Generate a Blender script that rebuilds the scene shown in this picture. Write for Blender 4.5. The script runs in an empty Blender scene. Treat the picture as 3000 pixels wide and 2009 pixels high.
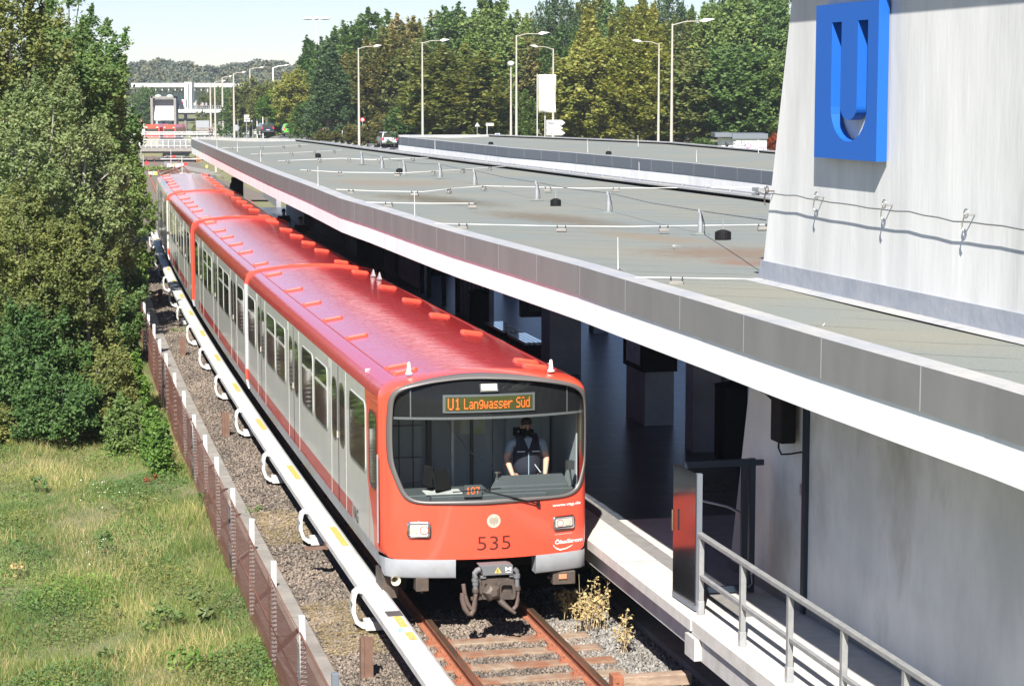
import bpy, bmesh, math, random
import numpy as np
from mathutils import Vector, Matrix
random.seed(7); RNG = np.random.default_rng(7)
R = math.radians
scene = bpy.context.scene
COL = scene.collection

# ------------------------------------------------------------------ camera, light, exposure
FPX, PITCH, CZ = 6180.0, 0.1175, 7.1464          # focal length in photo pixels (3000 wide), tilt down, eye height
cam_d = bpy.data.cameras.new('camera'); cam = bpy.data.objects.new('camera', cam_d); COL.objects.link(cam)
cam_d.sensor_width = 36.0; cam_d.lens = FPX/3000*36.0; cam_d.clip_start = 0.5; cam_d.clip_end = 4000
cam.location = (0, 0, CZ); cam.rotation_euler = (math.pi/2-PITCH, 0, 0); scene.camera = cam
SUN_EL, SUN_HEAD = R(43), R(8.5)                 # light travels towards heading SUN_HEAD (right of +Y)
world = bpy.data.worlds.new('World'); scene.world = world; world.use_nodes = True
wn = world.node_tree.nodes; wl = world.node_tree.links
bg = wn['Background']; sky = wn.new('ShaderNodeTexSky'); sky.sky_type = 'NISHITA'; sky.sun_disc = False
sky.sun_elevation = SUN_EL; sky.sun_rotation = math.pi+SUN_HEAD; sky.air_density = 1.0; sky.dust_density = 0.1; sky.ozone_density = 2.5
tint = wn.new('ShaderNodeMix'); tint.data_type = 'RGBA'; tint.blend_type = 'MULTIPLY'; tint.inputs[0].default_value = 1; tint.inputs[7].default_value = (.69, .705, .86, 1)
wl.new(sky.outputs[0], tint.inputs[6]); wl.new(tint.outputs[2], bg.inputs[0]); bg.inputs[1].default_value = 0.070
sun_d = bpy.data.lights.new('sun', 'SUN'); sun_d.energy = 5.0; sun_d.angle = R(0.53); sun_d.color = (1.0, 0.955, 0.88)
sun = bpy.data.objects.new('sun', sun_d); COL.objects.link(sun)
sdir = Vector((math.sin(SUN_HEAD)*math.cos(SUN_EL), math.cos(SUN_HEAD)*math.cos(SUN_EL), -math.sin(SUN_EL)))
sun.rotation_euler = sdir.to_track_quat('-Z', 'Y').to_euler(); sun.location = (-10, -40, 60)
vs = scene.view_settings; vs.view_transform = 'Standard'; vs.look = 'None'; vs.exposure = 1.2; vs.gamma = 1
scene.render.engine = 'CYCLES'; scene.cycles.caustics_reflective = False; scene.cycles.caustics_refractive = False
scene.cycles.max_bounces = 7; scene.cycles.transparent_max_bounces = 12

# ------------------------------------------------------------------ survey helpers
_cp, _sp = math.cos(PITCH), math.sin(PITCH)
def ray(x, y):
    a = (x-1500)/FPX; b = -(y-1004.5)/FPX
    return (a, _cp+b*_sp, -_sp+b*_cp)
def at(x, y, z=0.0):                              # where the sight line of a photo pixel meets height z
    d = ray(x, y); t = (z-CZ)/d[2]; return Vector((d[0]*t, d[1]*t, z))
def atY(x, y, Y):                                 # ... or the distance Y
    d = ray(x, y); t = Y/d[1]; return Vector((d[0]*t, Y, CZ+d[2]*t))
_S = np.arange(-60, 700.01, .5); _P = np.zeros((len(_S), 2)); _i0 = 120
X0, Y0 = -1.7388+1.45*.9745, 27.7496+1.45*.2245
_P[_i0] = (X0, Y0)
def hd(s): return R(13.1-.0345*min(max(s, 0), 90))
for _i in range(_i0+1, len(_S)):
    _h = hd((_S[_i]+_S[_i-1])/2); _P[_i] = _P[_i-1]+.5*np.array([-math.sin(_h), math.cos(_h)])
for _i in range(_i0-1, -1, -1):
    _h = hd(-1); _P[_i] = _P[_i+1]-.5*np.array([-math.sin(_h), math.cos(_h)])
def T(s, l, z=0.0):                               # track frame: s along the rails (away), l to the right, z up
    x = np.interp(s, _S, _P[:, 0]); y = np.interp(s, _S, _P[:, 1]); h = hd(s)
    return Vector((x+l*math.cos(h), y+l*math.sin(h), z))
def inv(X, Y):
    s = (Y-Y0)/.97
    for _ in range(12):
        h = hd(s); q = T(s, 0); s += (X-q[0])*-math.sin(h)+(Y-q[1])*math.cos(h)
    h = hd(s); q = T(s, 0); return s, (X-q[0])*math.cos(h)+(Y-q[1])*math.sin(h)
_TX = np.interp; 
def latv(X, Y):                                   # vectorised lateral distance from the track centre
    s = (Y-Y0)/.975
    for _ in range(6):
        h = np.radians(13.1-.0345*np.clip(s, 0, 90)); x = np.interp(s, _S, _P[:, 0]); y = np.interp(s, _S, _P[:, 1])
        s = s+(X-x)*-np.sin(h)+(Y-y)*np.cos(h)
    h = np.radians(13.1-.0345*np.clip(s, 0, 90)); x = np.interp(s, _S, _P[:, 0]); y = np.interp(s, _S, _P[:, 1])
    return s, (X-x)*np.cos(h)+(Y-y)*np.sin(h)
def bulge(l): 
    a = abs(l); v = -.30*(1-(l/1.4)**2)
    if a > 1.28: v += .12*((a-1.28)/.12)**2
    return v
def front(x, y):                                  # pixel on the train's front -> (l, z)
    s0 = -.2
    h = hd(0); n = (-math.sin(h), math.cos(h)); d = ray(x, y); l = z = 0
    for _ in range(5):
        q = T(s0, 0); t = (n[0]*q[0]+n[1]*q[1])/(n[0]*d[0]+n[1]*d[1]); Q = (d[0]*t, d[1]*t)
        l = (Q[0]-q[0])*math.cos(h)+(Q[1]-q[1])*math.sin(h); z = CZ+d[2]*t; s0 = bulge(max(-1.35, min(1.35, l)))
    return l, z
def PA(x, y): return front(1050+x/1.96, 1050+y/1.96)

# ------------------------------------------------------------------ materials
MATS = {}
def nodes(name):
    m = bpy.data.materials.new(name); m.use_nodes = True; MATS[name] = m
    nt = m.node_tree; return m, nt, nt.nodes, nt.links, nt.nodes['Principled BSDF']
def mat(name, col, rough=.6, metal=0.0, col2=None, scale=4.0, stretch=(1, 1, 1), fac=(.35, .65), bump=0.0, bscale=None, coat=0.0, spec=.5, col3=None, scale3=1.0, fac3=(.55, .7), emit=None, detail=6, bdist=.02):
    if name in MATS: return MATS[name]
    m, nt, N, L, b = nodes(name)
    b.inputs['Base Color'].default_value = (*col, 1); b.inputs['Roughness'].default_value = rough; b.inputs['Metallic'].default_value = metal
    b.inputs['Specular IOR Level'].default_value = spec
    if coat: b.inputs['Coat Weight'].default_value = coat; b.inputs['Coat Roughness'].default_value = .04
    if emit: b.inputs['Emission Color'].default_value = (*emit[:3], 1); b.inputs['Emission Strength'].default_value = emit[3]
    if col2 or bump or col3:
        tc = N.new('ShaderNodeTexCoord'); mp = N.new('ShaderNodeMapping'); mp.inputs['Scale'].default_value = stretch
        L.new(tc.outputs['Object'], mp.inputs[0])
        last = None
        def layer(c, sc, fc, base):
            nz = N.new('ShaderNodeTexNoise'); nz.inputs['Scale'].default_value = sc; nz.inputs['Detail'].default_value = detail; nz.inputs['Roughness'].default_value = .62
            L.new(mp.outputs[0], nz.inputs[0]); mr = N.new('ShaderNodeMapRange'); mr.inputs[1].default_value = fc[0]; mr.inputs[2].default_value = fc[1]
            L.new(nz.outputs[0], mr.inputs[0]); mx = N.new('ShaderNodeMix'); mx.data_type = 'RGBA'
            L.new(mr.outputs[0], mx.inputs[0])
            if base is None: mx.inputs[6].default_value = (*col, 1)
            else: L.new(base, mx.inputs[6])
            mx.inputs[7].default_value = (*c, 1); return mx.outputs[2]
        if col2: last = layer(col2, scale, fac, None)
        if col3: last = layer(col3, scale3, fac3, last)
        if last: L.new(last, b.inputs['Base Color'])
        if bump:
            nz = N.new('ShaderNodeTexNoise'); nz.inputs['Scale'].default_value = bscale or scale*3; nz.inputs['Detail'].default_value = 5
            L.new(mp.outputs[0], nz.inputs[0]); bp = N.new('ShaderNodeBump'); bp.inputs['Strength'].default_value = bump; bp.inputs['Distance'].default_value = bdist
            L.new(nz.outputs[0], bp.inputs['Height']); L.new(bp.outputs[0], b.inputs['Normal'])
    return m
def leafmat(name, cols, transl=.42, rough=.6, LB=2.0):
    m, nt, N, L, b = nodes(name)
    at_ = N.new('ShaderNodeAttribute'); at_.attribute_name = 'rnd'
    tc = N.new('ShaderNodeTexCoord'); nz = N.new('ShaderNodeTexNoise'); nz.inputs['Scale'].default_value = .55; nz.inputs['Detail'].default_value = 3
    L.new(tc.outputs['Object'], nz.inputs[0])
    ad = N.new('ShaderNodeMath'); ad.operation = 'MULTIPLY_ADD'; L.new(nz.outputs[0], ad.inputs[0]); ad.inputs[1].default_value = 1.5; ad.inputs[2].default_value = -.55
    mx = N.new('ShaderNodeMix'); mx.inputs[0].default_value = .55; L.new(at_.outputs['Fac'], mx.inputs[2]); L.new(ad.outputs[0], mx.inputs[3])
    cr = N.new('ShaderNodeValToRGB'); el = cr.color_ramp.elements
    while len(el) < len(cols): el.new(.5)
    for i, c in enumerate(cols): el[i].position = .12+.76*i/(len(cols)-1); el[i].color = (*[min(1, x*LB) for x in c], 1)
    L.new(mx.outputs[0], cr.inputs[0])
    L.new(cr.outputs[0], b.inputs['Base Color']); b.inputs['Roughness'].default_value = rough; b.inputs['Specular IOR Level'].default_value = .35
    tr = N.new('ShaderNodeBsdfTranslucent'); hs = N.new('ShaderNodeHueSaturation'); hs.inputs['Value'].default_value = 1.5; hs.inputs['Saturation'].default_value = 1.15
    L.new(cr.outputs[0], hs.inputs['Color']); L.new(hs.outputs[0], tr.inputs[0])
    ms = N.new('ShaderNodeMixShader'); ms.inputs[0].default_value = transl
    L.new(b.outputs[0], ms.inputs[1]); L.new(tr.outputs[0], ms.inputs[2]); L.new(ms.outputs[0], N['Material Output'].inputs[0])
    return m
def glassmat(name, tint, rough=.02, through=.85, ior=1.5, refl=1.0):
    m, nt, N, L, b = nodes(name); N.remove(b)
    tr = N.new('ShaderNodeBsdfTransparent'); tr.inputs[0].default_value = (*[c*through for c in tint], 1)
    gl = N.new('ShaderNodeBsdfGlossy'); gl.inputs['Roughness'].default_value = rough; gl.inputs[0].default_value = (refl, refl, refl, 1)
    fr = N.new('ShaderNodeFresnel'); fr.inputs[0].default_value = ior
    ms = N.new('ShaderNodeMixShader'); L.new(fr.outputs[0], ms.inputs[0]); L.new(tr.outputs[0], ms.inputs[1]); L.new(gl.outputs[0], ms.inputs[2])
    L.new(ms.outputs[0], N['Material Output'].inputs[0]); return m

# ------------------------------------------------------------------ mesh building
def origin(o):
    v = Vector((0, 0, 0))
    while o is not None: v = v+Vector(o.location); o = o.parent
    return v
def mkmesh(name, V, F, mats, mi=None, smooth=False, attrs=None):
    me = bpy.data.meshes.new(name); V = np.asarray(V, dtype=np.float32)
    F = np.asarray(F) if not isinstance(F, list) else F
    if isinstance(F, np.ndarray):
        k = F.shape[1]; me.vertices.add(len(V)); me.vertices.foreach_set('co', V.ravel())
        me.loops.add(F.size); me.loops.foreach_set('vertex_index', F.astype(np.int32).ravel())
        me.polygons.add(len(F)); me.polygons.foreach_set('loop_start', np.arange(0, F.size, k, dtype=np.int32))
        try: me.polygons.foreach_set('loop_total', np.full(len(F), k, dtype=np.int32))
        except Exception: pass
    else: me.from_pydata([tuple(v) for v in V], [], F)
    for m in (mats if isinstance(mats, (list, tuple)) else [mats]): me.materials.append(m)
    n = len(me.polygons)
    if mi is not None: me.polygons.foreach_set('material_index', np.asarray(mi, dtype=np.int32))
    if smooth is True: me.polygons.foreach_set('use_smooth', np.ones(n, dtype=bool))
    elif smooth is not False: me.polygons.foreach_set('use_smooth', np.asarray(smooth, dtype=bool))
    if attrs is not None:
        for k_, v_ in attrs.items():
            a = me.attributes.new(k_, 'FLOAT', 'FACE'); a.data.foreach_set('value', np.asarray(v_, dtype=np.float32))
    me.update(calc_edges=True); me.validate(); return me
def link(name, me, parent=None):
    o = bpy.data.objects.new(name, me); COL.objects.link(o)
    if parent is not None: o.parent = parent
    return o
def tag(o, label=None, cat=None, group=None, kind=None):
    if label: o['label'] = label
    if cat: o['category'] = cat
    if group: o['group'] = group
    if kind: o['kind'] = kind
    return o
def thing(name, label, cat, loc=(0, 0, 0), group=None, rz=0.0):
    o = bpy.data.objects.new(name, None); COL.objects.link(o); o.location = loc; o.rotation_euler = (0, 0, rz); o.empty_display_size = .2
    return tag(o, label, cat, group)
class MB:
    def __init__(s): s.v = []; s.f = []; s.m = []; s.s = []
    def add(s, V, F, mi=0, sm=False):
        n = len(s.v); s.v += [tuple(v) for v in V]
        for f in F: s.f.append([i+n for i in f]); s.m.append(mi); s.s.append(sm)
        return s
    def box(s, c, d, rz=0.0, mi=0, rx=0.0, ry=0.0, M=None):
        x, y, z = d[0]/2, d[1]/2, d[2]/2
        Mx = M or (Matrix.Rotation(rz, 3, 'Z') @ Matrix.Rotation(ry, 3, 'Y') @ Matrix.Rotation(rx, 3, 'X'))
        c = Vector(c); V = [c+Mx @ Vector(p) for p in ((-x,-y,-z),(x,-y,-z),(x,y,-z),(-x,y,-z),(-x,-y,z),(x,-y,z),(x,y,z),(-x,y,z))]
        return s.add(V, [(0,3,2,1),(4,5,6,7),(0,1,5,4),(1,2,6,5),(2,3,7,6),(3,0,4,7)], mi)
    def hexa(s, V, mi=0):   # 8 corners: bottom loop then top loop
        return s.add(V, [(0,3,2,1),(4,5,6,7),(0,1,5,4),(1,2,6,5),(2,3,7,6),(3,0,4,7)], mi)
    def tube(s, pts, r, n=8, mi=0, cap=True, sm=True):
        pts = [Vector(p) for p in pts]; rs = r if isinstance(r, (list, tuple)) else [r]*len(pts)
        V = []; F = []; up = None
        for i, p in enumerate(pts):
            t = (pts[min(i+1, len(pts)-1)]-pts[max(i-1, 0)]).normalized()
            a = t.cross(Vector((0, 0, 1)))
            if a.length < .05: a = t.cross(Vector((0, 1, 0)))
            a.normalize()
            if up is not None and a.dot(up) < 0: a = -a
            up = a; b = t.cross(a)
            for k in range(n):
                an = 2*math.pi*k/n; V.append(p+(a*math.cos(an)+b*math.sin(an))*rs[i])
        for i in range(len(pts)-1):
            for k in range(n):
                q = (k+1) % n; F.append((i*n+k, i*n+q, (i+1)*n+q, (i+1)*n+k))
        s.add(V, F, mi, sm)
        if cap: s.add(V[:n], [tuple(range(n))[::-1]], mi); s.add(V[-n:], [tuple(range(n))], mi)
        return s
    def cyl(s, c, r, h, n=16, mi=0, r2=None, sm=True): return s.tube([c, Vector(c)+Vector((0, 0, h))], [r, r if r2 is None else r2], n, mi, True, sm)
    def prism(s, poly, fn0, fn1, mi=0, cap=True, sm=False):   # poly of 2-D points mapped by two functions to front and back faces
        n = len(poly); A = [fn0(*p) for p in poly]; B = [fn1(*p) for p in poly]
        F = [(i, (i+1) % n, n+(i+1) % n, n+i) for i in range(n)]
        s.add(A+B, F, mi, sm)
        if cap: s.add(A, [tuple(range(n))[::-1]], mi); s.add(B, [tuple(range(n))], mi)
        return s
    def sphere(s, c, r, n=12, m=8, mi=0, sc=(1, 1, 1)):
        V = [Vector(c)+Vector((0, 0, r*sc[2]))]; c = Vector(c)
        for i in range(1, m):
            for k in range(n):
                th = math.pi*i/m; ph = 2*math.pi*k/n
                V.append(c+Vector((r*sc[0]*math.sin(th)*math.cos(ph), r*sc[1]*math.sin(th)*math.sin(ph), r*sc[2]*math.cos(th))))
        V.append(c-Vector((0, 0, r*sc[2]))); F = []
        for k in range(n): F.append((0, 1+k, 1+(k+1) % n)); F.append((len(V)-1, 1+(m-2)*n+(k+1) % n, 1+(m-2)*n+k))
        for i in range(m-2):
            for k in range(n): F.append((1+i*n+k, 1+(i+1)*n+k, 1+(i+1)*n+(k+1) % n, 1+i*n+(k+1) % n))
        return s.add(V, F, mi, True)
    def build(s, name, mats, parent=None, kind=None, bevel=0):
        og = origin(parent); V = np.array([tuple(v) for v in s.v], dtype=np.float32)-np.array(og, dtype=np.float32)
        me = mkmesh(name, V, s.f, mats, s.m, s.s)
        o = link(name, me, parent)
        if bevel:
            bv = o.modifiers.new('b', 'BEVEL'); bv.width = bevel; bv.segments = 2; bv.limit_method = 'ANGLE'
        if kind: o['kind'] = kind
        return o
def copy_tree(o, parent=None):
    c = o.copy(); COL.objects.link(c); c.parent = parent
    for ch in list(o.children): copy_tree(ch, c)
    return c
def rrect(x0, z0, x1, z1, r, n=4):
    P = []
    for cx, cz, a0 in ((x1-r, z1-r, 0), (x0+r, z1-r, 90), (x0+r, z0+r, 180), (x1-r, z0+r, 270)):
        for k in range(n+1):
            a = R(a0+90*k/n); P.append((cx+r*math.cos(a), cz+r*math.sin(a)))
    return P
def text_geo(body, size, xscale=1.0, bold=0.0, align='LEFT'):
    cu = bpy.data.curves.new('t', 'FONT'); cu.body = body; cu.size = size; cu.offset = bold; cu.align_x = align; cu.resolution_u = 3
    o = bpy.data.objects.new('t', cu); COL.objects.link(o); dg = bpy.context.evaluated_depsgraph_get(); dg.update()
    me = o.evaluated_get(dg).to_mesh(); V = [(v.co.x*xscale, v.co.y) for v in me.vertices]; F = [tuple(p.vertices) for p in me.polygons]
    o.evaluated_get(dg).to_mesh_clear(); bpy.data.objects.remove(o); bpy.data.curves.remove(cu); return V, F
def fit_text(body, u0, u1, v0, v1, bold=0.0, slant=0.0):   # text squeezed into a box
    V, F = text_geo(body, 1.0, bold=bold); xs = [v[0] for v in V]; ys = [v[1] for v in V]
    a, b, c, d = min(xs), max(xs), min(ys), max(ys)
    return [(u0+(x-a)/(b-a)*(u1-u0)+slant*(y-c)/(d-c)*(v1-v0), v0+(y-c)/(d-c)*(v1-v0)) for x, y in V], F
def sweep(mb, prof, s0, s1, ds, mi=0, close=True, caps=True, sm=False, lfun=None):
    n = max(1, int(math.ceil(abs(s1-s0)/ds))); k = len(prof); V = []
    for i in range(n+1):
        s = s0+(s1-s0)*i/n
        for (l, z) in prof: V.append(T(s, l+(lfun(s) if lfun else 0), z))
    F = []
    for i in range(n):
        for j in range(k if close else k-1):
            q = (j+1) % k; F.append((i*k+j, i*k+q, (i+1)*k+q, (i+1)*k+j))
    mb.add(V, F, mi, sm)
    if close and caps: mb.add(V[:k], [tuple(range(k))], mi); mb.add(V[-k:], [tuple(range(k))[::-1]], mi)
    return mb

# ------------------------------------------------------------------ material library
M = {}
M['ballast'] = mat('ballast', (.11, .095, .08), .95, col2=(.17, .145, .12), scale=14, bump=.9, bscale=26, bdist=.05, col3=(.25, .15, .09), scale3=1.3, fac3=(.5, .72))
M['stone'] = leafmat('gravel_stone', [(.045, .038, .033), (.10, .082, .066), (.15, .12, .095), (.25, .215, .18)], transl=0.0, rough=.9, LB=1.75)
M['concrete'] = mat('concrete', (.27, .25, .225), .85, col2=(.20, .185, .165), scale=2.2, bump=.25, bscale=30, col3=(.13, .12, .10), scale3=.9, fac3=(.55, .8))
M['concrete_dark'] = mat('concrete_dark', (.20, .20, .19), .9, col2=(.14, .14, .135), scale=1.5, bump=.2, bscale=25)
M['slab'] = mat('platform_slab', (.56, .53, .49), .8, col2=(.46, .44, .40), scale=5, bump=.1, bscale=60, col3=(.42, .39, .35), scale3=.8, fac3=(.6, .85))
M['edge'] = mat('platform_edge', (.50, .485, .46), .8, col2=(.38, .365, .34), scale=3, bump=.15, bscale=40)
M['rust'] = mat('rust', (.34, .125, .065), .85, col2=(.24, .085, .045), scale=9, bump=.2, bscale=60)
M['railtop'] = mat('rail_top', (.10, .075, .055), .35, metal=.6, col2=(.22, .13, .08), scale=3, stretch=(1, .1, 1))
M['sleeper'] = mat('sleeper', (.29, .23, .17), .95, col2=(.20, .14, .095), scale=6, bump=.3, bscale=40, col3=(.20, .085, .045), scale3=1.3, fac3=(.42, .60))
M['white'] = mat('white_paint', (.60, .60, .59), .5, col2=(.46, .455, .43), scale=3)
M['whitewall'] = mat('white_fascia', (.88, .88, .87), .7, col2=(.76, .765, .77), scale=2.0, stretch=(1, 1, .3))
M['yellow'] = mat('yellow_label', (.60, .48, .10), .6, col2=(.33, .28, .10), scale=30, stretch=(1, .3, 1))
M['red'] = mat('red_paint', (.74, .075, .038), .32, col2=(.70, .08, .045), scale=1.5, coat=.6, bump=.03, bscale=2)
M['reddark'] = mat('red_stripe', (.42, .035, .03), .42, col2=(.34, .05, .04), scale=7, stretch=(1, 1, .35), coat=.3)
M['silver'] = mat('silver_beige', (.56, .56, .50), .38, metal=.15, col2=(.50, .50, .45), scale=5, stretch=(1, 1, .12), coat=.35, col3=(.66, .66, .62), scale3=14, fac3=(.62, .8))
M['skirt'] = mat('grey_skirt', (.30, .31, .32), .5, col2=(.22, .225, .23), scale=4, stretch=(1, 1, .5), coat=.15)
M['skirtfront'] = mat('grey_bumper', (.34, .355, .375), .45, col2=(.29, .30, .315), scale=4, col3=(.28, .22, .16), scale3=3, fac3=(.62, .85))
M['rubber'] = mat('rubber', (.045, .042, .04), .5)
M['gasket'] = mat('window_gasket', (.13, .12, .115), .4, metal=.2)
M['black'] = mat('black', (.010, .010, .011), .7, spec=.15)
M['darkgrey'] = mat('dark_grey', (.05, .052, .055), .55)
M['midgrey'] = mat('mid_grey', (.12, .125, .13), .6)
M['chrome'] = mat('chrome', (.72, .72, .74), .12, metal=1)
M['coupler'] = mat('coupler_iron', (.075, .062, .055), .55, metal=.3, col2=(.12, .09, .07), scale=9, bump=.2, bscale=30)
M['hose'] = mat('hose', (.075, .052, .045), .75, col2=(.12, .085, .07), scale=6)
M['lampwarm'] = mat('lamp_warm', (.9, .8, .6), .3, emit=(1, .6, .25, .35))
M['lens'] = mat('lens', (.62, .58, .48), .15, metal=.3, coat=.5)
M['cream'] = mat('cream', (.62, .58, .46), .5)
M['led'] = mat('led_orange', (.75, .13, .02), .6, emit=(1, .16, .02, .40))
M['ledboard'] = mat('led_board', (.075, .08, .022), .6, col2=(.05, .055, .018), scale=220, spec=.1)
M['textdark'] = mat('text_dark', (.06, .012, .01), .5)
M['textwhite'] = mat('text_white', (.85, .85, .83), .5)
M['green'] = mat('swoosh_green', (.45, .75, .55), .5)
M['cabgrey'] = mat('cab_wall', (.40, .44, .46), .6)
M['cabdark'] = mat('cab_console', (.07, .08, .085), .55)
M['paper'] = mat('paper', (.65, .70, .70), .8, col2=(.55, .58, .25), scale=6)
M['zinc'] = mat('grey_fascia', (.165, .167, .165), .6, metal=0.0, col2=(.20, .20, .197), scale=1.3, stretch=(1, 1, .35), bump=.04, bscale=12)
M['zincb'] = mat('blue_grey_fascia', (.13, .145, .165), .55, metal=.0, col2=(.13, .15, .175), scale=1.6, stretch=(1, 1, .35))
M['seam'] = mat('seam', (.42, .42, .42), .5)
M['cap'] = mat('light_cap', (.30, .31, .335), .6, col2=(.40, .385, .35), scale=.8, col3=(.25, .26, .28), scale3=6, fac3=(.5, .75))
M['flash'] = mat('grey_flashing', (.24, .26, .30), .6, col2=(.30, .315, .35), scale=2.5, bump=.4, bscale=8)
M['tower'] = mat('tower_render', (.68, .68, .665), .85, col2=(.50, .505, .50), scale=1.5, stretch=(1, 1, .16), fac=(.36, .70), bump=.15, bscale=18, col3=(.40, .41, .395), scale3=.9, fac3=(.56, .84))
M['wallgrey'] = mat('wall_concrete', (.74, .735, .70), .85, col2=(.56, .56, .54), scale=.9, stretch=(1, 1, .5), bump=.12, bscale=14, col3=(.33, .31, .25), scale3=.7, fac3=(.56, .8))
M['blue'] = mat('sign_blue', (.010, .10, .42), .5, coat=0.0, spec=.3)
M['alu'] = mat('galvanised', (.42, .43, .44), .45, metal=.5, col2=(.34, .35, .36), scale=8)
M['railgrey'] = mat('railing_grey', (.20, .205, .21), .55, col2=(.27, .27, .26), scale=9)
M['gatedark'] = mat('gate_frame', (.022, .035, .055), .4, metal=.3)
M['steel'] = mat('polished_steel', (.14, .15, .17), .13, metal=.9)
M['stainless'] = mat('stainless', (.55, .54, .52), .3, metal=.9)
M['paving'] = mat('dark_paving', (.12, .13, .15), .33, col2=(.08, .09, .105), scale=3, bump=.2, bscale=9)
def _joints(m):
    N = m.node_tree.nodes; L = m.node_tree.links; b = N['Principled BSDF']; src = b.inputs['Base Color'].links[0].from_socket; tc = N.new('ShaderNodeTexCoord'); mp = N.new('ShaderNodeMapping'); mp.inputs['Rotation'].default_value = (0, 0, R(-13)); L.new(tc.outputs['Object'], mp.inputs[0])
    br = N.new('ShaderNodeTexBrick'); br.inputs['Scale'].default_value = 1.0; br.inputs['Brick Width'].default_value = .8; br.inputs['Row Height'].default_value = .4; br.inputs['Mortar Size'].default_value = .012; br.inputs['Color1'].default_value = (1, 1, 1, 1); br.inputs['Color2'].default_value = (.72, .74, .78, 1); br.inputs['Mortar'].default_value = (.15, .15, .15, 1); L.new(mp.outputs[0], br.inputs[0])
    mx = N.new('ShaderNodeMix'); mx.data_type = 'RGBA'; mx.blend_type = 'MULTIPLY'; mx.inputs[0].default_value = 1; L.new(src, mx.inputs[6]); L.new(br.outputs[0], mx.inputs[7]); L.new(mx.outputs[2], b.inputs['Base Color'])
_joints(M['paving'])
M['ceil'] = mat('ceiling', (.10, .10, .10), .8)
M['pillar'] = mat('pillar_concrete', (.30, .30, .31), .8, col2=(.24, .24, .25), scale=2)
M['lamp'] = mat('lamp_pole', (.36, .33, .28), .8, col2=(.42, .39, .34), scale=1)
M['lampwhite'] = mat('lamp_white', (.72, .72, .70), .5)
M['asphalt'] = mat('asphalt', (.10, .10, .105), .9, col2=(.13, .13, .13), scale=.6)
M['bark'] = mat('bark', (.10, .08, .06), .9, col2=(.16, .14, .12), scale=5, bump=.4)
M['birch'] = mat('birch_bark', (.46, .44, .40), .85, col2=(.22, .20, .18), scale=5)
M['brown'] = mat('brown_post', (.12, .065, .045), .85, col2=(.17, .10, .07), scale=8)
M['fence'] = mat('fence_wire', (.20, .072, .042), .85)
M['timber'] = mat('timber', (.36, .26, .19), .85, col2=(.20, .14, .10), scale=3, stretch=(1, 6, 6), bump=.3)
M['skin'] = mat('skin', (.62, .36, .26), .55)
M['navy'] = mat('navy_vest', (.018, .020, .035), .8)
M['shirt'] = mat('blue_shirt', (.30, .37, .46), .8)
M['hair'] = mat('hair', (.03, .02, .015), .7)
M['denim'] = mat('dark_trousers', (.03, .035, .05), .8)
M['glass'] = glassmat('windscreen_glass', (.93, .97, .96), .01, .92, 1.32, .6)
M['sideglass'] = mat('dark_window', (.035, .038, .032), .05, spec=.9, col2=(.06, .06, .045), scale=2.5, coat=.6)
M['gateglass'] = glassmat('gate_glass', (.75, .76, .80), .02, .8, 1.3, .6)
M['flagm'] = mat('flag', (.80, .76, .45), .8, col2=(.80, .80, .78), scale=.8, fac=(.4, .6))

def add_roofmat():
    # glossy red roof with the slow dents and cross ripples of sheet metal; the coat mirrors the sky
    m, nt, N, L, b = nodes('roof_red'); b.inputs['Base Color'].default_value = (.52, .035, .04, 1); b.inputs['Roughness'].default_value = .4
    b.inputs['Coat Weight'].default_value = 1; b.inputs['Coat Roughness'].default_value = .05; b.inputs['Coat IOR'].default_value = 2.3
    tc = N.new('ShaderNodeTexCoord'); mp = N.new('ShaderNodeMapping'); mp.inputs['Rotation'].default_value = (0, 0, R(13)); mp.inputs['Scale'].default_value = (.8, 5.0, 1)
    L.new(tc.outputs['Object'], mp.inputs[0]); nz = N.new('ShaderNodeTexNoise'); nz.inputs['Scale'].default_value = 2.2; nz.inputs['Detail'].default_value = 3
    L.new(mp.outputs[0], nz.inputs[0]); bp = N.new('ShaderNodeBump'); bp.inputs['Strength'].default_value = .22; bp.inputs['Distance'].default_value = .02
    L.new(nz.outputs[0], bp.inputs['Height']); L.new(bp.outputs[0], b.inputs['Coat Normal']); L.new(bp.outputs[0], b.inputs['Normal']); return m
M['roofred'] = add_roofmat()
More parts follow.
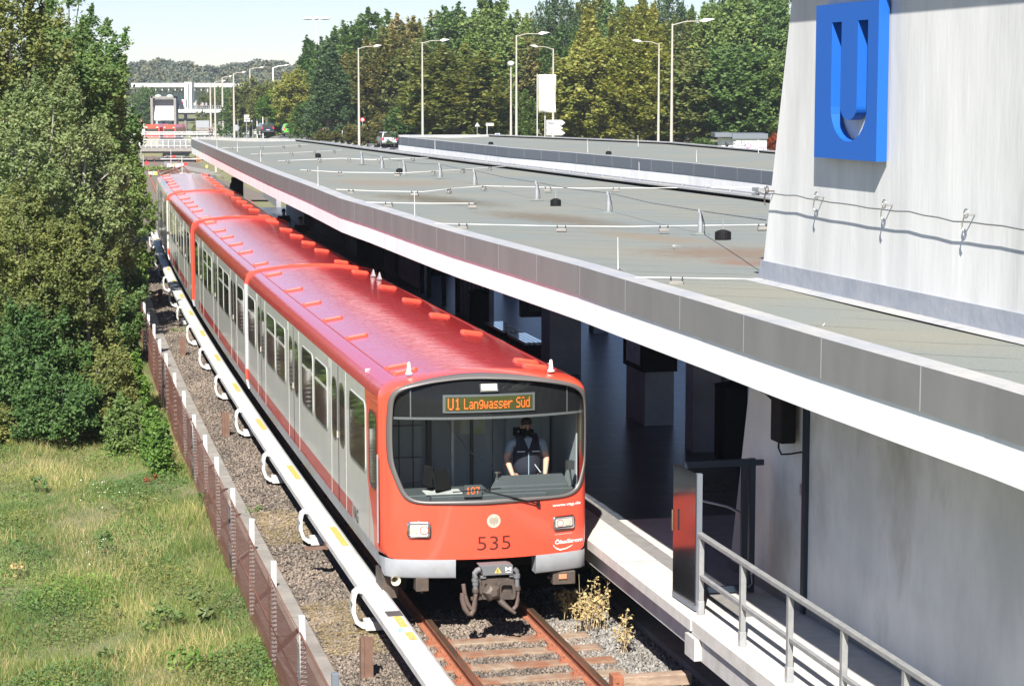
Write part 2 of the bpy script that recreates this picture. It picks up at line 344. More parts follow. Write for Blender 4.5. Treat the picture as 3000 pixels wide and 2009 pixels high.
def add_feltmat():
    # mineral felt on the canopy: welded strips, thin seams, rusty puddle stains
    m, nt, N, L, b = nodes('roof_felt'); b.inputs['Roughness'].default_value = .95; b.inputs['Specular IOR Level'].default_value = .2
    tc = N.new('ShaderNodeNewGeometry')
    mp = N.new('ShaderNodeMapping'); mp.inputs['Rotation'].default_value = (0, 0, R(14)); L.new(tc.outputs['Position'], mp.inputs[0])
    n1 = N.new('ShaderNodeTexNoise'); n1.inputs['Scale'].default_value = .35; n1.inputs['Detail'].default_value = 4; L.new(mp.outputs[0], n1.inputs[0])
    n2 = N.new('ShaderNodeTexNoise'); n2.inputs['Scale'].default_value = 60; n2.inputs['Detail'].default_value = 3; L.new(mp.outputs[0], n2.inputs[0])
    c1 = N.new('ShaderNodeValToRGB'); e = c1.color_ramp.elements; e[0].position = .35; e[0].color = (.185, .205, .195, 1); e[1].position = .66; e[1].color = (.215, .215, .18, 1)
    L.new(n1.outputs[0], c1.inputs[0])
    mx = N.new('ShaderNodeMix'); mx.data_type = 'RGBA'; mx.blend_type = 'MULTIPLY'; mx.inputs[0].default_value = .5; L.new(c1.outputs[0], mx.inputs[6])
    c2 = N.new('ShaderNodeValToRGB'); c2.color_ramp.elements[0].position = .3; c2.color_ramp.elements[0].color = (.55, .55, .55, 1); c2.color_ramp.elements[1].color = (1.15, 1.15, 1.15, 1); c2.color_ramp.elements[1].position = .7
    L.new(n2.outputs[0], c2.inputs[0]); L.new(c2.outputs[0], mx.inputs[7])
    # seams across the roof every metre
    nd = N.new('ShaderNodeTexNoise'); nd.inputs['Scale'].default_value = .5; L.new(mp.outputs[0], nd.inputs[0])
    sp = N.new('ShaderNodeSeparateXYZ'); L.new(mp.outputs[0], sp.inputs[0])
    ma = N.new('ShaderNodeMath'); ma.operation = 'MULTIPLY_ADD'; L.new(nd.outputs[0], ma.inputs[0]); ma.inputs[1].default_value = .35; L.new(sp.outputs[1], ma.inputs[2])
    fr = N.new('ShaderNodeMath'); fr.operation = 'FRACT'; L.new(ma.outputs[0], fr.inputs[0])
    lt = N.new('ShaderNodeMath'); lt.operation = 'LESS_THAN'; lt.inputs[1].default_value = .036; L.new(fr.outputs[0], lt.inputs[0])
    nb = N.new('ShaderNodeTexNoise'); nb.inputs['Scale'].default_value = 1.1; L.new(tc.outputs['Position'], nb.inputs[0])
    mr = N.new('ShaderNodeMapRange'); mr.inputs[1].default_value = .38; mr.inputs[2].default_value = .55; L.new(nb.outputs[0], mr.inputs[0])
    mu = N.new('ShaderNodeMath'); mu.operation = 'MULTIPLY'; L.new(lt.outputs[0], mu.inputs[0]); L.new(mr.outputs[0], mu.inputs[1])
    mu2 = N.new('ShaderNodeMath'); mu2.operation = 'MULTIPLY'; L.new(mu.outputs[0], mu2.inputs[0]); mu2.inputs[1].default_value = .9
    m3 = N.new('ShaderNodeMix'); m3.data_type = 'RGBA'; L.new(mu2.outputs[0], m3.inputs[0]); L.new(mx.outputs[2], m3.inputs[6]); m3.inputs[7].default_value = (.07, .075, .075, 1)
    last = m3.outputs[2]
    # silt stains left by standing water
    for (px, py, rx, ry, col, th) in ((1285, 585, 3.2, 1.1, (.10, .085, .06), .50), (1620, 640, 3.2, 1.0, (.13, .105, .075), .5), (2130, 740, 1.7, 1.4, (.17, .12, .085), .52), (1150, 535, 2.5, 2.0, (.20, .165, .13), .45), (2190, 770, .8, .6, (.19, .12, .09), .45), (1900, 690, 2.5, .7, (.20, .165, .12), .5)):
        q = at(px, py, 4.84)
        m4 = N.new('ShaderNodeMapping'); m4.vector_type = 'TEXTURE'; m4.inputs['Location'].default_value = tuple(q); m4.inputs['Scale'].default_value = (ry, rx, 1); m4.inputs['Rotation'].default_value = (0, 0, R(25)); L.new(tc.outputs['Position'], m4.inputs[0])
        ln = N.new('ShaderNodeVectorMath'); ln.operation = 'LENGTH'; L.new(m4.outputs[0], ln.inputs[0])
        ns = N.new('ShaderNodeTexNoise'); ns.inputs['Scale'].default_value = 5; ns.inputs['Detail'].default_value = 9; ns.inputs['Roughness'].default_value = .75; L.new(tc.outputs['Position'], ns.inputs[0])
        k = N.new('ShaderNodeMath'); k.operation = 'MULTIPLY_ADD'; L.new(ns.outputs[0], k.inputs[0]); k.inputs[1].default_value = -2.6; k.inputs[2].default_value = 1.25
        k2 = N.new('ShaderNodeMath'); k2.operation = 'ADD'; L.new(k.outputs[0], k2.inputs[0]); L.new(ln.outputs['Value'], k2.inputs[1])
        k3 = N.new('ShaderNodeMapRange'); k3.inputs[1].default_value = 1.0; k3.inputs[2].default_value = .3; k3.inputs[3].default_value = 0; k3.inputs[4].default_value = .8; L.new(k2.outputs[0], k3.inputs[0])
        mm = N.new('ShaderNodeMix'); mm.data_type = 'RGBA'; L.new(k3.outputs[0], mm.inputs[0]); L.new(last, mm.inputs[6]); mm.inputs[7].default_value = (*col, 1); last = mm.outputs[2]
    L.new(last, b.inputs['Base Color'])
    bp = N.new('ShaderNodeBump'); bp.inputs['Strength'].default_value = .3; bp.inputs['Distance'].default_value = .02; L.new(n2.outputs[0], bp.inputs['Height']); L.new(bp.outputs[0], b.inputs['Normal'])
    return m
M['felt'] = add_feltmat()
LEAF = {
 'green': leafmat('leaf_green', [(.038, .068, .022), (.07, .11, .03), (.115, .145, .042)]),
 'fresh': leafmat('leaf_fresh', [(.05, .095, .02), (.10, .165, .03), (.17, .225, .045)], LB=1.7),
 'dark': leafmat('leaf_dark', [(.03, .06, .018), (.055, .095, .026), (.09, .125, .035)]),
 'olive': leafmat('leaf_olive', [(.05, .07, .022), (.11, .115, .034), (.19, .165, .048)]),
 'gold': leafmat('leaf_gold', [(.085, .10, .022), (.17, .165, .042), (.27, .22, .06)]),
 'rust': leafmat('leaf_rust', [(.055, .07, .022), (.13, .11, .038), (.21, .125, .05)]),
 'silver': leafmat('leaf_silver', [(.06, .085, .03), (.12, .145, .06), (.30, .31, .18)]),
 'pine': leafmat('leaf_pine', [(.03, .05, .022), (.05, .08, .035), (.09, .11, .045)]),
 'locust': leafmat('leaf_locust', [(.05, .08, .025), (.095, .13, .035), (.16, .175, .055)]),
 'red': leafmat('leaf_red', [(.10, .04, .02), (.25, .07, .03), (.33, .12, .05)]),
 'far': leafmat('leaf_far', [(.065, .085, .045), (.12, .12, .065), (.19, .145, .08)], transl=.15, LB=1.05),
 'farg': leafmat('leaf_far_green', [(.06, .08, .055), (.09, .11, .07), (.14, .135, .09)], transl=.15, LB=1.05),
 'grass': leafmat('grass_blade', [(.045, .075, .018), (.085, .12, .03), (.17, .175, .06), (.32, .27, .12)], transl=.4, rough=.7, LB=1.9),
 'daisy': leafmat('daisy_petal', [(.42, .42, .38), (.5, .5, .46)], transl=.1),
 'straw': leafmat('straw_blade', [(.20, .16, .07), (.38, .30, .15), (.52, .43, .25)], transl=.3, rough=.8, LB=1.65),
}

# ------------------------------------------------------------------ ground
def gz(X, Y):
    X = np.asarray(X, float); Y = np.asarray(Y, float); s, l = latv(X, Y)
    base = -.30+.10*np.sin(X*.9+1)*np.sin(Y*.37)+.05*np.sin(X*2.3)*np.cos(Y*1.3)
    base = np.where((l > -2.75), -.30, base)
    rise = np.clip((l-25)/4, 0, 1)*1.6
    side = np.clip((-l-14)/20, 0, 1)*.5
    far = np.interp(Y, [0, 150, 300, 400, 520, 640, 900, 1400], [0, 0, 0, -1.9, -2.3, 0, 8, 12])
    near = base+rise+side
    z = near+far
    farmix = np.clip((Y-300)/60, 0, 1); z = z*(1-farmix)+farmix*(far+1.05)*(Y < 640)+farmix*(far+1.05)*(Y >= 640)
    z = np.where((Y > 122) & (l > 10.5) & (l < 29), np.maximum(z, np.clip((Y-122)/6, 0, 1)*1.3+(1-np.clip((Y-122)/6, 0, 1))*-.3+far*(Y > 300)), z)
    cor = np.interp(Y, [0, 140, 283, 302, 386, 450, 600], [-.30, -.30, -4.2, -4.5, -5.7, -6.1, -6.4])
    w = np.clip((np.abs(l-2.2)-8.5)/5.5, 0, 1)
    return np.where((Y > 128) & (Y < 455), cor*(1-w)+z*w, z)
def grid_mesh(name, xs, ys, m, zoff=0.0):
    XX, YY = np.meshgrid(xs, ys); ZZ = gz(XX, YY)+zoff; V = np.stack([XX, YY, ZZ], -1).reshape(-1, 3)
    nx, ny = len(xs), len(ys); i = np.arange(nx-1)[None, :]+nx*np.arange(ny-1)[:, None]; i = i.ravel()
    return mkmesh(name, V, np.stack([i, i+1, i+nx+1, i+nx], -1), m, smooth=True)
M['earth'] = mat('earth_grass', (.12, .135, .05), .95, col2=(.19, .17, .085), scale=1.2, bump=.5, bscale=22, col3=(.09, .08, .045), scale3=4, fac3=(.55, .8))
xs = np.concatenate([np.arange(-420, -80, 20), np.arange(-80, -20, 3), np.arange(-20, 30, 1.0), np.arange(30, 80, 5), np.arange(80, 421, 20)])
ys = np.concatenate([np.arange(2, 60, 1.5), np.arange(60, 160, 3), np.arange(160, 480, 8), np.arange(480, 1450, 25)])
tag(link('ground', grid_mesh('ground', xs, ys, M['earth'])), kind='structure')

# road beyond the canopies, with edge line
def strip(name, pts, w0, w1, m, z=.01, n=60):
    mb = MB(); V = []
    for i in range(n+1):
        t = i/n; k = t*(len(pts)-1); a = int(min(k, len(pts)-2)); p = pts[a]*(1-(k-a))+pts[a+1]*(k-a); d = (pts[a+1]-pts[a]).normalized(); nn = Vector((d.y, -d.x))
        for w in np.linspace(w0, w1, 7):
            q = p+nn*w; V.append((q.x, q.y, float(gz(q.x, q.y))+z))
    F = [(i*7+j, i*7+j+1, (i+1)*7+j+1, (i+1)*7+j) for i in range(n) for j in range(6)]
    mb.add(V, F, 0, True); o = mb.build(name, m); return o
rp = [Vector((p[0], p[1])) for p in (at(1500, 520, 1.3), at(1130, 435, 1.3), at(830, 398, 1.3), at(640, 380, .9), at(600, 372, -.5))]
tag(strip('road', rp, -6, 6, M['asphalt'], .06), kind='structure')
tag(strip('pavement', rp, -9.5, -6.05, M['concrete'], .16), kind='structure')

# ballast bed with loose stones
mb = MB(); sweep(mb, [(-2.32, -.18), (-1.9, -.13), (-1.55, -.17), (-1.3, -.195), (1.3, -.195), (1.5, -.17), (2.0, -.20), (2.5, -.36)], -9, 130, 1.0, close=False)
tag(mb.build('ballast_bed', M['ballast']), kind='structure')
mb = MB()
for (la, lb) in ((-3.6, 8.2),):
    pts = []
    V = []; n = 90
    for i in range(n+1):
        s = 128+i*3.6
        for l in np.linspace(la, lb, 9):
            q = T(s, l); V.append((q.x, q.y, float(gz(q.x, q.y))+.12))
    mb.add(V, [(i*9+j, i*9+j+1, (i+1)*9+j+1, (i+1)*9+j) for i in range(n) for j in range(8)], 0, True)
tag(mb.build('far_ballast', M['ballast']), kind='structure')
def stones(n, s0, s1, l0, l1, smin, smax, zf, name):
    s = s0+(s1-s0)*RNG.random(n)**1.25; l = l0+(l1-l0)*RNG.random(n)
    k = (np.abs(l) < 1.36) & (np.abs((s+8.0+.32) % .64-.32) < .13) & (s < .2) & (RNG.random(n) > .06)
    s, l = s[~k], l[~k]; n = len(s)
    h = np.radians(13.1-.0345*np.clip(s, 0, 90)); x = np.interp(s, _S, _P[:, 0])+l*np.cos(h); y = np.interp(s, _S, _P[:, 1])+l*np.sin(h); z = zf(l)+RNG.random(n)*.02
    base = np.array([(1, 0, 0), (0, 1, 0), (-1, 0, 0), (0, -1, 0), (0, 0, 1), (0, 0, -1)], float)
    F0 = np.array([(0, 1, 4), (1, 2, 4), (2, 3, 4), (3, 0, 4), (1, 0, 5), (2, 1, 5), (3, 2, 5), (0, 3, 5)])
    sz = smin+(smax-smin)*RNG.random(n)**1.6; V = base[None]*(sz[:, None, None])*(.6+.8*RNG.random((n, 6, 1)))*np.array([1, 1, .75])+RNG.normal(0, .18, (n, 6, 3))*sz[:, None, None]
    a = RNG.random(n)*6.28; ca, sa = np.cos(a)[:, None], np.sin(a)[:, None]; V = np.stack([V[..., 0]*ca-V[..., 1]*sa, V[..., 0]*sa+V[..., 1]*ca, V[..., 2]], -1)
    V += np.stack([x, y, z], -1)[:, None]; F = (F0[None]+6*np.arange(n)[:, None, None]).reshape(-1, 3)
    return tag(link(name, mkmesh(name, V.reshape(-1, 3), F, M['stone'], attrs={'rnd': np.repeat(RNG.random(n), 8)})), kind='stuff')
zbal = lambda l: np.interp(l, [-2.32, -1.9, -1.55, -1.3, 1.3, 1.5, 2.0, 2.5], [-.17, -.12, -.17, -.195, -.195, -.17, -.20, -.36])
stones(34000, -8, 1.5, -2.28, 1.35, .016, .038, zbal, 'ballast_stones')
M['stone'] = leafmat('gravel_stone_light', [(.10, .095, .085), (.17, .16, .145), (.26, .25, .23), (.34, .33, .31)], transl=0.0, rough=.9, LB=1.2)
stones(15000, -8, 2.5, .85, 2.2, .018, .042, zbal, 'shoulder_gravel')
M['stone'] = MATS['gravel_stone']
stones(20000, 1, 60, -2.28, -1.45, .018, .042, zbal, 'ballast_stones')

# ------------------------------------------------------------------ railway track
RAILP = [(-.07, -.02), (-.07, -.005), (-.012, .012), (-.012, .10), (-.036, .112), (-.036, .15), (.036, .15), (.036, .112), (.012, .10), (.012, .012), (.07, -.005), (.07, -.02)]
tr = thing('railway_track', 'rusty railway track on sleepers in grey ballast, running under the red train', 'railway track', T(-3, 0, 0))
for sg in (-.7535, .7535):
    mb = MB(); P = [((l*1.12)+sg, z-.15) for l, z in RAILP]; sweep(mb, P, -8, 128, .9)
    for i, f in enumerate(mb.f):
        if (i % 12) == 5: mb.m[i] = 1
    mb.build('rail', [M['rust'], M['railtop']], tr)
for k in range(13):
    s = -8.0+.64*k; mb = MB(); dl = random.uniform(-.03, .03); P = [(-1.3+dl, s-.125), (1.3+dl, s-.125), (1.3+dl, s+.125), (-1.3+dl, s+.125)]
    mb.hexa([T(b, a, -.30) for a, b in P]+[T(b, a, -.150+random.uniform(-.005, .005)) for a, b in P]); o = mb.build('sleeper', M['sleeper'], tr, bevel=.012)
    for sg in (-.7535, .7535):
        mb = MB(); mb.box(T(s, sg, -.148), (.34, .16, .018), rz=hd(s))
        for d in (-.11, .11):
            c = T(s, sg+d, -.135); mb.box(c, (.08, .09, .05), rz=hd(s)); mb.cyl(c+Vector((0, 0, .02)), .016, .035, 6)
        mb.build('rail_clip', M['rust'], tr)
def zrail(l, s):
    q = T(s, l); return float(gz(q.x, q.y))+.20
def far_track(la, s0, s1, label, lfun=None):
    t = thing('railway_track', label, 'railway track', T(s0, la, 0), 'tracks in the station throat')
    for sg in (-.75, .75):
        mb = MB(); V = []; n = int((s1-s0)/4)
        for i in range(n+1):
            s = s0+(s1-s0)*i/n; l = la+sg+(lfun((s-s0)/(s1-s0)) if lfun else 0); z = zrail(l, s)
            for dx, dz in ((-.07, 0), (-.07, .15), (.07, .15), (.07, 0)): V.append(T(s, l+dx, z+dz))
        for i in range(n):
            for j in range(4): q = (j+1) % 4; mb.add([V[i*4+j], V[i*4+q], V[(i+1)*4+q], V[(i+1)*4+j]], [(0, 1, 2, 3)])
        mb.build('rail', M['rust'], t)
far_track(0, 128, 430, 'left main track running down to the far bridge')
far_track(4.45, 105, 430, 'right main track running down to the far bridge')
sm = lambda t: 4.45*(3*t*t-2*t*t*t)
far_track(0, 262, 345, 'crossover track curving from the left main track to the right one', sm)
far_track(4.45, 262, 345, 'crossover track curving back from the right main track to the left one', lambda t: -sm(t))

# concrete kerb strip by the fence
mb = MB(); sweep(mb, [(-2.95, -.4), (-2.32, -.4), (-2.32, -.13), (-2.95, -.13)], -9, 115, .8)
ks = tag(mb.build('kerb_path', M['concrete']), kind='structure')
mb = MB()
for k in range(120):
    s = -8.6+k*1.0; mb.box(T(s, -2.635, -.128), (.62, .012, .01), rz=hd(s))
mb.build('kerb_path_joint', M['concrete_dark'], kind='structure')

# conductor rail with its cover, brackets and yellow labels
cr = thing('conductor_rail', 'white covered conductor rail beside the train, held by hooked brackets', 'conductor rail', T(0, -1.52, 0))
LC = -1.50
mb = MB(); sweep(mb, [(LC-.12, .27), (LC-.165, .34), (LC-.165, .42), (LC-.11, .465), (LC+.11, .465), (LC+.165, .42), (LC+.165, .34), (LC+.12, .27)], -7.5, 80, .9)
mb.build('cover', M['white'], cr)
mb = MB(); sweep(mb, [(LC-.05, .16), (LC+.05, .16), (LC+.05, .27), (LC-.05, .27)], -7.5, 80, 2.0); mb.build('contact_rail', M['railtop'], cr)
mb0 = []
for k in range(-1, 15):
    s = .45+5.6*k; h = hd(s)
    mb = MB(); path = [(-.16, .43), (-.22, .45), (-.265, .41), (-.285, .32), (-.285, .14), (-.24, .01), (-.16, -.05), (.0, -.07)]
    V = []; F = []
    for i, (dl, z) in enumerate(path):
        a = path[max(i-1, 0)]; b = path[min(i+1, len(path)-1)]; tx, tz = b[0]-a[0], b[1]-a[1]; tl = math.hypot(tx, tz); nx, nz = -tz/tl, tx/tl
        for (u, v) in ((-.030, -.085), (.030, -.085), (.030, .085), (-.030, .085)): V.append(T(s+v, LC+dl+nx*u, z+nz*u))
    for i in range(len(path)-1):
        for j in range(4): q = (j+1) % 4; F.append((i*4+j, i*4+q, (i+1)*4+q, (i+1)*4+j))
    mb.add(V, F); mb.add(V[:4], [(0, 1, 2, 3)]); mb.add(V[-4:], [(3, 2, 1, 0)])
    mb.box(T(s, LC+.12, -.04), (.5, .28, .12), rz=h); mb.tube([T(s-.1, LC-.33, .30), T(s-.12, LC-.34, .30)], .022, 8, 1)
    mb.build('bracket', [M['white'], M['midgrey']], cr, bevel=.012)
    for d in ((2.75, 4.15),):
        mb = MB(); V = [T(s+d[0], LC-.02, .4675), T(s+d[0], LC+.085, .4675), T(s+d[1], LC+.085, .4675), T(s+d[1], LC-.02, .4675)]; mb.add(V, [(0, 1, 2, 3)])
        if s+d[1] < 79: mb.build('warning_label', M['yellow'], cr)
mb = MB(); mb.box(T(-1.05, LC+.02, .4685), (.20, .26, .006), rz=hd(0)); mb.build('grid_label', M['darkgrey'], cr)
mb = MB(); mb.box(T(-1.9, LC, .4685), (.16, .22, .006), rz=hd(0)); mb.build('sticker', mat('teal', (.15, .42, .36), .6, col2=(.6, .7, .66), scale=20), cr)
mb = MB(); mb.box(T(3.9, LC-.32, .30), (.36, .16, .02), rz=hd(0)); mb.box(T(3.9, LC-.17, .33), (.03, .16, .10), rz=hd(0)); mb.build('side_plate', M['brown'], cr)

# stub posts in the ballast
for s, l, lab in ((-1.9, -1.98, 'short brown steel post standing in the ballast nearest the camera'), (17.3, -2.0, 'short brown steel post in the ballast beside the second train window group'), (31.6, -2.05, 'short brown stub post in the middle of the ballast strip'), (46.5, -2.05, 'farthest short brown stub post in the ballast strip')):
    t = thing('stub_post', lab, 'post', T(s, l, -.12), 'short posts along the track'); mb = MB()
    c = T(s, l, .12); mb.box(c, (.06, .14, .56), rz=hd(s)); mb.box(c+Vector((.055, 0, 0)), (.045, .11, .55), rz=hd(s)); mb.box(c-Vector((.055, 0, 0)), (.045, .11, .55), rz=hd(s)); mb.build('channel_iron', M['brown'], t)

# timber beam on the right
t = thing('timber_beam', 'weathered timber beam with rusty steel end plate lying on the ballast', 'beam', at(1905, 1985, -.05))
a, b = at(1800, 1992, -.05), at(2022, 1978, -.05); d = (b-a).normalized(); mb = MB(); mb.box((a+b)/2+Vector((0, 0, -.02)), ((b-a).length, .17, .15), rz=math.atan2(d.y, d.x)); mb.build('beam', M['timber'], t, bevel=.012)
mb = MB(); mb.box(a+Vector((.02, -.02, 0)), (.13, .20, .17), rz=math.atan2(d.y, d.x)); mb.tube([a+Vector((.03, -.12, .02)), a+Vector((.03, -.14, .02))], .018, 8); mb.build('end_plate', M['rust'], t, bevel=.008)

# ------------------------------------------------------------------ wire mesh fence
fn = thing('mesh_fence', 'rusty brown wire mesh fence with white posts between meadow and track', 'fence', T(-2, -3, -.3))
posts = [-8.7, -6.0, -3.4, -.45, 2.25, 4.95, 7.7, 10.15, 12.8, 15.7, 18.9, 22.1, 25.3, 28.5, 31.7, 34.9, 38.2, 42, 46, 50.4, 55, 60, 65, 70]
def diamond(mb, s0, s1, z0, z1, l, step, w):
    # crossing wires, each a thin flat ribbon
    L = s1-s0; H = z1-z0
    for sg in (1, -1):
        k = -H/1.0
        x = -H if sg > 0 else 0
        while x < (L if sg > 0 else L+H):
            a0, a1 = x, x+H*sg
            lo, hi = min(a0, a1), max(a0, a1)
            t0, t1 = 0.0, 1.0
            if a1 != a0:
                ta, tb = (0-a0)/(a1-a0), (L-a0)/(a1-a0)
                t0 = max(0, min(ta, tb)); t1 = min(1, max(ta, tb))
            if t1 > t0+.01:
                p = [(s0+a0+(a1-a0)*t, z0+H*t) for t in (t0, t1)]
                mb.add([T(p[0][0]-w, l, p[0][1]), T(p[0][0]+w, l, p[0][1]), T(p[1][0]+w, l, p[1][1]), T(p[1][0]-w, l, p[1][1])], [(0, 1, 2, 3)])
            x += step
for i in range(len(posts)-1):
    s0, s1 = posts[i], posts[i+1]; st = .058 if s1 < 16 else .10; w = .0125 if s1 < 16 else .028
    mb = MB(); diamond(mb, s0, s1, -.33, .93, -3.02+.02*math.sin(i*2.1), st, w)
    for z in (.93, .30, -.28): mb.tube([T(s0, -3.02, z), T((s0+s1)/2, -3.02, z-.012), T(s1, -3.02, z)], .007, 4)
    mb.build('wire_mesh', M['fence'], fn)
for i, s in enumerate(posts):
    mb = MB(); hgt = 1.08+random.uniform(-.03, .05); c = T(s, -2.965, (hgt-.35)/2); mb.box(c, (.075, .07, hgt+.35), rz=hd(s), ry=random.uniform(-.02, .02)); mb.build('post', [M['white'] if i != 1 else M['zincb']], fn, bevel=.008)

# ------------------------------------------------------------------ platform and service walkway
ZP = 1.0
mb = MB(); sweep(mb, [(1.50, .87), (1.50, 1.0), (2.06, 1.0), (2.06, .87)], -4.25, 88, .9); mb.build('platform_edge_slab', M['slab'], kind='structure')
mb = MB(); sweep(mb, [(2.06, .87), (2.06, .999), (2.30, .999), (2.30, .87)], -4.25, 88, .9); mb.build('platform_guide_strip', mat('guide_strip', (.16, .155, .15), .8, col2=(.22, .21, .20), scale=6), kind='structure')
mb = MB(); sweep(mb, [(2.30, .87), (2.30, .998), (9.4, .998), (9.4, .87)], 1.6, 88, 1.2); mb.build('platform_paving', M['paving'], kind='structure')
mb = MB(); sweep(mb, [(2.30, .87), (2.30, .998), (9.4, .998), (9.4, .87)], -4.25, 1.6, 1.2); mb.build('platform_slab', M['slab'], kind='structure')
mb = MB(); sweep(mb, [(1.60, .60), (1.60, .79), (1.9, .79), (1.9, .60)], -4.3, 88, .9); sweep(mb, [(1.75, .79), (1.75, .87), (9.4, .87), (9.4, .79)], -4.25, 88, 1.5)
mb.build('platform_beam', M['edge'], kind='structure')
mb = MB()
for k in range(30):
    s = -1.1+k*3.0
    if s < 12: mb.box(T(s, 1.9, 1.0012), (.82, .012, .003), rz=hd(s))
for s in (-3.95, -2.9, -1.85, -.8, .25): mb.box(T(s, 2.14, 1.0012), (.33, .010, .003), rz=hd(s))
mb.build('slab_joint', M['concrete_dark'], kind='structure')
# walkway in front of the gate
mb = MB(); sweep(mb, [(1.52, .84), (1.52, 1.0), (4.2, 1.0), (4.2, .84)], -14, -4.25, .9); mb.build('walkway', M['slab'], kind='structure')
mb = MB(); sweep(mb, [(1.56, .56), (1.56, .80), (1.9, .80), (1.9, .56)], -14, -4.3, .9); mb.box(T(-4.32, 1.62, .70), (.30, .36, .26), rz=hd(0)); mb.build('walkway_beam', M['edge'], kind='structure')
mb = MB(); sweep(mb, [(2.15, -.5), (2.15, -.13), (3.3, -.13), (3.3, -.5)], -12, 60, 1.2); mb.build('service_trough', M['concrete_dark'], kind='structure')
mb = MB(); sweep(mb, [(3.3, -.4), (3.3, .9)], -14, 88, 2, close=False); mb.build('platform_back_wall', M['concrete_dark'], kind='structure')

# railing
rl = thing('handrail', 'grey steel handrail with one middle rail along the service walkway', 'railing', T(-4, 1.70, 1.0))
for k in range(8):
    s = -4.02-1.49*k; mb = MB(); mb.box(T(s, 1.70, 1.49), (.062, .07, .93), rz=hd(s)); mb.box(T(s, 1.70, 1.085), (.075, .083, .17), rz=hd(s), mi=1); mb.build('post', [M['railgrey'], M['alu']], rl, bevel=.006)
mb = MB(); sweep(mb, [(1.665, 1.93), (1.735, 1.93), (1.735, 1.985), (1.665, 1.985)], -14.4, -3.98, 1.5); mb.build('top_rail', M['railgrey'], rl, bevel=.008)
mb = MB(); sweep(mb, [(1.675, 1.44), (1.725, 1.44), (1.725, 1.49), (1.675, 1.49)], -14.4, -3.98, 1.5); mb.build('middle_rail', M['railgrey'], rl, bevel=.006)

# ------------------------------------------------------------------ stair tower wall
TW = at(2229, 825, 4.75); WH = R(14.75)
wu = Vector((-math.sin(WH), math.cos(WH), 0)); wn_ = Vector((-math.cos(WH), -math.sin(WH), 0))   # along the wall (away), outward (towards the track)
EYE = Vector((0, 0, CZ))
def W(u, z, o=0.0): return EYE+(TW+wu*u+wn_*o+Vector((0, 0, z-4.75))-EYE)*.9666
def ue(z): return .985-(z-.8)*.2525          # the slanted far edge
tw = thing('stair_tower', 'white rendered stair tower with slanted edge rising through the platform roof', 'tower', W(0, 1, 0))
mb = MB()
def face_wall(mb, z0, z1, o, depth=6, u1=-16, mi=0):
    mb.hexa([W(ue(z0), z0, o), W(u1, z0, o), W(u1, z0, -depth), W(ue(z0), z0, -depth), W(ue(z1), z1, o), W(u1, z1, o), W(u1, z1, -depth), W(ue(z1), z1, -depth)], mi)
face_wall(mb, 4.5, 9.0, 0); mb.build('upper_wall', M['tower'], tw)
mb = MB(); face_wall(mb, .72, 4.498, .004); mb.build('lower_wall', M['wallgrey'], tw)
mb = MB(); mb.hexa([W(ue(9.0)+.45, 9.0, .42), W(-16, 9.0, .42), W(-16, 9.0, -6.4), W(ue(9)+.45, 9.0, -6.4), W(ue(9.3)+.45, 9.3, .42), W(-16, 9.3, .42), W(-16, 9.3, -6.4), W(ue(9.3)+.45, 9.3, -6.4)]); mb.build('roof_slab', M['zinc'], tw)
mb = MB(); mb.hexa([W(ue(4.7)+.04, 4.74, .035), W(-16, 4.74, .035), W(-16, 4.74, -.02), W(ue(4.7)+.04, 4.74, -.05), W(ue(5)+.04, 5.03, .022), W(-16, 5.03, .022), W(-16, 5.03, -.02), W(ue(5)+.04, 5.03, -.05)]); mb.build('flashing', M['flash'], tw)
mb = MB(); mb.add([W(ue(4.7)+.16, 4.768, .16), W(-16, 4.768, .16), W(-16, 4.80, .03), W(ue(4.7)+.05, 4.80, .03)], [(0, 1, 2, 3)]); mb.build('flashing_foot', M['cap'], tw)
mb = MB(); mb.hexa([W(ue(z)+.01*0+(.012 if u == 1 else 0) if u == 1 else -16, z, o) for z in (.75, .90) for u, o in ((1, .02), (0, .02), (0, -.01), (1, -.01))]); mb.build('plinth', M['concrete_dark'], tw)

# big U sign: square box with the letter cut out (arms left free as two slots joined by a bowl)
D1, D0 = .152, .024
us = thing('metro_sign', 'large blue metro sign with a cut out white letter U on the tower wall', 'sign', W(-2.9, 6.4, .05))
ua, ub, za, zb_ = -2.03, -3.775, 6.402, 8.168     # far edge, near edge, bottom, top
# slots: outer U outline and inner tongue
o0, o1, zt_, zc, zbot = -2.50, -3.50, 7.96, 7.00, 6.605     # outer left/right, slot top, curve start, bowl bottom
i0, i1, zib = -2.775, -3.225, 6.85
def bowl(xl, xr, zc_, zb2, n=14):
    cx = (xl+xr)/2; rx = (xl-xr)/2; return [(cx+rx*math.cos(math.pi*k/n), zc_-(zc_-zb2)*math.sin(math.pi*k/n)) for k in range(n+1)]
outer_b = bowl(o0, o1, zc, zbot); inner_b = bowl(i0, i1, zc, zib)
N_ = len(outer_b)
mb = MB(); f0 = lambda u, z: W(u, z, D1); f1 = lambda u, z: W(u, z, D0)
def quadp(P, mi=0): mb.add([f0(*p) for p in P], [(0, 1, 2, 3)], mi); mb.add([f1(*p) for p in P], [(3, 2, 1, 0)], mi)
quadp([(ua, za), (o0, za), (o0, zb_), (ua, zb_)]); quadp([(o1, za), (ub, za), (ub, zb_), (o1, zb_)])
quadp([(o0, zt_), (o1, zt_), (o1, zb_), (o0, zb_)])
for k in range(N_-1): quadp([(outer_b[k][0], za), (outer_b[k+1][0], za), outer_b[k+1], outer_b[k]])
quadp([(i0, zc), (i1, zc), (i1, zt_), (i0, zt_)])
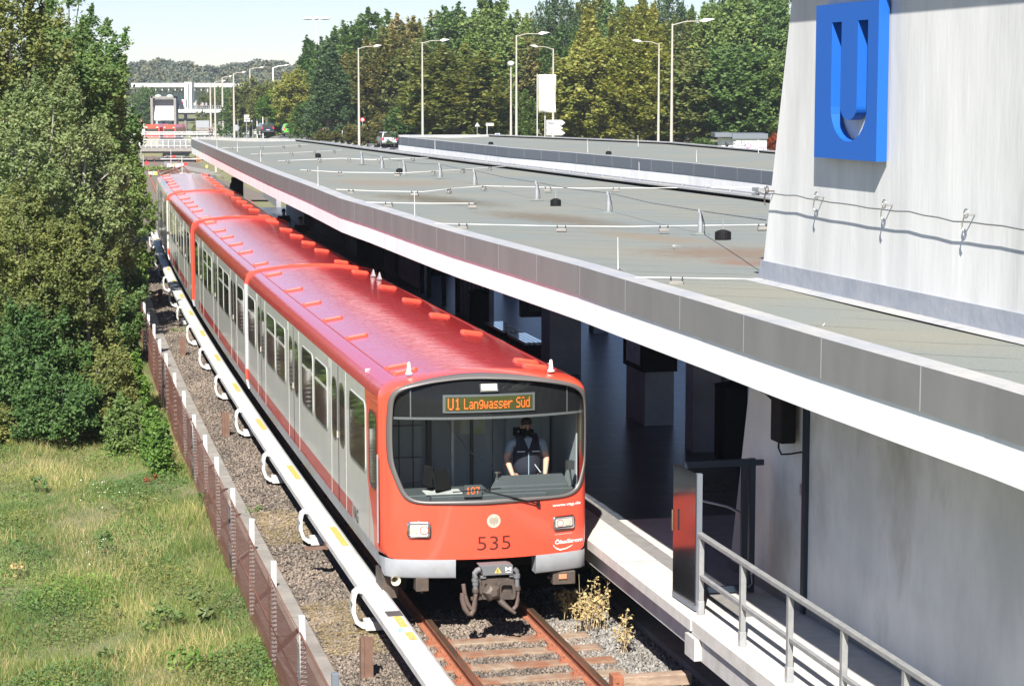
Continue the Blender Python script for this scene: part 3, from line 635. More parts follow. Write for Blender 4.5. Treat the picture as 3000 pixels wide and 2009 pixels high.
for k in range(N_-1):
    quadp([(inner_b[k][0], inner_b[k][1]), (inner_b[k+1][0], inner_b[k+1][1]), (inner_b[k+1][0], zc), (inner_b[k][0], zc)])
def wallp(a, b): mb.add([f0(*a), f0(*b), f1(*b), f1(*a)], [(0, 1, 2, 3)], 1)
for a, b in (((ua, za), (ub, za)), ((ub, za), (ub, zb_)), ((ub, zb_), (ua, zb_)), ((ua, zb_), (ua, za)), ((o0, zt_), (o0, zc)), ((o1, zt_), (o1, zc)), ((i0, zt_), (i0, zc)), ((i1, zt_), (i1, zc)), ((o0, zt_), (i0, zt_)), ((i1, zt_), (o1, zt_))): wallp(a, b)
for k in range(N_-1): wallp(outer_b[k], outer_b[k+1]); wallp(inner_b[k], inner_b[k+1])
mb.build('letter_box', [M['blue'], M['blue']], us)
mb = MB()
for u in (ua-.15, ub+.15):
    for z in (za+.2, zb_-.2): mb.box(W(u, z, .012), (.06, .06, .06), rz=WH)
mb.build('wall_fixing', M['alu'], us)
# cable along the tower with hooks
cb = thing('wall_cable', 'thin steel cable held by hooks and clamps across the white tower wall', 'cable', W(-3, 5.9, .1))
mb = MB(); pts = [W(.02-.35*i*1.0, 5.915-.003*i-.02*math.sin(i*1.3)*(i % 3 == 1), .10) for i in range(30)]; mb.tube(pts, .0075, 5); mb.build('cable', M['midgrey'], cb)
for i, u in enumerate((-.42, -2.0, -3.9, -5.85, -7.8)):
    mb = MB(); c = W(u, 5.90, .06); mb.tube([W(u, 5.93, 0), W(u, 5.93, .12)], .009, 6); mb.tube([W(u+.045*math.cos(a), 5.945+.045*math.sin(a), .10) for a in np.linspace(0, 6.28, 13)], .008, 5)
    mb.tube([W(u+.01, 5.92, .11), W(u+.045, 5.84, .115), W(u+.05, 5.79, .11), W(u+.02, 5.76, .11)], .009, 5); mb.build('hook', M['stainless'] if i else M['coupler'], cb)
mb = MB(); mb.box(W(.02, 5.93, .05), (.07, .22, .05), rz=WH); mb.box(W(.05, 5.87, .07), (.05, .14, .03), rz=WH); mb.build('corner_clamp', M['alu'], cb)
# conduit and loudspeaker on the lower wall
cd = thing('wall_conduit', 'dark vertical cable duct on the grey wall beneath the canopy', 'cable duct', W(-1.9, 1, .03))
mb = MB(); pz = W(-1.62, 1.1, 0); mb.hexa([W(u, z, o) for z in (.80, 4.4) for u, o in ((-1.60, .06), (-1.70, .06), (-1.70, 0), (-1.60, 0))]); mb.build('duct', M['gatedark'], cd)
mb = MB(); mb.box(W(-1.53, 2.32, .02), (.05, .06, .13), rz=WH); mb.build('switch_box', M['alu'], cd)
ls = thing('wall_speaker', 'black hooded loudspeaker with a looped cable hanging high on the grey wall', 'loudspeaker', W(-1.2, 3.2, .2))
mb = MB(); mb.box(W(-1.25, 3.30, .17), (.20, .34, .82), rz=WH); mb.box(W(-1.25, 3.86, .10), (.05, .10, .5), rz=WH)
mb.tube([W(-1.02, 3.45, .18), W(-.86, 3.52, .19), W(-.72, 3.54, .20)], [.10, .12, .13], 12); mb.build('housing', M['black'], ls, bevel=.02)
mb = MB(); mb.tube([W(-1.12, 2.9, .17), W(-1.13, 2.78, .18), W(-1.25, 2.72, .19), W(-1.42, 2.75, .15), W(-1.60, 2.80, .07)], .012, 6); mb.build('cable', M['black'], ls)

# gate with glass field and opened steel leaf
gt = thing('platform_gate', 'dark framed glass gate with mirror writing, standing across the walkway', 'gate', T(-3.1, 2.3, 1.0))
def G(l, z, o=0.0): return T(-3.10+o, l, z)
def gbox(mb, l0, l1, z0, z1, o0=-.03, o1=.03, mi=0): mb.hexa([G(l0, z0, o0), G(l1, z0, o0), G(l1, z0, o1), G(l0, z0, o1), G(l0, z1, o0), G(l1, z1, o0), G(l1, z1, o1), G(l0, z1, o1)], mi)
mb = MB(); gbox(mb, 1.78, 2.66, 2.60, 2.685); gbox(mb, 2.52, 2.60, 1.03, 2.60); gbox(mb, 2.615, 2.69, 1.01, 2.69, -.04, .04); gbox(mb, 1.78, 2.60, 1.03, 1.10); gbox(mb, 1.74, 1.80, 1.03, 2.60); gbox(mb, 2.69, 2.80, 2.60, 2.67); mb.build('frame', M['gatedark'], gt, bevel=.004)
mb = MB(); gbox(mb, 1.80, 2.52, 1.10, 2.60, -.006, .006); gl = mb.build('glass_panel', M['gateglass'], gt)
V, F = fit_text('Zutritt nur für', 0, .40, 2.36, 2.43, bold=.02); V2, F2 = fit_text('Berechtigte', .0, .34, 2.26, 2.33, bold=.02)
mb = MB(); mb.add([G(2.36-u, z, -.010) for u, z in V], F); mb.add([G(2.33-u, z, -.010) for u, z in V2], F2); mb.build('lettering', M['black'], gl)
mb = MB()
for l in (2.555, 2.645): mb.cyl(G(l, 1.24, -.05), .016, .035, 8)
mb.tube([G(2.555, 1.23, -.05), G(2.55, 1.13, -.06), G(2.60, 1.08, -.06), G(2.65, 1.13, -.06), G(2.645, 1.23, -.05)], .007, 6); mb.build('cable_loop', M['alu'], gt)
lf = thing('steel_door_leaf', 'opened polished steel door leaf at the platform edge mirroring the train', 'door', T(-3.5, 1.66, 1.0))
mb = MB(); mb.hexa([T(s, l, z) for z in (1.04, 2.67) for s, l in ((-3.12, 1.635), (-3.90, 1.665), (-3.90, 1.69), (-3.12, 1.66))]); mb.build('panel', M['steel'], lf)
mb = MB(); mb.hexa([T(s, l, z) for z in (1.03, 2.675) for s, l in ((-3.86, 1.675), (-3.93, 1.675), (-3.93, 1.74), (-3.86, 1.74))]); mb.hexa([T(s, l, z) for z in (1.02, 1.08) for s, l in ((-3.12, 1.630), (-3.92, 1.66), (-3.92, 1.70), (-3.12, 1.67))]); mb.build('edge_profile', M['zincb'], lf)
mb = MB(); mb.tube([T(-3.22, 1.60, z) for z in (1.86, 2.0, 2.12)], .014, 6); mb.build('handle', M['chrome'], lf)
# stainless rail behind the gate
sr = thing('stainless_railing', 'stainless railing with glass seen behind the platform gate', 'railing', T(-1.6, 2.55, 1))
mb = MB(); mb.tube([T(-2.2, 2.25, 1.02), T(-2.2, 2.25, 2.02)], .022, 8); mb.tube([T(-2.2, 2.25, 2.02), T(-2.4, 2.60, 1.95), T(-3.05, 2.62, 1.95)], .02, 8); mb.box(T(-2.2, 2.25, 1.03), (.12, .12, .05)); mb.build('tube_frame', M['stainless'], sr)

# ------------------------------------------------------------------ canopies
ZT, ZG, ZW = 4.88, 4.493, 4.146
def poly_canopy(name, label, front_px, back_px, fmat, seams, wall=None, ztop=ZT):
    F_ = [at(x, y, ztop) for x, y in front_px]; B_ = [at(x, y, ztop) for x, y in back_px]   # both from far end to near end
    rt = thing(name, label, 'canopy', (F_[0]+B_[0])/2)
    def resample(P, n):
        L = [0]
        for a, b in zip(P, P[1:]): L.append(L[-1]+(b-a).length)
        out = []
        for i in range(n+1):
            d = L[-1]*i/n; k = max(j for j in range(len(L)) if L[j] <= d+1e-9); k = min(k, len(P)-2); t = (d-L[k])/(L[k+1]-L[k]); out.append(P[k]*(1-t)+P[k+1]*t)
        return out, L[-1]
    n = 60; Fp, LF = resample(F_, n); Bp, LB = resample(B_, n)
    def inward(P, Q, d): return [p+(q-p).normalized()*d for p, q in zip(P, Q)]
    up = lambda P, z: [Vector((p.x, p.y, z)) for p in P]
    F1 = inward(Fp, Bp, .34); B1 = inward(Bp, Fp, .34)
    # roof deck
    mb = MB(); K = 14; V = []
    for i in range(n+1):
        for k in range(K+1):
            t = k/K; p = F1[i]*(1-t)+B1[i]*t; sag = -.05*math.sin(math.pi*t)+.018*math.sin(i*.9+t*7)*math.sin(math.pi*t); V.append((p.x, p.y, ztop-.012+sag))
    mb.add(V, [(i*(K+1)+k, i*(K+1)+k+1, (i+1)*(K+1)+k+1, (i+1)*(K+1)+k) for i in range(n) for k in range(K)], 0, True); mb.build('roof_deck', M['felt'], rt)
    # caps
    def ribbon(mb, A, B, mi=0, sm=False):
        m_ = len(A); mb.add(list(A)+list(B), [(i, i+1, m_+i+1, m_+i) for i in range(m_-1)], mi, sm)
    mb = MB(); ribbon(mb, up(Fp, ztop), up(F1, ztop-.004)); ribbon(mb, up(F1, ztop-.004), up(F1, ztop-.06))
    mb.build('front_cap', M['cap'], rt)
    B2 = inward(Bp, Fp, .30)
    mb = MB(); ribbon(mb, up(Bp, ztop+.10), up(B2, ztop+.10)); ribbon(mb, up(B2, ztop+.10), up(B2, ztop+.055)); ribbon(mb, up(Bp, ztop+.10), up(Bp, ztop-.3)); ribbon(mb, up(B2, ztop+.055), up(Bp, ztop+.055)); mb.build('back_cap', M['cap'], rt)
    B3 = inward(Bp, Fp, .22); mb = MB(); ribbon(mb, up(B3, ztop+.055), up(B3, ztop-.12)); mb.build('shaded_upstand', M['black'], rt)  # upstand coloured black for the shadow beneath the overhanging cap
    mb = MB(); e0, e1 = Vector((Fp[0].x, Fp[0].y, 0)), Vector((Bp[0].x, Bp[0].y, 0)); dd = (Fp[1]-Fp[0]).normalized()
    mb.hexa([e0+Vector((0, 0, ZG)), e1+Vector((0, 0, ZG)), e1+dd*.3+Vector((0, 0, ZG)), e0+dd*.3+Vector((0, 0, ZG)), e0+Vector((0, 0, ztop+.09)), e1+Vector((0, 0, ztop+.09)), e1+dd*.3+Vector((0, 0, ztop+.09)), e0+dd*.3+Vector((0, 0, ztop+.09))]); mb.build('end_cap', M['cap'], rt)
    # grey fascia, panel seams, white band, soffit
    mb = MB(); ribbon(mb, up(Fp, ztop), up(Fp, ZG)); F0 = inward(Fp, Bp, .024); ribbon(mb, up(Fp, ZG), up(F0, ZG)); ribbon(mb, up(Bp, ztop), up(Bp, ZG)); fa = mb.build('fascia', fmat, rt)
    nseam = int(LF/2.12)
    for i in range(nseam):
        d = (i+.35)*2.12/LF*n; k = int(d); t = d-k
        if k >= n: continue
        p = Fp[k]*(1-t)+Fp[k+1]*t; nrm = (p-(Bp[k])).normalized(); p = p+nrm*.002; dr = (Fp[k+1]-Fp[k]).normalized()*(.008+.00010*p.y)
        mb = MB(); mb.add([Vector((p.x, p.y, ZG))-dr, Vector((p.x, p.y, ZG))+dr, Vector((p.x, p.y, ztop-.002))+dr, Vector((p.x, p.y, ztop-.002))-dr], [(0, 1, 2, 3)]); mb.build('panel_seam', M['seam'], fa)
    mb = MB(); ribbon(mb, up(F0, ZG), up(F0, ZW)); F5 = inward(Fp, Bp, .33); ribbon(mb, up(F0, ZW), up(F5, ZW)); Bq = inward(Bp, Fp, .13); ribbon(mb, up(Bq, ZG), up(Bq, ZW)); mb.build('white_band', M['whitewall'], rt)
    mb = MB(); ribbon(mb, up(F5, ZW+.02), up(inward(Bp, Fp, .2), ZW+.02)); mb.build('soffit', M['ceil'], rt)
    return rt, Fp, Bp
c1f = [(560, 407), (615, 430), (660, 449), (710, 470), (792, 503), (900, 543), (1000, 583), (1091, 608.4), (1193, 640), (1321, 678.6), (1490, 723.5), (1700, 780), (1848, 825), (2009, 871), (2205.5, 930), (2443, 1000), (2741.6, 1083.7), (3000, 1155), (3900, 1440), (5400, 1960)]
c1b = [(874, 413), (966, 424), (1093, 441), (1500, 492), (1877, 540), (2259, 587), (2600, 640), (3000, 720), (3900, 900), (5400, 1250)]
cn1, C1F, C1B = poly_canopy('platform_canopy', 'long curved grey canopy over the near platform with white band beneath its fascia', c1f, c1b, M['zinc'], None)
c2f = [(1166, 400.5), (1500, 434), (1671, 447), (2007, 476.6), (2265, 502.7), (2700, 552), (3300, 640)]
c2b = [(1439, 399.5), (1700, 410), (1967, 422), (2272, 449.7), (2700, 480), (3300, 530)]
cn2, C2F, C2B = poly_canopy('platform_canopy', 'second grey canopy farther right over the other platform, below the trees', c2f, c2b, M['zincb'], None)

# things on the roofs
ZR = 4.84
for (px, py, r_) in ((2118, 700, .20), (1628, 602, .17), (1171, 508, .16), (932, 461, .16), (1783, 454, .17), (1438, 425, .17)):
    lab = {2118: 'black domed roof drain strainer beside the silt stain near the tower', 1628: 'black domed roof drain in the middle of the near canopy roof', 1171: 'black roof drain standing next to a cable post with a slanting stay', 932: 'farthest small black roof drain on the near canopy', 1783: 'black roof drain alone on the second canopy, right of the flags', 1438: 'small black roof drain at the far end of the second canopy'}[px]
    c = at(px, py, ZR); t = thing('roof_drain', lab, 'roof drain', c, 'roof drains on the canopies'); mb = MB()
    mb.tube([c+Vector((0, 0, z)) for z in (-.02, .08, .13, .15)], [r_*.62, r_*.62, r_*.5, r_*.15], 18)
    for k in range(18):
        a = 2*math.pi*k/18; mb.box(c+Vector((r_*.60*math.cos(a), r_*.60*math.sin(a), .05)), (.02, .02, .13), rz=a)
    mb.build('strainer', M['black'], t); mb = MB(); mb.tube([c+Vector((0, 0, .12)), c+Vector((0, 0, .32))], .010, 5); mb.build('pin', M['alu'], t)
posts_px = [(2052, 686), (1783, 622), (1571, 586), (1513, 544), (1393, 521), (1287, 512), (1184, 512), (1119, 474)]
plab = ['nearest grey cable post on the canopy roof, left of the tower foot', 'second grey cable post from the tower on the near canopy', 'grey cable post behind the round drain on the near canopy', 'grey cable post with two slack wires in the middle of the near canopy', 'slim grey cable post with a leaning wire', 'slim grey cable post between the leaning one and the stayed one', 'cable post with slanting stay beside a black drain', 'farthest cable post on the near canopy roof']
# posts follow the cable along the roof middle
prot = None; PP = [(2052, 683), (1783, 621), (1573, 584), (1390, 542), (1289, 520), (1184, 511), (1119, 494), (1060, 480)]
tops = []
for i, (px, py) in enumerate(PP):
    c = at(px, py, ZR); tops.append(c+Vector((0, 0, .37)))
    t = thing('cable_post', plab[i], 'cable post', c, 'cable posts on the near canopy'); mb = MB()
    mb.tube([c+Vector((0, 0, z)) for z in (-.02, .012)], [.16, .05], 16, mi=1); mb.tube([c, c+Vector((0, 0, .25))], .045, 14); mb.build('sleeve', [M['alu'], M['felt']], t)
    mb = MB(); mb.tube([c+Vector((0, 0, .24)), c+Vector((0, 0, .34))], .040, 14); mb.box(c+Vector((0, 0, .36)), (.09, .04, .035)); mb.box(c+Vector((-.03, 0, .39)), (.02, .02, .04)); mb.build('head', M['alu'], t)
    mb = MB(); mb.tube([c+Vector((.0, -.02, .36)), c+Vector((.05, -.06, .2)), c+Vector((.07, -.05, .08)), c+Vector((.06, -.05, .0))], .007, 4); mb.build('slack_wire', M['black'], t)
sc_ = thing('safety_cable', 'thin dark safety cable strung over the posts of the near canopy roof', 'cable', tops[0])
mb = MB(); P = [W(-.2, 5.55, .01), tops[0]]
for a, b in zip(tops, tops[1:]): P += [(a+b)/2+Vector((0, 0, -.03)), b]
mb.tube(P, .0085, 5); mb.build('cable', M['midgrey'], sc_)
# lightning conductor wires on little concrete blocks
wires = [([(1862, 812), (2232, 818)], 'near end of the canopy beside the tower'), ([(1276, 655), (1610, 662), (1840, 664), (2240, 658)], 'below the middle silt stain'), ([(1073, 593), (1240, 596), (1387, 596)], 'short one ending left of the dark silt stain'), ([(985, 555), (1100, 560), (1240, 562), (1330, 552), (1420, 545), (1560, 548), (1700, 552), (2250, 549)], 'longest, across the roof middle'), ([(880, 498), (1000, 505), (1180, 507), (1300, 500), (1490, 487)], 'passing the stayed cable post'), ([(815, 472), (1000, 464), (1090, 468), (1255, 462)], 'thin one near the back cap'), ([(735, 452), (880, 447), (1000, 440)], 'second from the far end'), ([(650, 434), (800, 430), (900, 424)], 'farthest one at the far end')]
for i, (P, lab) in enumerate(wires):
    Q = [at(x, y, ZR+.10) for x, y in P]; t = thing('lightning_wire', 'white lightning wire on small concrete blocks, '+lab, 'lightning conductor', Q[0], 'lightning conductors on the near canopy')
    mb = MB(); mb.tube(Q, .004+.00006*Q[0].y, 5); mb.build('wire', M['lampwhite'], t)
    L = 0; nxt = .5
    for a, b in zip(Q, Q[1:]):
        d = (b-a); Ls = d.length; u = d.normalized()
        while nxt < L+Ls:
            c = a+u*(nxt-L); rz = math.atan2(u.y, u.x); mb = MB(); mb.box(Vector((c.x, c.y, ZR+.035)), (.17, .09, .05), rz=rz); mb.box(Vector((c.x, c.y, ZR+.09))-u*.07, (.02, .05, .05), rz=rz, mi=1); mb.box(Vector((c.x, c.y, ZR+.09))+u*.07, (.02, .05, .05), rz=rz, mi=1)
            mb.build('block', [M['concrete'], M['darkgrey']], t, bevel=.01); nxt += 1.75
        L += Ls
# lightning rods: foot pixel and tip pixel
rods = [(1811, 790, 695, 'tall thin white lightning rod on the front cap left of the tower'), (1215, 634, 561, 'thin white lightning rod between the two dark silt stains'), (1275, 458, 412, 'lightning rod leaning at the back cap of the near canopy'), (1873, 532, 475, 'slanting white lightning rod on the back cap, right half of the near canopy'), (932, 545, 488, 'thin white lightning rod left of the long conductor wire'), (764, 475, 440, 'white lightning rod near the far end of the near canopy'), (696, 446, 417, 'second farthest thin lightning rod'), (636, 436, 410, 'farthest thin lightning rod on the near canopy'), (1722, 448, 410, 'lightning rod on the second canopy left of the drain'), (2041, 476, 440, 'lightning rod on the second canopy front edge, right part'), (1870, 430, 397, 'lightning rod on the back edge of the second canopy'), (2222, 450, 408, 'lightning rod on the second canopy in front of the graffiti shed')]
for x, y0, y1, lab in rods:
    c = at(x, y0, ZT); tip = atY(x-1, y1, c.y); t = thing('lightning_rod', lab, 'lightning rod', c, 'lightning rods on the canopies'); mb = MB(); r_ = .005+.00008*c.y; mb.tube([c, tip], [r_*1.2, r_*.7], 5); mb.build('rod', M['white'], t)
    mb = MB(); mb.tube([c+Vector((0, 0, .05)), c+Vector((.05, .02, .0)), c+Vector((.1, .05, -.02))], r_*1.3, 5); mb.build('foot_clamp', M['alu'], t)
# clips on the back cap
cl = thing('cap_conductor', 'line of small wire clips along the back cap of the near canopy', 'lightning conductor', C1B[30])
mb = MB(); mb.tube([Vector((p.x, p.y, ZT+.125))+(f-p).normalized()*.1 for p, f in zip(C1B[4:58], C1F[4:58])], .012, 4); mb.build('wire', M['alu'], cl)
for i in range(6, 56, 1):
    p = C1B[i]; mb = MB(); q = Vector((p.x, p.y, ZT+.125))+(C1F[i]-p).normalized()*.1; mb.box(q, (.10, .05, .05), rz=.3); mb.tube([q, q+Vector((.06, 0, .06)), q+Vector((.1, 0, .02))], .01, 4); mb.build('clip', M['alu'], cl)
for (px, py, lab) in ((2402, 953, 'small white scrap of litter on the front cap near the tower'), (1983, 722, 'small white scrap on the canopy roof left of the drain')):
    c = at(px, py, ZR+.03); mb = MB(); V = [c+Vector((random.uniform(-.07, .07), random.uniform(-.07, .07), random.uniform(-.02, .035))) for _ in range(7)]; mb.add(V, [(0, 1, 2), (2, 3, 4), (4, 5, 6), (0, 3, 6)]); tag(mb.build('litter', M['white']), lab, 'litter')

# ------------------------------------------------------------------ the train
def proj(X, Y, Z):
    Z = Z-CZ; d = Y*_cp-Z*_sp; u = Y*_sp+Z*_cp; return 1500+FPX*X/d, 1004.5-FPX*u/d
def xs_(x, l, z=2.0):                        # distance along the track where lateral line l crosses photo column x
    lo, hi = -30, 300
    for _ in range(50):
        s = (lo+hi)/2; q = T(s, l, z)
        if proj(*q)[0] > x: lo = s
        else: hi = s
    return s
train = thing('metro_train', 'long red and silver metro train with number 535 standing at the curved platform', 'train', T(0, 0, 0))
HL, HR = -1.45, 1.41
def sec(dw=0.0, zr=3.50, z0=.757):
    L = [(HL+.05+dw, z0), (HL+.02+dw, .90), (HL+dw, 1.0), (HL+dw, 1.235), (HL+dw, 3.085)]
    arc = [(.012, 3.15), (.04, 3.215), (.09, 3.27), (.17, 3.315), (.27, 3.345), (.42, 3.372), (.68, 3.41), (.96, 3.435), (1.2, 3.447)]
    k = (zr-3.085)/(3.50-3.085)*1.0
    up = [(HL+dw+a, 3.085+(z-3.085)*k) for a, z in arc]; A = L+up
    B = [(-l-.04, z) for l, z in reversed(A)]
    return A+[(-.02, 3.085+(3.452-3.085)*k)]+B
SEC = sec(); NA = 5
WIN = [(1.34, 2.74, 0), (5.13, 6.52, 1), (6.84, 8.18, 1), (10.72, 12.06, 1), (12.38, 13.77, 1), (16.16, 17.56, 1)]
DOOR = [3.94, 9.45, 14.96]
def side_pt(s, z, sg, o=0.0):
    l = (HL if sg < 0 else HR)+sg*o
    if z < 1.0: l -= sg*.05*(1.0-z)/.243
    return T(s, l, z)
def cutfront(z): return np.interp(z, [.95, 1.235, 1.42, 1.84, 3.09], [.64, .70, .84, 1.20, 1.38])
def car(k, s0, s1, cab0, cab1):
    zr = [.757, .90, 1.0, 1.235, 1.42, 1.84, 2.3, 2.8, 3.085]
    mb = MB()
    for sg in (-1, 1):
        for i in range(len(zr)-1):
            za_, zb2 = zr[i], zr[i+1]
            def bnd(z, end):
                if end == 0: return s0+(.35 if cab0 else 0)
                return s1-(.35 if cab1 else 0)
            segs = []
            A0, A1 = bnd(za_, 0), bnd(za_, 1)
            if za_ < .95: segs = [((A0, A0), (A1, A1), 2)]
            else:
                c0 = (s0+cutfront(za_), s0+cutfront(zb2)) if cab0 else (A0, A0)
                c1 = (s1-cutfront(za_), s1-cutfront(zb2)) if cab1 else (A1, A1)
                if cab0: segs.append(((A0, A0), c0, 3))
                if cab1: segs.append((c1, (A1, A1), 3))
                mid = 1 if abs(za_-1.0) < .01 else 0
                if mid == 1:
                    st0 = s0+2.6 if cab0 else A0; st1 = s1-2.6 if cab1 else A1
                    if cab0: segs.append((c0, (st0, st0), 0))
                    if cab1: segs.append(((st1, st1), c1, 0))
                    segs.append(((st0, st0), (st1, st1), 1))
                elif za_ >= 1.0 : segs.append((c0, c1, 0))
                else: segs = [((A0, A0), (A1, A1), 2)]
            for (a0, a1), (b0, b1), mi in segs:
                n = max(1, int(abs(b0-a0)/2.5))
                for j in range(n):
                    t0, t1 = j/n, (j+1)/n; P = [side_pt(a0+(b0-a0)*t0, za_, sg), side_pt(a0+(b0-a0)*t1, za_, sg), side_pt(a1+(b1-a1)*t1, zb2, sg), side_pt(a1+(b1-a1)*t0, zb2, sg)]
                    mb.add(P, [(0, 1, 2, 3)], mi)
    # end walls and underfloor
    for s, cabf in ((s0, cab0), (s1, cab1)):
        if not cabf: mb.add([T(s, l, z) for l, z in SEC], [tuple(range(len(SEC)))], 2)
    mb.add([T(s0+.4, HL+.06, .76), T(s1-.4, HL+.06, .76), T(s1-.4, HR-.06, .76), T(s0+.4, HR-.06, .76)], [(0, 1, 2, 3)], 4)
    body = mb.build('car_body', [M['silver'], M['reddark'], M['skirt'], M['red'], M['black']], train)
    rp_ = SEC[4:-4]; mb = MB(); sa, sb = s0+(.35 if cab0 else 0), s1-(.35 if cab1 else 0); sweep(mb, rp_, sa, sb, 1.2, close=False, sm=True)
    roof = mb.build('roof', M['roofred'], train)
    mb = MB()
    for l in (-1.17, 1.13): sweep(mb, [(l-.011, 3.33), (l+.011, 3.33), (l+.011, 3.352), (l-.011, 3.352)], s0+(.75 if cab0 else .05), s1-(.75 if cab1 else .05), 1.5)
    mb.build('rain_gutter', M['reddark'], roof)
    # bogies and underfloor boxes
    mb = MB()
    for sc in (3.1, 14.9):
        for sg in (-1, 1):
            for d in (-1.0, 1.0):
                c = T(s0+sc+d, sg*.75, .43); h = hd(s0+sc); a = Vector((math.cos(h), math.sin(h), 0)); mb.tube([c-a*.06, c+a*.06], .42, 20)
            mb.box(T(s0+sc, sg*1.05, .5), (.12, 2.9, .22), rz=hd(s0+sc))
    for sc, ln in ((6.2, 1.6), (9.0, 2.4), (11.9, 1.3)): mb.box(T(s0+sc, 0, .52), (2.3, ln, .42), rz=hd(s0+sc))
    mb.build('bogie', M['black'], train)
    mk = lambda s: s0+s if (cab0 or not cab1) else s1-s
    for sg in (-1, 1):
        for a, b, bar in WIN:
            if not (cab0 or cab1) : pass
            A, B = sorted((mk(a), mk(b)))
            f0 = lambda s, z: side_pt(s, z, sg, .0); 
            mb = MB(); P = rrect(A, 1.925, B, 2.86, .11); mb.prism(P, lambda s, z: side_pt(s, z, sg, .001), lambda s, z: side_pt(s, z, sg, .007)); w = mb.build('window', M['sideglass'], train)
            mb = MB(); Q = rrect(A-.028, 1.897, B+.028, 2.888, .13); n = len(P)
            Q2 = rrect(A-.045, 1.876, B+.045, 2.902, .14)
            mb.add([side_pt(s, z, sg, .012) for s, z in P]+[side_pt(s, z, sg, .014) for s, z in Q], [(i, (i+1) % n, n+(i+1) % n, n+i) for i in range(n)], 0)
            mb.add([side_pt(s, z, sg, .014) for s, z in Q]+[side_pt(s, z, sg, .002) for s, z in Q2], [(i, (i+1) % n, n+(i+1) % n, n+i) for i in range(n)], 1)
            if bar: mb.hexa([side_pt(s, z, sg, o) for z, o_ in ((2.535, 0), (2.575, 0)) for s, o in ((A, .015), (B, .015), (B, .004), (A, .004))], 1)
            mb.build('window_frame', [M['gasket'], M['silver']], w)
        for dc in DOOR:
            D = mk(dc); mb = MB()
            for s, w_, mi in ((D, .012, 1), (D-.76, .008, 0), (D+.76, .008, 0)): mb.hexa([side_pt(s+a, z, sg, o) for z in (1.0, 3.07) for a, o in ((-w_, .004), (w_, .004), (w_, .0), (-w_, .0))], mi)
            dr = mb.build('door', [M['silver'], M['black']], train)
            for a, b in ((-.62, -.16), (.16, .62)):
                mb = MB(); P = rrect(D+a, 1.93, D+b, 2.83, .16); n = len(P); Q = rrect(D+a-.03, 1.90, D+b+.03, 2.86, .19)
                mb.prism(P, lambda s, z: side_pt(s, z, sg, .001), lambda s, z: side_pt(s, z, sg, .006), 0)
                mb.add([side_pt(s, z, sg, .008) for s, z in P]+[side_pt(s, z, sg, .011) for s, z in Q], [(i, (i+1) % n, n+(i+1) % n, n+i) for i in range(n)], 1); mb.build('door_window', [M['sideglass'], M['gasket']], dr)
            mb = MB(); mb.box(side_pt(D+.05, 2.02, sg, .012), (.02, .05, .10), rz=hd(D)); mb.build('door_handle', M['lens'], dr)
    mb = MB()
    for s in (4.9, 10.3, 15.8):
        for j in range(5): mb.box(side_pt(mk(s), 2.94+.03*j, -1, .004), (.006, .05, .014), rz=hd(s0))
    mb.build('vent_slots', M['white'], train)
    for s in (.76, 1.32, 5.02, 7.7, 10.4, 13.13, 16.75) if (cab0 or cab1) else ():
        ss_ = mk(s)
        for l in (-1.0, .84):
            mb = MB(); P = rrect(-.19, -.065, .19, .065, .04, 3); zz = 0
            n = len(P); f = lambda k_, dz: [T(ss_+b*k_, l+a*k_, float(np.interp(abs(l+a*k_+.02), [0, .23, .47, .75, 1.01, 1.16, 1.26], [3.452, 3.447, 3.435, 3.41, 3.372, 3.345, 3.315]))+dz) for a, b in P]
            A_, B_, C_ = f(1, -.02), f(.94, .022), f(.80, .038); mb.add(A_+B_+C_, [(i, (i+1) % n, n+(i+1) % n, n+i) for i in range(n)]+[(n+i, n+(i+1) % n, 2*n+(i+1) % n, 2*n+i) for i in range(n)]+[tuple(range(2*n, 3*n))], 0, False)
            mb.build('roof_vent', M['red'], roof)
    return body
car(0, 0.0, 18.0, True, False); car(1, 18.25, 36.25, False, True); car(2, 36.45, 54.45, True, False); car(3, 54.7, 72.7, False, True)
def ring(s, w, mats, zsp, dw=.035, name='gangway_ring'):
    mb = MB(); P = [(l+(-dw if l < 0 else dw)*(1 if abs(l) > .3 else 0), z+(dw if z > 3.2 else 0)) for l, z in sec(0, 3.5, .80)]
    n = len(P); IN = SEC
    for o in (-w/2, w/2): pass
    A = [T(s-w/2, l, z) for l, z in P]; B = [T(s+w/2, l, z) for l, z in P]; C = [T(s-w/2, l*.9, z-.08 if z > 3 else z) for l, z in P]; D = [T(s+w/2, l*.9, z-.08 if z > 3 else z) for l, z in P]
    for i in range(n-1):
        zm = (P[i][1]+P[i+1][1])/2; mi = zsp(zm)
        mb.add([A[i], A[i+1], B[i+1], B[i]], [(0, 1, 2, 3)], mi, False); mb.add([A[i], A[i+1], C[i+1], C[i]], [(3, 2, 1, 0)], mi); mb.add([B[i], B[i+1], D[i+1], D[i]], [(0, 1, 2, 3)], mi)
    mb.build(name, mats, train)
zA = lambda z: 0 if z > 3.0 else (0 if 1.0 < z < 1.235 else 1)
ring(18.12, .22, [M['red'], M['white']], zA); ring(54.58, .22, [M['red'], M['white']], zA)
zB = lambda z: 0 if z > 1.0 else 1
ring(36.42, .30, [M['red'], M['skirtfront']], zB, .05, 'cab_end_frame'); ring(36.20, .12, [M['reddark'], M['skirt']], zB, .01, 'cab_end_frame')

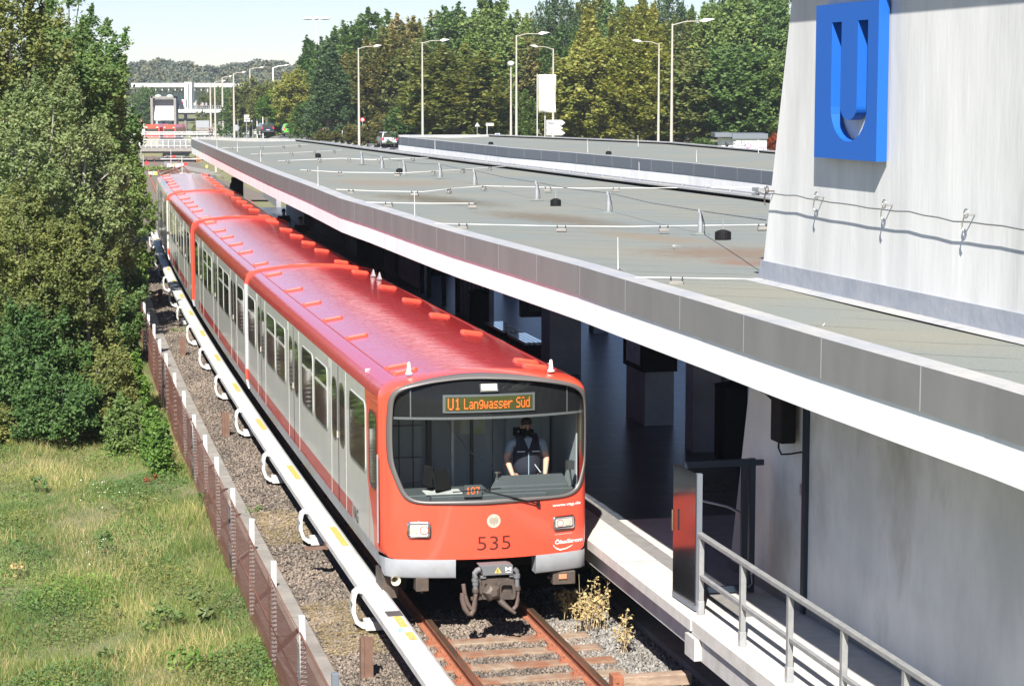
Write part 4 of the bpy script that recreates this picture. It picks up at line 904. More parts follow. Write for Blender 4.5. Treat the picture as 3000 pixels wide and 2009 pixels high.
# ---- front end
def FSp(l, z, o=0.0):                       # point on the front surface, o = outwards
    s = bulge(l)+(.22*((z-3.22)/.2)**2 if z > 3.22 else 0); return T(s-o, l, z)
WS_px = [(190, 215), (215, 180), (300, 160), (400, 138), (500, 125), (610, 114), (720, 110), (860, 112), (1000, 120), (1100, 130), (1200, 145), (1268, 165), (1300, 210), (1309, 330), (1310, 450), (1305, 590), (1285, 665), (1265, 740), (1235, 775), (1150, 790), (1000, 803), (850, 815), (700, 825), (500, 827), (320, 825), (270, 800), (240, 740), (212, 670), (185, 600), (178, 500), (177, 400), (181, 300)]
WS = [PA(*p) for p in WS_px]; CXF, CZF = .0, 2.45
OUT = [(l*.985 if abs(l) > 1.2 else l, z) for l, z in sec(.035, 3.44, .957)]; OUT = [p for p in OUT if p[1] >= .957-1e-6]
OUT = [(OUT[0][0], .957)]+OUT[1:-1]+[(OUT[-1][0], .957)]
def rad(poly, a):
    dx, dz = math.cos(a), math.sin(a); best = None; n = len(poly)
    for i in range(n):
        x0, z0 = poly[i][0]-CXF, poly[i][1]-CZF; x1, z1 = poly[(i+1) % n][0]-CXF, poly[(i+1) % n][1]-CZF; ex, ez = x1-x0, z1-z0; den = dx*ez-dz*ex
        if abs(den) < 1e-9: continue
        t = (x0*ez-z0*ex)/den; u = (x0*dz-z0*dx)/den
        if t > 0 and -1e-6 <= u <= 1+1e-6 and (best is None or t > best): best = t
    return best
NF = 160; AN = [2*math.pi*i/NF for i in range(NF)]
rin = [rad(WS, a) for a in AN]; rin = [(rin[i-2]+rin[i-1]+rin[i]*2+rin[(i+1) % NF]+rin[(i+2) % NF])/6 for i in range(NF)]
rout = [rad(OUT, a) for a in AN]
# make sure the two lower corners are hit
loop = lambda rr: [(CXF+r*math.cos(a), CZF+r*math.sin(a)) for r, a in zip(rr, AN)]
Lin, Lout = loop(rin), loop(rout)
mb = MB(); K = 8; V = []
for k in range(K+1):
    for (a, b), (c, d) in zip(Lin, Lout): l, z = a+(c-a)*k/K, b+(d-b)*k/K; V.append(FSp(l, z))
mb.add(V, [(k*NF+i, k*NF+(i+1) % NF, (k+1)*NF+(i+1) % NF, (k+1)*NF+i) for k in range(K) for i in range(NF)], 0, True)
# rounded transition from front ring to the body section at s = .35
S2 = sec(0, 3.50, .957); S2 = [p for p in S2 if p[1] >= .957-1e-6]; O2 = [(S2[0][0], .957)]+S2[1:-1]+[(S2[-1][0], .957)]
rs2 = [rad(O2, a) for a in AN]; L2 = loop(rs2); V = []; KK = 8
idx = [i for i in range(NF) if Lout[i][1] > .96]
st = next(i for i in range(NF) if Lout[i][1] <= .96 and Lout[(i+1) % NF][1] > .96); order = [(st+j) % NF for j in range(len(idx)+2)]
for k in range(KK+1):
    t = k/KK; sn, cs = math.sin(math.pi*t/2), 1-math.cos(math.pi*t/2)
    for i in order:
        (a, b), (c, d) = Lout[i], L2[i]; q = FSp(a, b); s0_ = bulge(a)+(.22*((b-3.22)/.2)**2 if b > 3.22 else 0); s_ = s0_+(.35-s0_)*(cs*.75+t*.25); V.append(T(s_, a+(c-a)*sn, b+(d-b)*sn))
m_ = len(order); mb.add(V, [(k*m_+i, k*m_+i+1, (k+1)*m_+i+1, (k+1)*m_+i) for k in range(KK) for i in range(m_-1)], 0, True)
fr_ = mb.build('front_shell', M['red'], train)
# grey bumper skirts left and right of the coupler notch
for a, b in ((-1.40, -.50), (.61, 1.365)):
    mb = MB(); n = 12; V = []
    for i in range(n+1):
        l = a+(b-a)*i/n
        for z, ins in ((.958, 0), (.90, -.004), (.72, .02), (.70, .04)): V.append(FSp(l, z, -ins+.004))
    mb.add(V, [(i*4+j, (i+1)*4+j, (i+1)*4+j+1, i*4+j+1) for i in range(n) for j in range(3)], 0, True)
    inner = b if a < 0 else a
    mb.add([FSp(inner, .958), FSp(inner, .70), FSp(inner, .70, -.25), FSp(inner, .958, -.25)], [(0, 1, 2, 3)])
    sg, l = (-1, -1.40) if a < 0 else (1, 1.365)
    V = []; n = 5
    for i in range(n+1):
        t = i/n; q0 = bulge(l); s_ = q0+(.36-q0)*t; lx = l+((HL if sg < 0 else HR)-l)*math.sin(math.pi*t/2)
        V += [T(s_, lx, .958), T(s_, lx-sg*.045*t-sg*.0, .757*t+.70*(1-t))]
    mb.add(V, [(2*i, 2*i+2, 2*i+3, 2*i+1) for i in range(n)], 0, True); mb.build('bumper_skirt', M['skirtfront'], train)
mb = MB(); mb.box(T(.35, 0, .84), (2.6, .05, .26), rz=hd(0)); mb.build('headstock', M['black'], train)
# windscreen gasket and glass
mb = MB(); prof = [(-.035, .0), (-.03, .022), (0, .032), (.03, .022), (.035, .0), (.0, -.03)]
V = []
for i in range(NF):
    l, z = Lin[i]; d = Vector((l-CXF, z-CZF)).normalized()
    for u, o in prof: V.append(FSp(l+d.x*u, z+d.y*u, o))
kp = len(prof); mb.add(V, [(i*kp+j, i*kp+(j+1) % kp, ((i+1) % NF)*kp+(j+1) % kp, ((i+1) % NF)*kp+j) for i in range(NF) for j in range(kp)], 0, True)
ws = mb.build('windscreen', [M['gasket']], train)
mb = MB(); K = 6; V = []
for k in range(K+1):
    for (a, b) in Lin: V.append(FSp(CXF+(a-CXF)*k/K, CZF+(b-CZF)*k/K, .004))
mb.add(V, [(k*NF+i, k*NF+(i+1) % NF, (k+1)*NF+(i+1) % NF, (k+1)*NF+i) for k in range(1, K) for i in range(NF)]+[tuple(range(NF, 2*NF))[::-1]], 0, True); mb.build('glass', M['glass'], ws)
# destination display band behind the glass
mb = MB(); zlo = 2.87; inb = -.05
n = 24
V = []
for i in range(n+1):
    l = -1.33+2.66*i/n; V += [FSp(l, 2.865, inb), FSp(l, 3.36-.11*(l/1.25)**2, inb)]
mb.add(V, [(2*i, 2*i+2, 2*i+3, 2*i+1) for i in range(n)]); V2 = []
for i in range(n+1):
    l = -1.33+2.66*i/n; V2 += [FSp(l, 2.845, inb+.01), FSp(l, 2.878, inb+.01)]
mb.add(V2, [(2*i, 2*i+2, 2*i+3, 2*i+1) for i in range(n)], 1)
for l in (-1.07, 1.08): mb.add([FSp(l-.008, 2.88, inb+.008), FSp(l+.008, 2.88, inb+.008), FSp(l+.008, 3.24, inb+.008), FSp(l-.008, 3.24, inb+.008)], [(0, 1, 2, 3)], 1)
db = mb.build('display_band', [M['black'], M['midgrey']], train)
d0 = PA(503, 303); d1 = PA(1003, 208)
def slabf(l0, z0, l1, z1, o, m, nm, par, r=.02):
    mb = MB(); P = rrect(l0, z0, l1, z1, r, 3); F = []; n = 8
    cols = np.linspace(l0, l1, n+1); V = []
    for l in cols: V += [FSp(l, z0, o), FSp(l, z1, o)]
    mb.add(V, [(2*i, 2*i+2, 2*i+3, 2*i+1) for i in range(n)]); return mb.build(nm, m, par)
slabf(d0[0]-.035, d0[1]-.03, d1[0]+.035, d1[1]+.03, inb+.012, M['midgrey'], 'display_frame', db)
slabf(d0[0], d0[1], d1[0], d1[1], inb+.018, M['ledboard'], 'display_panel', db)
def ftext(body, l0, l1, z0, z1, o, m, nm, par, bold=0.0, slant=0.0, tilt=0.0):
    V, F = fit_text(body, l0, l1, z0, z1, bold, slant); mb = MB(); mb.add([FSp(u, v+(u-l0)*tilt, o) for u, v in V], F); return mb.build(nm, m, par)
GL = {'U': '10001 10001 10001 10001 10001 10001 01110', '1': '00100 01100 00100 00100 00100 00100 01110', 'L': '10000 10000 10000 10000 10000 10000 11111', 'a': '00000 00000 01110 00001 01111 10001 01111', 'n': '00000 00000 11110 10001 10001 10001 10001', 'g': '00000 01111 10001 10001 01111 00001 01110', 'w': '00000 00000 10001 10001 10101 10101 01010', 's': '00000 00000 01111 10000 01110 00001 11110', 'e': '00000 00000 01110 10001 11111 10000 01110', 'r': '00000 00000 10111 11000 10000 10000 10000', ' ': '000 000 000 000 000 000 000', 'S': '01111 10000 10000 01110 00001 00001 11110', 'ü': '01010 00000 10001 10001 10001 10001 01111', 'd': '00001 00001 01111 10001 10001 10001 01111', '0': '01110 10001 10001 10001 10001 10001 01110', '7': '11111 00001 00010 00100 00100 00100 00100'}
def matrix(body, u0, u1, v0, v1, put, m, nm, par, fill=.86):
    rows = [[] for _ in range(7)]
    for ch in body:
        for k, r in enumerate(GL[ch].split()): rows[k] += [c == '1' for c in r]+[False]
    nc = len(rows[0])-1; du = (u1-u0)/nc; dv = (v1-v0)/7; V = []; F = []
    for k in range(7):
        i = 0
        while i < nc:
            if rows[k][i]:
                u, v = u0+i*du, v1-(k+1)*dv; n0 = len(V); V += [put(u, v), put(u+du*fill, v), put(u+du*fill, v+dv*.9), put(u, v+dv*.9)]; F.append((n0, n0+1, n0+2, n0+3))
            i += 1
    mb = MB(); mb.add(V, F); return mb.build(nm, m, par)
w_ = d1[0]-d0[0]; hh = d1[1]-d0[1]
matrix('U1', d0[0]+.025*w_, d0[0]+.165*w_, d0[1]+.08*hh, d1[1]-.08*hh, lambda u, v: FSp(u, v, inb+.024), M['led'], 'display_text', db, 1.0)
matrix('Langwasser Süd', d0[0]+.205*w_, d0[0]+.965*w_, d0[1]+.12*hh, d1[1]-.12*hh, lambda u, v: FSp(u, v, inb+.024), M['led'], 'display_text', db, 1.0)
a = PA(712, 185); b = PA(798, 148); slabf(a[0]-.02, a[1]-.02, b[0]+.02, b[1], inb+.02, M['midgrey'], 'lamp_frame', db); slabf(a[0], a[1], b[0], b[1], inb+.03, M['lampwarm'], 'top_lamp', db)
# writing on the front
n0, n1 = PA(682, 1100), PA(873, 1012)
ftext('535', n0[0], n1[0], n0[1], n1[1], .006, M['textdark'], 'fleet_number', train, bold=-.008)
a, b = PA(1112, 856), PA(1273, 816); ftext('www.vag.de', a[0], b[0], a[1], b[1]-.0, .006, M['textwhite'], 'web_address', train, bold=.015, slant=.18)
a, b = PA(1128, 1066), PA(1286, 1020); ftext('ÖkoStrom', a[0], b[0], a[1], b[1]+.01, .006, M['textwhite'], 'lettering', train, bold=.02)
a, b = PA(1127, 1012), PA(1225, 996); ftext('Wir fahren für Sie mit', a[0], b[0], a[1], b[1], .006, M['textwhite'], 'small_lettering', train, bold=.01)
pts = [(1118, 1066), (1130, 1083), (1155, 1092), (1190, 1085), (1215, 1073), (1232, 1064)]; pts2 = [(1119, 1074), (1135, 1092), (1158, 1100), (1195, 1090), (1220, 1076), (1232, 1064)]
mb = MB(); A_ = [PA(*p) for p in pts]; B_ = [PA(*p) for p in pts2]; mb.add([FSp(*p, .006) for p in A_+B_], [(i, i+1, 7+i, 6+i) for i in range(5)]); mid = [((p[0]+q[0])/2, (p[1]+q[1])/2) for p, q in zip(A_, B_)]
mb.add([FSp(p[0], p[1], .008) for p in mid[1:5]]+[FSp(p[0]+.005, p[1]+.01, .008) for p in mid[1:5]], [(i, i+1, 5+i, 4+i) for i in range(3)], 1); mb.build('swoosh', [M['textwhite'], M['green']], train)
# round eagle emblem
ec = PA(777, 931); er = .093; mb = MB(); mb.add([FSp(ec[0]+er*math.cos(t), ec[1]+er*math.sin(t), .006) for t in np.linspace(0, 6.2832, 33)[:-1]], [tuple(range(32))]); em = mb.build('emblem', M['lens'], train)
mb = MB()
for sg in (-1, 1):
    for j, (r0, r1, an) in enumerate(((.02, .078, 60), (.02, .075, 35), (.02, .07, 10), (.02, .066, -15), (.015, .06, -42))):
        a = R(an); w2 = .007; px_, pz_ = -math.sin(a)*w2, math.cos(a)*w2
        mb.add([FSp(ec[0]+sg*(r0*math.cos(a)+px_), ec[1]+r0*math.sin(a)+pz_, .009), FSp(ec[0]+sg*(r1*math.cos(a)+px_), ec[1]+r1*math.sin(a)+pz_, .009), FSp(ec[0]+sg*(r1*math.cos(a)-px_), ec[1]+r1*math.sin(a)-pz_, .009), FSp(ec[0]+sg*(r0*math.cos(a)-px_), ec[1]+r0*math.sin(a)-pz_, .009)], [(0, 1, 2, 3)])
mb.add([FSp(ec[0]+x, ec[1]+z, .010) for x, z in ((-.02, .03), (.0, .055), (.02, .03), (.015, -.04), (.0, -.075), (-.015, -.04))], [tuple(range(6))]); mb.build('eagle', mat('emblem_line', (.30, .26, .20), .5), em)
# headlights
for (x0, y0, x1, y1, flip) in ((278, 1026, 415, 937, 1), (1116, 984, 1240, 892, -1)):
    a, b = PA(x0, y0), PA(x1, y1); mb = MB(); P = rrect(a[0], a[1], b[0], b[1], .045, 4); Q = rrect(a[0]+.035, a[1]+.035, b[0]-.035, b[1]-.035, .02, 4); n = len(P)
    mb.add([FSp(*p, .0) for p in P]+[FSp(*p, .04) for p in [(CX*.98+(a[0]+b[0])/2*.02, z*.98+(a[1]+b[1])/2*.02) for CX, z in P]]+[FSp(*p, .02) for p in Q], [(i, (i+1) % n, n+(i+1) % n, n+i) for i in range(n)]+[(n+i, n+(i+1) % n, 2*n+(i+1) % n, 2*n+i) for i in range(n)], 0, True)
    hl = mb.build('headlight', M['chrome'], train)
    mb = MB(); mb.add([FSp(*p, .015) for p in Q], [tuple(range(n))]); mb.build('reflector', mat('reflector', (.72, .70, .66), .25, metal=.4), hl)
    cx = (a[0]+b[0])/2; cz = (a[1]+b[1])/2; rr = (b[1]-a[1])*.27
    for sg, m_, rm in ((-1, 'lens', 'lens'), (1, 'cream', 'red')):
        c = (cx+sg*flip*rr*1.15, cz-.005)
        mb = MB(); mb.add([FSp(c[0]+rr*math.cos(t), c[1]+rr*math.sin(t), .020) for t in np.linspace(0, 6.2832, 25)[:-1]]+[FSp(c[0]+rr*.82*math.cos(t), c[1]+rr*.82*math.sin(t), .024) for t in np.linspace(0, 6.2832, 25)[:-1]], [(i, (i+1) % 24, 24+(i+1) % 24, 24+i) for i in range(24)], 0); mb.add([FSp(c[0]+rr*.82*math.cos(t), c[1]+rr*.82*math.sin(t), .022) for t in np.linspace(0, 6.2832, 25)[:-1]], [tuple(range(24))], 1)
        mb.build('lamp_lens', [M[rm], M[m_]], hl)
# wiper, rooftop aerials
mb = MB(); p0, p1, p2 = PA(720, 757), PA(1030, 832), PA(890, 795); mb.tube([FSp(*p0, .03), FSp(*p2, .05), FSp(*p1, .04)], .011, 6); mb.box(FSp(*p1, .03), (.05, .04, .06)); mb.tube([FSp(*PA(540, 765), .02), FSp(*PA(815, 742), .02)], .008, 5); mb.build('wiper', M['black'], train)
for px, py in ((1198, 1096), (1614, 1088)):
    c = at(px, py, 3.40); mb = MB(); mb.tube([c, c+Vector((0, 0, .02)), c+Vector((0, 0, .03)), c+Vector((0, 0, .15)), c+Vector((0, 0, .165))], [.05, .05, .032, .022, .012], 12); mb.build('aerial', M['white'], train)
for px, py in ((1094, 810), (1112, 819)):
    c = at(px, py, 3.39); mb = MB(); mb.tube([c, c+Vector((0, 0, .03)), c+Vector((0, 0, .04)), c+Vector((.0, 0, .15))], [.06, .06, .045, .01], 5, sm=False); mb.build('roof_fin', M['alu'], train)
# cab side: door joint, narrow window, grab rail
for sg in (-1,):
    mb = MB(); P = rrect(.42, 1.86, .95, 2.82, .12); n = len(P); Q = rrect(.38, 1.81, .99, 2.87, .15); mb.prism(P, lambda s, z: side_pt(s, z, sg, .001), lambda s, z: side_pt(s, z, sg, .006)); mb.add([side_pt(s, z, sg, .010) for s, z in P]+[side_pt(s, z, sg, .014) for s, z in Q], [(i, (i+1) % n, n+(i+1) % n, n+i) for i in range(n)], 1); mb.build('cab_side_window', [M['sideglass'], M['rubber']], train)
    mb = MB()
    for (a, za2, b, zb3) in ((1.06, 3.0, 1.06, 1.02), (.30, 3.0, .30, 1.0), (1.06, 3.0, .30, 3.0)):
        if a == b: mb.hexa([side_pt(a+d, z, sg, o) for z in (zb3, za2) for d, o in ((-.008, .003), (.008, .003), (.008, 0), (-.008, 0))])
        else: mb.hexa([side_pt(s, z, sg, o) for z in (za2-.008, za2+.008) for s, o in ((b, .003), (a, .003), (a, 0), (b, 0))])
    mb.build('cab_door_joint', M['reddark'], train)
    mb = MB(); mb.tube([side_pt(.16, z, sg, .03) for z in (1.15, 1.6, 2.35)], .014, 6); mb.build('grab_rail', M['alu'], train)
mb = MB(); V, F = fit_text('VAG', 0, .50, 1.02, 1.225, bold=.02); mb.add([side_pt(2.55-u, z, -1, .004) for u, z in V], F); mb.build('lettering', M['darkgrey'], train)
# coupler
cp = PA(800, 1300); mb = MB()
def CP(x, y, s=-.62):                     # pixel in the front close-up -> point on the plane s
    X_, Y_ = 1050+x/1.96, 1050+y/1.96; h = hd(0); q = T(s, 0); n = (-math.sin(h), math.cos(h)); d = ray(X_, Y_); t = (n[0]*q[0]+n[1]*q[1])/(n[0]*d[0]+n[1]*d[1]); return Vector((d[0]*t, d[1]*t, CZ+d[2]*t))
def ZP_(x, y, s=-.62): return CP((1330+x/7.807-1050)*1.96, (1640+y/7.807-1050)*1.96, s)
hv = Vector((-math.sin(hd(0)), math.cos(hd(0)), 0))
def plate(mb, P, d0=0, d1=.08, mi=0, s=-.62):
    A = [ZP_(x, y, s)+hv*d0 for x, y in P]; B = [p+hv*(d1-d0) for p in A]; n = len(P); mb.add(A+B, [(i, (i+1) % n, n+(i+1) % n, n+i) for i in range(n)]+[tuple(range(n))[::-1], tuple(range(n, 2*n))], mi)
def ring2(mb, O, I, d0=0, d1=.10, s=-.62):
    n = len(O); A = [ZP_(*p, s)+hv*d0 for p in O]; B = [ZP_(*p, s)+hv*d0 for p in I]; C = [p+hv*(d1-d0) for p in A]; D = [p+hv*(d1-d0) for p in B]
    mb.add(A+B+C+D, [(i, (i+1) % n, n+(i+1) % n, n+i) for i in range(n)]+[(i, (i+1) % n, 2*n+(i+1) % n, 2*n+i) for i in range(n)]+[(n+i, n+(i+1) % n, 3*n+(i+1) % n, 3*n+i) for i in range(n)])
mb = MB()
plate(mb, [(600, 470), (860, 440), (1100, 420), (1390, 440), (1405, 560), (1400, 820), (1360, 890), (1150, 900), (850, 915), (420, 945), (415, 890), (610, 830)], .06, .12)
O = rrect(1035, 520, 1400, 890, 70); I = rrect(1075, 560, 1335, 800, 60); ring2(mb, O, I, -.02, .08)
O = rrect(640, 470, 1030, 900, 60); I = rrect(700, 540, 990, 860, 50); ring2(mb, O, I, 0, .08)
c = ZP_(850, 730); Mx = Matrix.Rotation(hd(0), 3, 'Z'); mb.tube([ZP_(860, 720)+hv*.06, ZP_(860, 715)-hv*.02, ZP_(862, 712)-hv*.09, ZP_(866, 705)-hv*.12], [.14, .135, .10, .055], 5, sm=False)
plate(mb, [(1045, 740), (1300, 740), (1320, 800), (1050, 840)], .0, .08); plate(mb, [(590, 620), (640, 600), (640, 780), (590, 760)], .0, .08)
for x, y in ((1015, 505), (1025, 885)): mb.tube([ZP_(x, y)-hv*.03, ZP_(x, y)+hv*.06], .035, 12)
mb.tube([ZP_(1060, 930), ZP_(1200, 1060)-hv*.05, ZP_(1375, 1185)-hv*.08], [.05, .035, .022], 8)
mb.tube([ZP_(1000, 700)+hv*.1, ZP_(1000, 700)+hv*.75], .12, 12)
cpl = mb.build('coupler_head', M['coupler'], train)
mb = MB(); plate(mb, [(580, 130), (1250, 90), (1350, 110), (1355, 275), (1350, 325), (665, 360), (650, 240)], .0, .20); plate(mb, [(610, 370), (745, 360), (745, 430), (620, 440)], .02, .12); plate(mb, [(1280, 330), (1410, 330), (1410, 395), (1280, 400)], .02, .12); cbx = mb.build('contact_box', M['midgrey'], train, bevel=.006)
mb = MB(); plate(mb, [(1000, 148), (1087, 292), (925, 300)], -.005, .0, 0); plate(mb, [(1002, 190), (985, 245), (1003, 240), (997, 280), (1018, 232), (1003, 236)], -.008, -.005, 1); mb.build('hazard_triangle', [M['yellow'], M['black']], cbx)
mb = MB(); plate(mb, [(1172, 153), (1240, 185), (1306, 148), (1306, 238), (1240, 205), (1176, 246)], -.005, 0); plate(mb, [(1180, 268), (1305, 262), (1305, 272), (1180, 278)], -.005, 0); mb.build('bow_tie_mark', M['textwhite'], cbx)
mb = MB()
mb.tube([ZP_(600, 210), ZP_(530, 235), ZP_(480, 300), ZP_(480, 380), ZP_(485, 430)], .040, 12, 1); mb.tube([ZP_(485, 430), ZP_(485, 480)], .048, 12, 1); mb.tube([ZP_(490, 480), ZP_(492, 570)], .042, 12, 1); mb.tube([ZP_(492, 570), ZP_(492, 655)], .034, 12, 1); mb.tube([ZP_(492, 655), ZP_(492, 730)], .045, 12)
mb.build('pipe_fitting', [M['coupler'], M['midgrey']], train); mb = MB(); mb.tube([ZP_(1380, 200), ZP_(1440, 250), ZP_(1440, 320)], .032, 10, 1); mb.tube([ZP_(1435, 320), ZP_(1438, 400)], .046, 10, 1); mb.tube([ZP_(1440, 400), ZP_(1445, 600)], .032, 10, 1); mb.tube([ZP_(1455, 600), ZP_(1462, 680)], .04, 10)
mb.build('pipe_fitting', [M['coupler'], M['midgrey']], train)
mb = MB(); mb.tube([ZP_(492, 730), ZP_(485, 950), ZP_(455, 1130), ZP_(400, 1240), ZP_(330, 1230), ZP_(240, 1090), ZP_(190, 880), ZP_(200, 760)], .036, 10)
mb.build('air_hose', M['hose'], train); mb = MB(); mb.tube([ZP_(455, 1130), ZP_(380, 1110), ZP_(310, 980), ZP_(250, 800), ZP_(215, 550)], .028, 10); mb.build('air_hose', M['hose'], train); mb = MB(); mb.tube([ZP_(1460, 690), ZP_(1465, 900), ZP_(1430, 1040), ZP_(1360, 1120)], .028, 8); mb.build('air_hose', M['hose'], train)
mb = MB(); h0 = hd(0)
a, b = CP(322, 1250, -.05), CP(398, 1325, -.05); mb.box((a+b)/2, ((b-a).x, .2, abs(b.z-a.z)), rz=h0); mb.tube([CP(362, 1320, -.05), CP(365, 1345, -.05)], .03, 8); mb.build('underframe_box', M['coupler'], train, bevel=.01); mb = MB(); a, b = CP(1105, 1215, .0), CP(1237, 1282, .0); mb.box((a+b)/2, ((b-a).x, .2, abs(b.z-a.z)), rz=h0)
mb.tube([CP(1085, 1250, 0), CP(1110, 1255, 0)], .03, 8)
mb.build('underframe_box', M['coupler'], train, bevel=.01)
mb = MB(); a, b = CP(1150, 1237, -.12), CP(1196, 1262, -.12); mb.box((a+b)/2, ((b-a).x, .01, abs(b.z-a.z)), rz=h0); mb.build('reflector_plate', mat('orange_plate', (.55, .22, .12), .5), train)
c = CP(215, 1275, -.1); mb = MB(); mb.tube([c+hv*.25, c+hv*.04, c], [.035, .045, .068], 16, cap=False); mb.build('horn', M['cream'], train)
mb = MB(); mb.box(T(.55, -1.30, .52), (.22, .5, .35), rz=h0); mb.box(T(.9, -1.25, .45), (.15, .4, .5), rz=h0, mi=1); mb.build('step_box', [M['coupler'], M['darkgrey']], train)

# ---- cab interior
mb = MB(); 
def cbox(l0, l1, s0, s1, z0, z1, mi=0): mb.hexa([T(s, l, z) for z in (z0, z1) for s, l in ((s0, l0), (s0, l1), (s1, l1), (s1, l0))], mi)
cbox(-1.38, 1.34, 1.75, 1.80, 1.0, 3.3); cbox(-1.34, 1.30, .3, 1.8, .98, 1.02, 1); cbox(-1.36, -1.34, .28, 1.8, 1.0, 3.2); cbox(1.30, 1.32, .28, 1.8, 1.0, 3.2); cbox(-1.30, 1.28, .3, 1.8, 3.20, 3.23)
cbox(-1.35, -.62, 1.55, 1.749, 1.02, 3.25); cbox(-.52, -.46, 1.62, 1.749, 1.02, 3.25, 1); cbox(.12, .16, 1.70, 1.749, 1.02, 3.25, 1); cbox(.62, 1.25, 1.60, 1.749, 1.02, 3.25)
cb_ = mb.build('cab_interior', [M['cabgrey'], M['cabdark']], train)
mb = MB()
for (l0, l1, z0, z1) in ((.80, .98, 2.62, 2.82), (.72, .90, 2.30, 2.42), (.95, 1.02, 2.32, 2.38), (.74, 1.02, 2.02, 2.24)): cbox(l0, l1, 1.585, 1.60, z0, z1, 0)
cbox(-.05, .3, 1.66, 1.70, 2.70, 2.80, 0)
for l in (.78, .86, .94): cbox(l, l+.03, 1.578, 1.585, 2.08, 2.12, 1); cbox(l, l+.03, 1.578, 1.585, 2.34, 2.37, 1)
mb.build('instrument_panel', [M['black'], M['alu']], train)
mb = MB(); cbox(-1.30, -.66, 1.535, 1.548, 1.7, 2.02); cbox(-.30, -.26, 1.0, 1.04, 1.0, 3.2); mb.build('white_locker', M['white'], cb_)
mb = MB()
for l in (-1.15, -.95, -.75, -.2, .4): cbox(l, l+.012, 1.52, 1.549, 1.1, 3.2)
for z in (2.05, 2.5): cbox(-1.34, -.62, 1.53, 1.549, z, z+.012); cbox(.62, 1.25, 1.59, 1.599, z-.55, z-.54)
mb.build('panel_joint', M['cabdark'], cb_)
mb = MB(); mb.tube([T(1.5, 1.12, 2.55), T(1.48, 1.13, 2.3), T(1.45, 1.15, 1.95)], .012, 6); mb.tube([T(.5, .66, 2.3), T(.42, .74, 2.1), T(.35, .82, 1.98)], .010, 6); mb.tube([T(1.4, -.3, 2.6), T(1.0, -.05, 2.2), T(.6, .2, 2.02)], .008, 6); mb.build('cab_handle', M['alu'], cb_)
mb = MB(); mb.box(T(.06, 1.16, 2.12), (.10, .08, .12), rz=.4); mb.tube([T(.06, 1.16, 2.05), T(.1, 1.2, 1.85)], .012, 6); mb.build('side_mirror', M['darkgrey'], cb_)
mb = MB(); cbox(-.02, .34, 1.735, 1.747, 2.32, 2.58); mb.build('notice_sheet', M['paper'], cb_)
mb = MB(); cbox(-1.22, .05, .02, .55, 1.5, 1.80, 0); cbox(.05, 1.2, .02, .12, 1.5, 1.82, 0); cbox(-.8, .8, -.12, .05, 1.7, 1.80, 0)
mb.hexa([T(.08, .02, 1.5), T(.08, 1.15, 1.5), T(.32, 1.22, 1.5), T(.32, .16, 1.5), T(.08, .06, 1.86), T(.08, 1.15, 1.86), T(.32, 1.12, 1.97), T(.32, .20, 1.97)], 0); mb.build('driver_console', M['cabdark'], train, bevel=.015)
mb = MB(); c0 = T(.25, .18, 1.90); mb.tube([c0, c0+Vector((0, 0, .05))], .03, 10); mb.tube([c0+Vector((0, 0, .05)), c0+Vector((0, 0, .12))], .012, 8); mb.tube([c0+Vector((0, 0, .12)), c0+Vector((0, 0, .14))], .05, 12); mb.build('console_knob', M['chrome'], train)
mb = MB(); c0 = T(.12, -.62, 1.98); Mz = Matrix.Rotation(hd(0)+R(40), 3, 'Z') @ Matrix.Rotation(R(-14), 3, 'X'); mb.box(c0, (.30, .035, .26), M=Mz); c1 = T(.20, -.78, 2.02); mb.box(c1, (.16, .03, .28), M=Matrix.Rotation(hd(0)-R(50), 3, 'Z') @ Matrix.Rotation(R(8), 3, 'Y')); mb.tube([T(.15, -.66, 1.80), T(.15, -.66, 1.95)], .04, 8); mb.build('monitor', M['black'], train, bevel=.008)
mb = MB(); mb.hexa([T(s, l, z) for z in (1.801, 1.812) for s, l in ((.0, -.85), (.0, -.35), (.3, -.35), (.3, -.85))]); mb.build('paper_sheet', M['white'], cb_)
mb = MB(); mb.hexa([T(s, l, z) for z in (1.78, 1.94) for s, l in ((-.16, -.36), (-.165, -.12), (-.14, -.12), (-.135, -.36))]); nb = mb.build('number_display', M['cabdark'], train)
matrix('107', -.335, -.15, 1.82, 1.915, lambda u, v: T(-.168, u, v), M['led'], 'display_text', nb, 1.0)

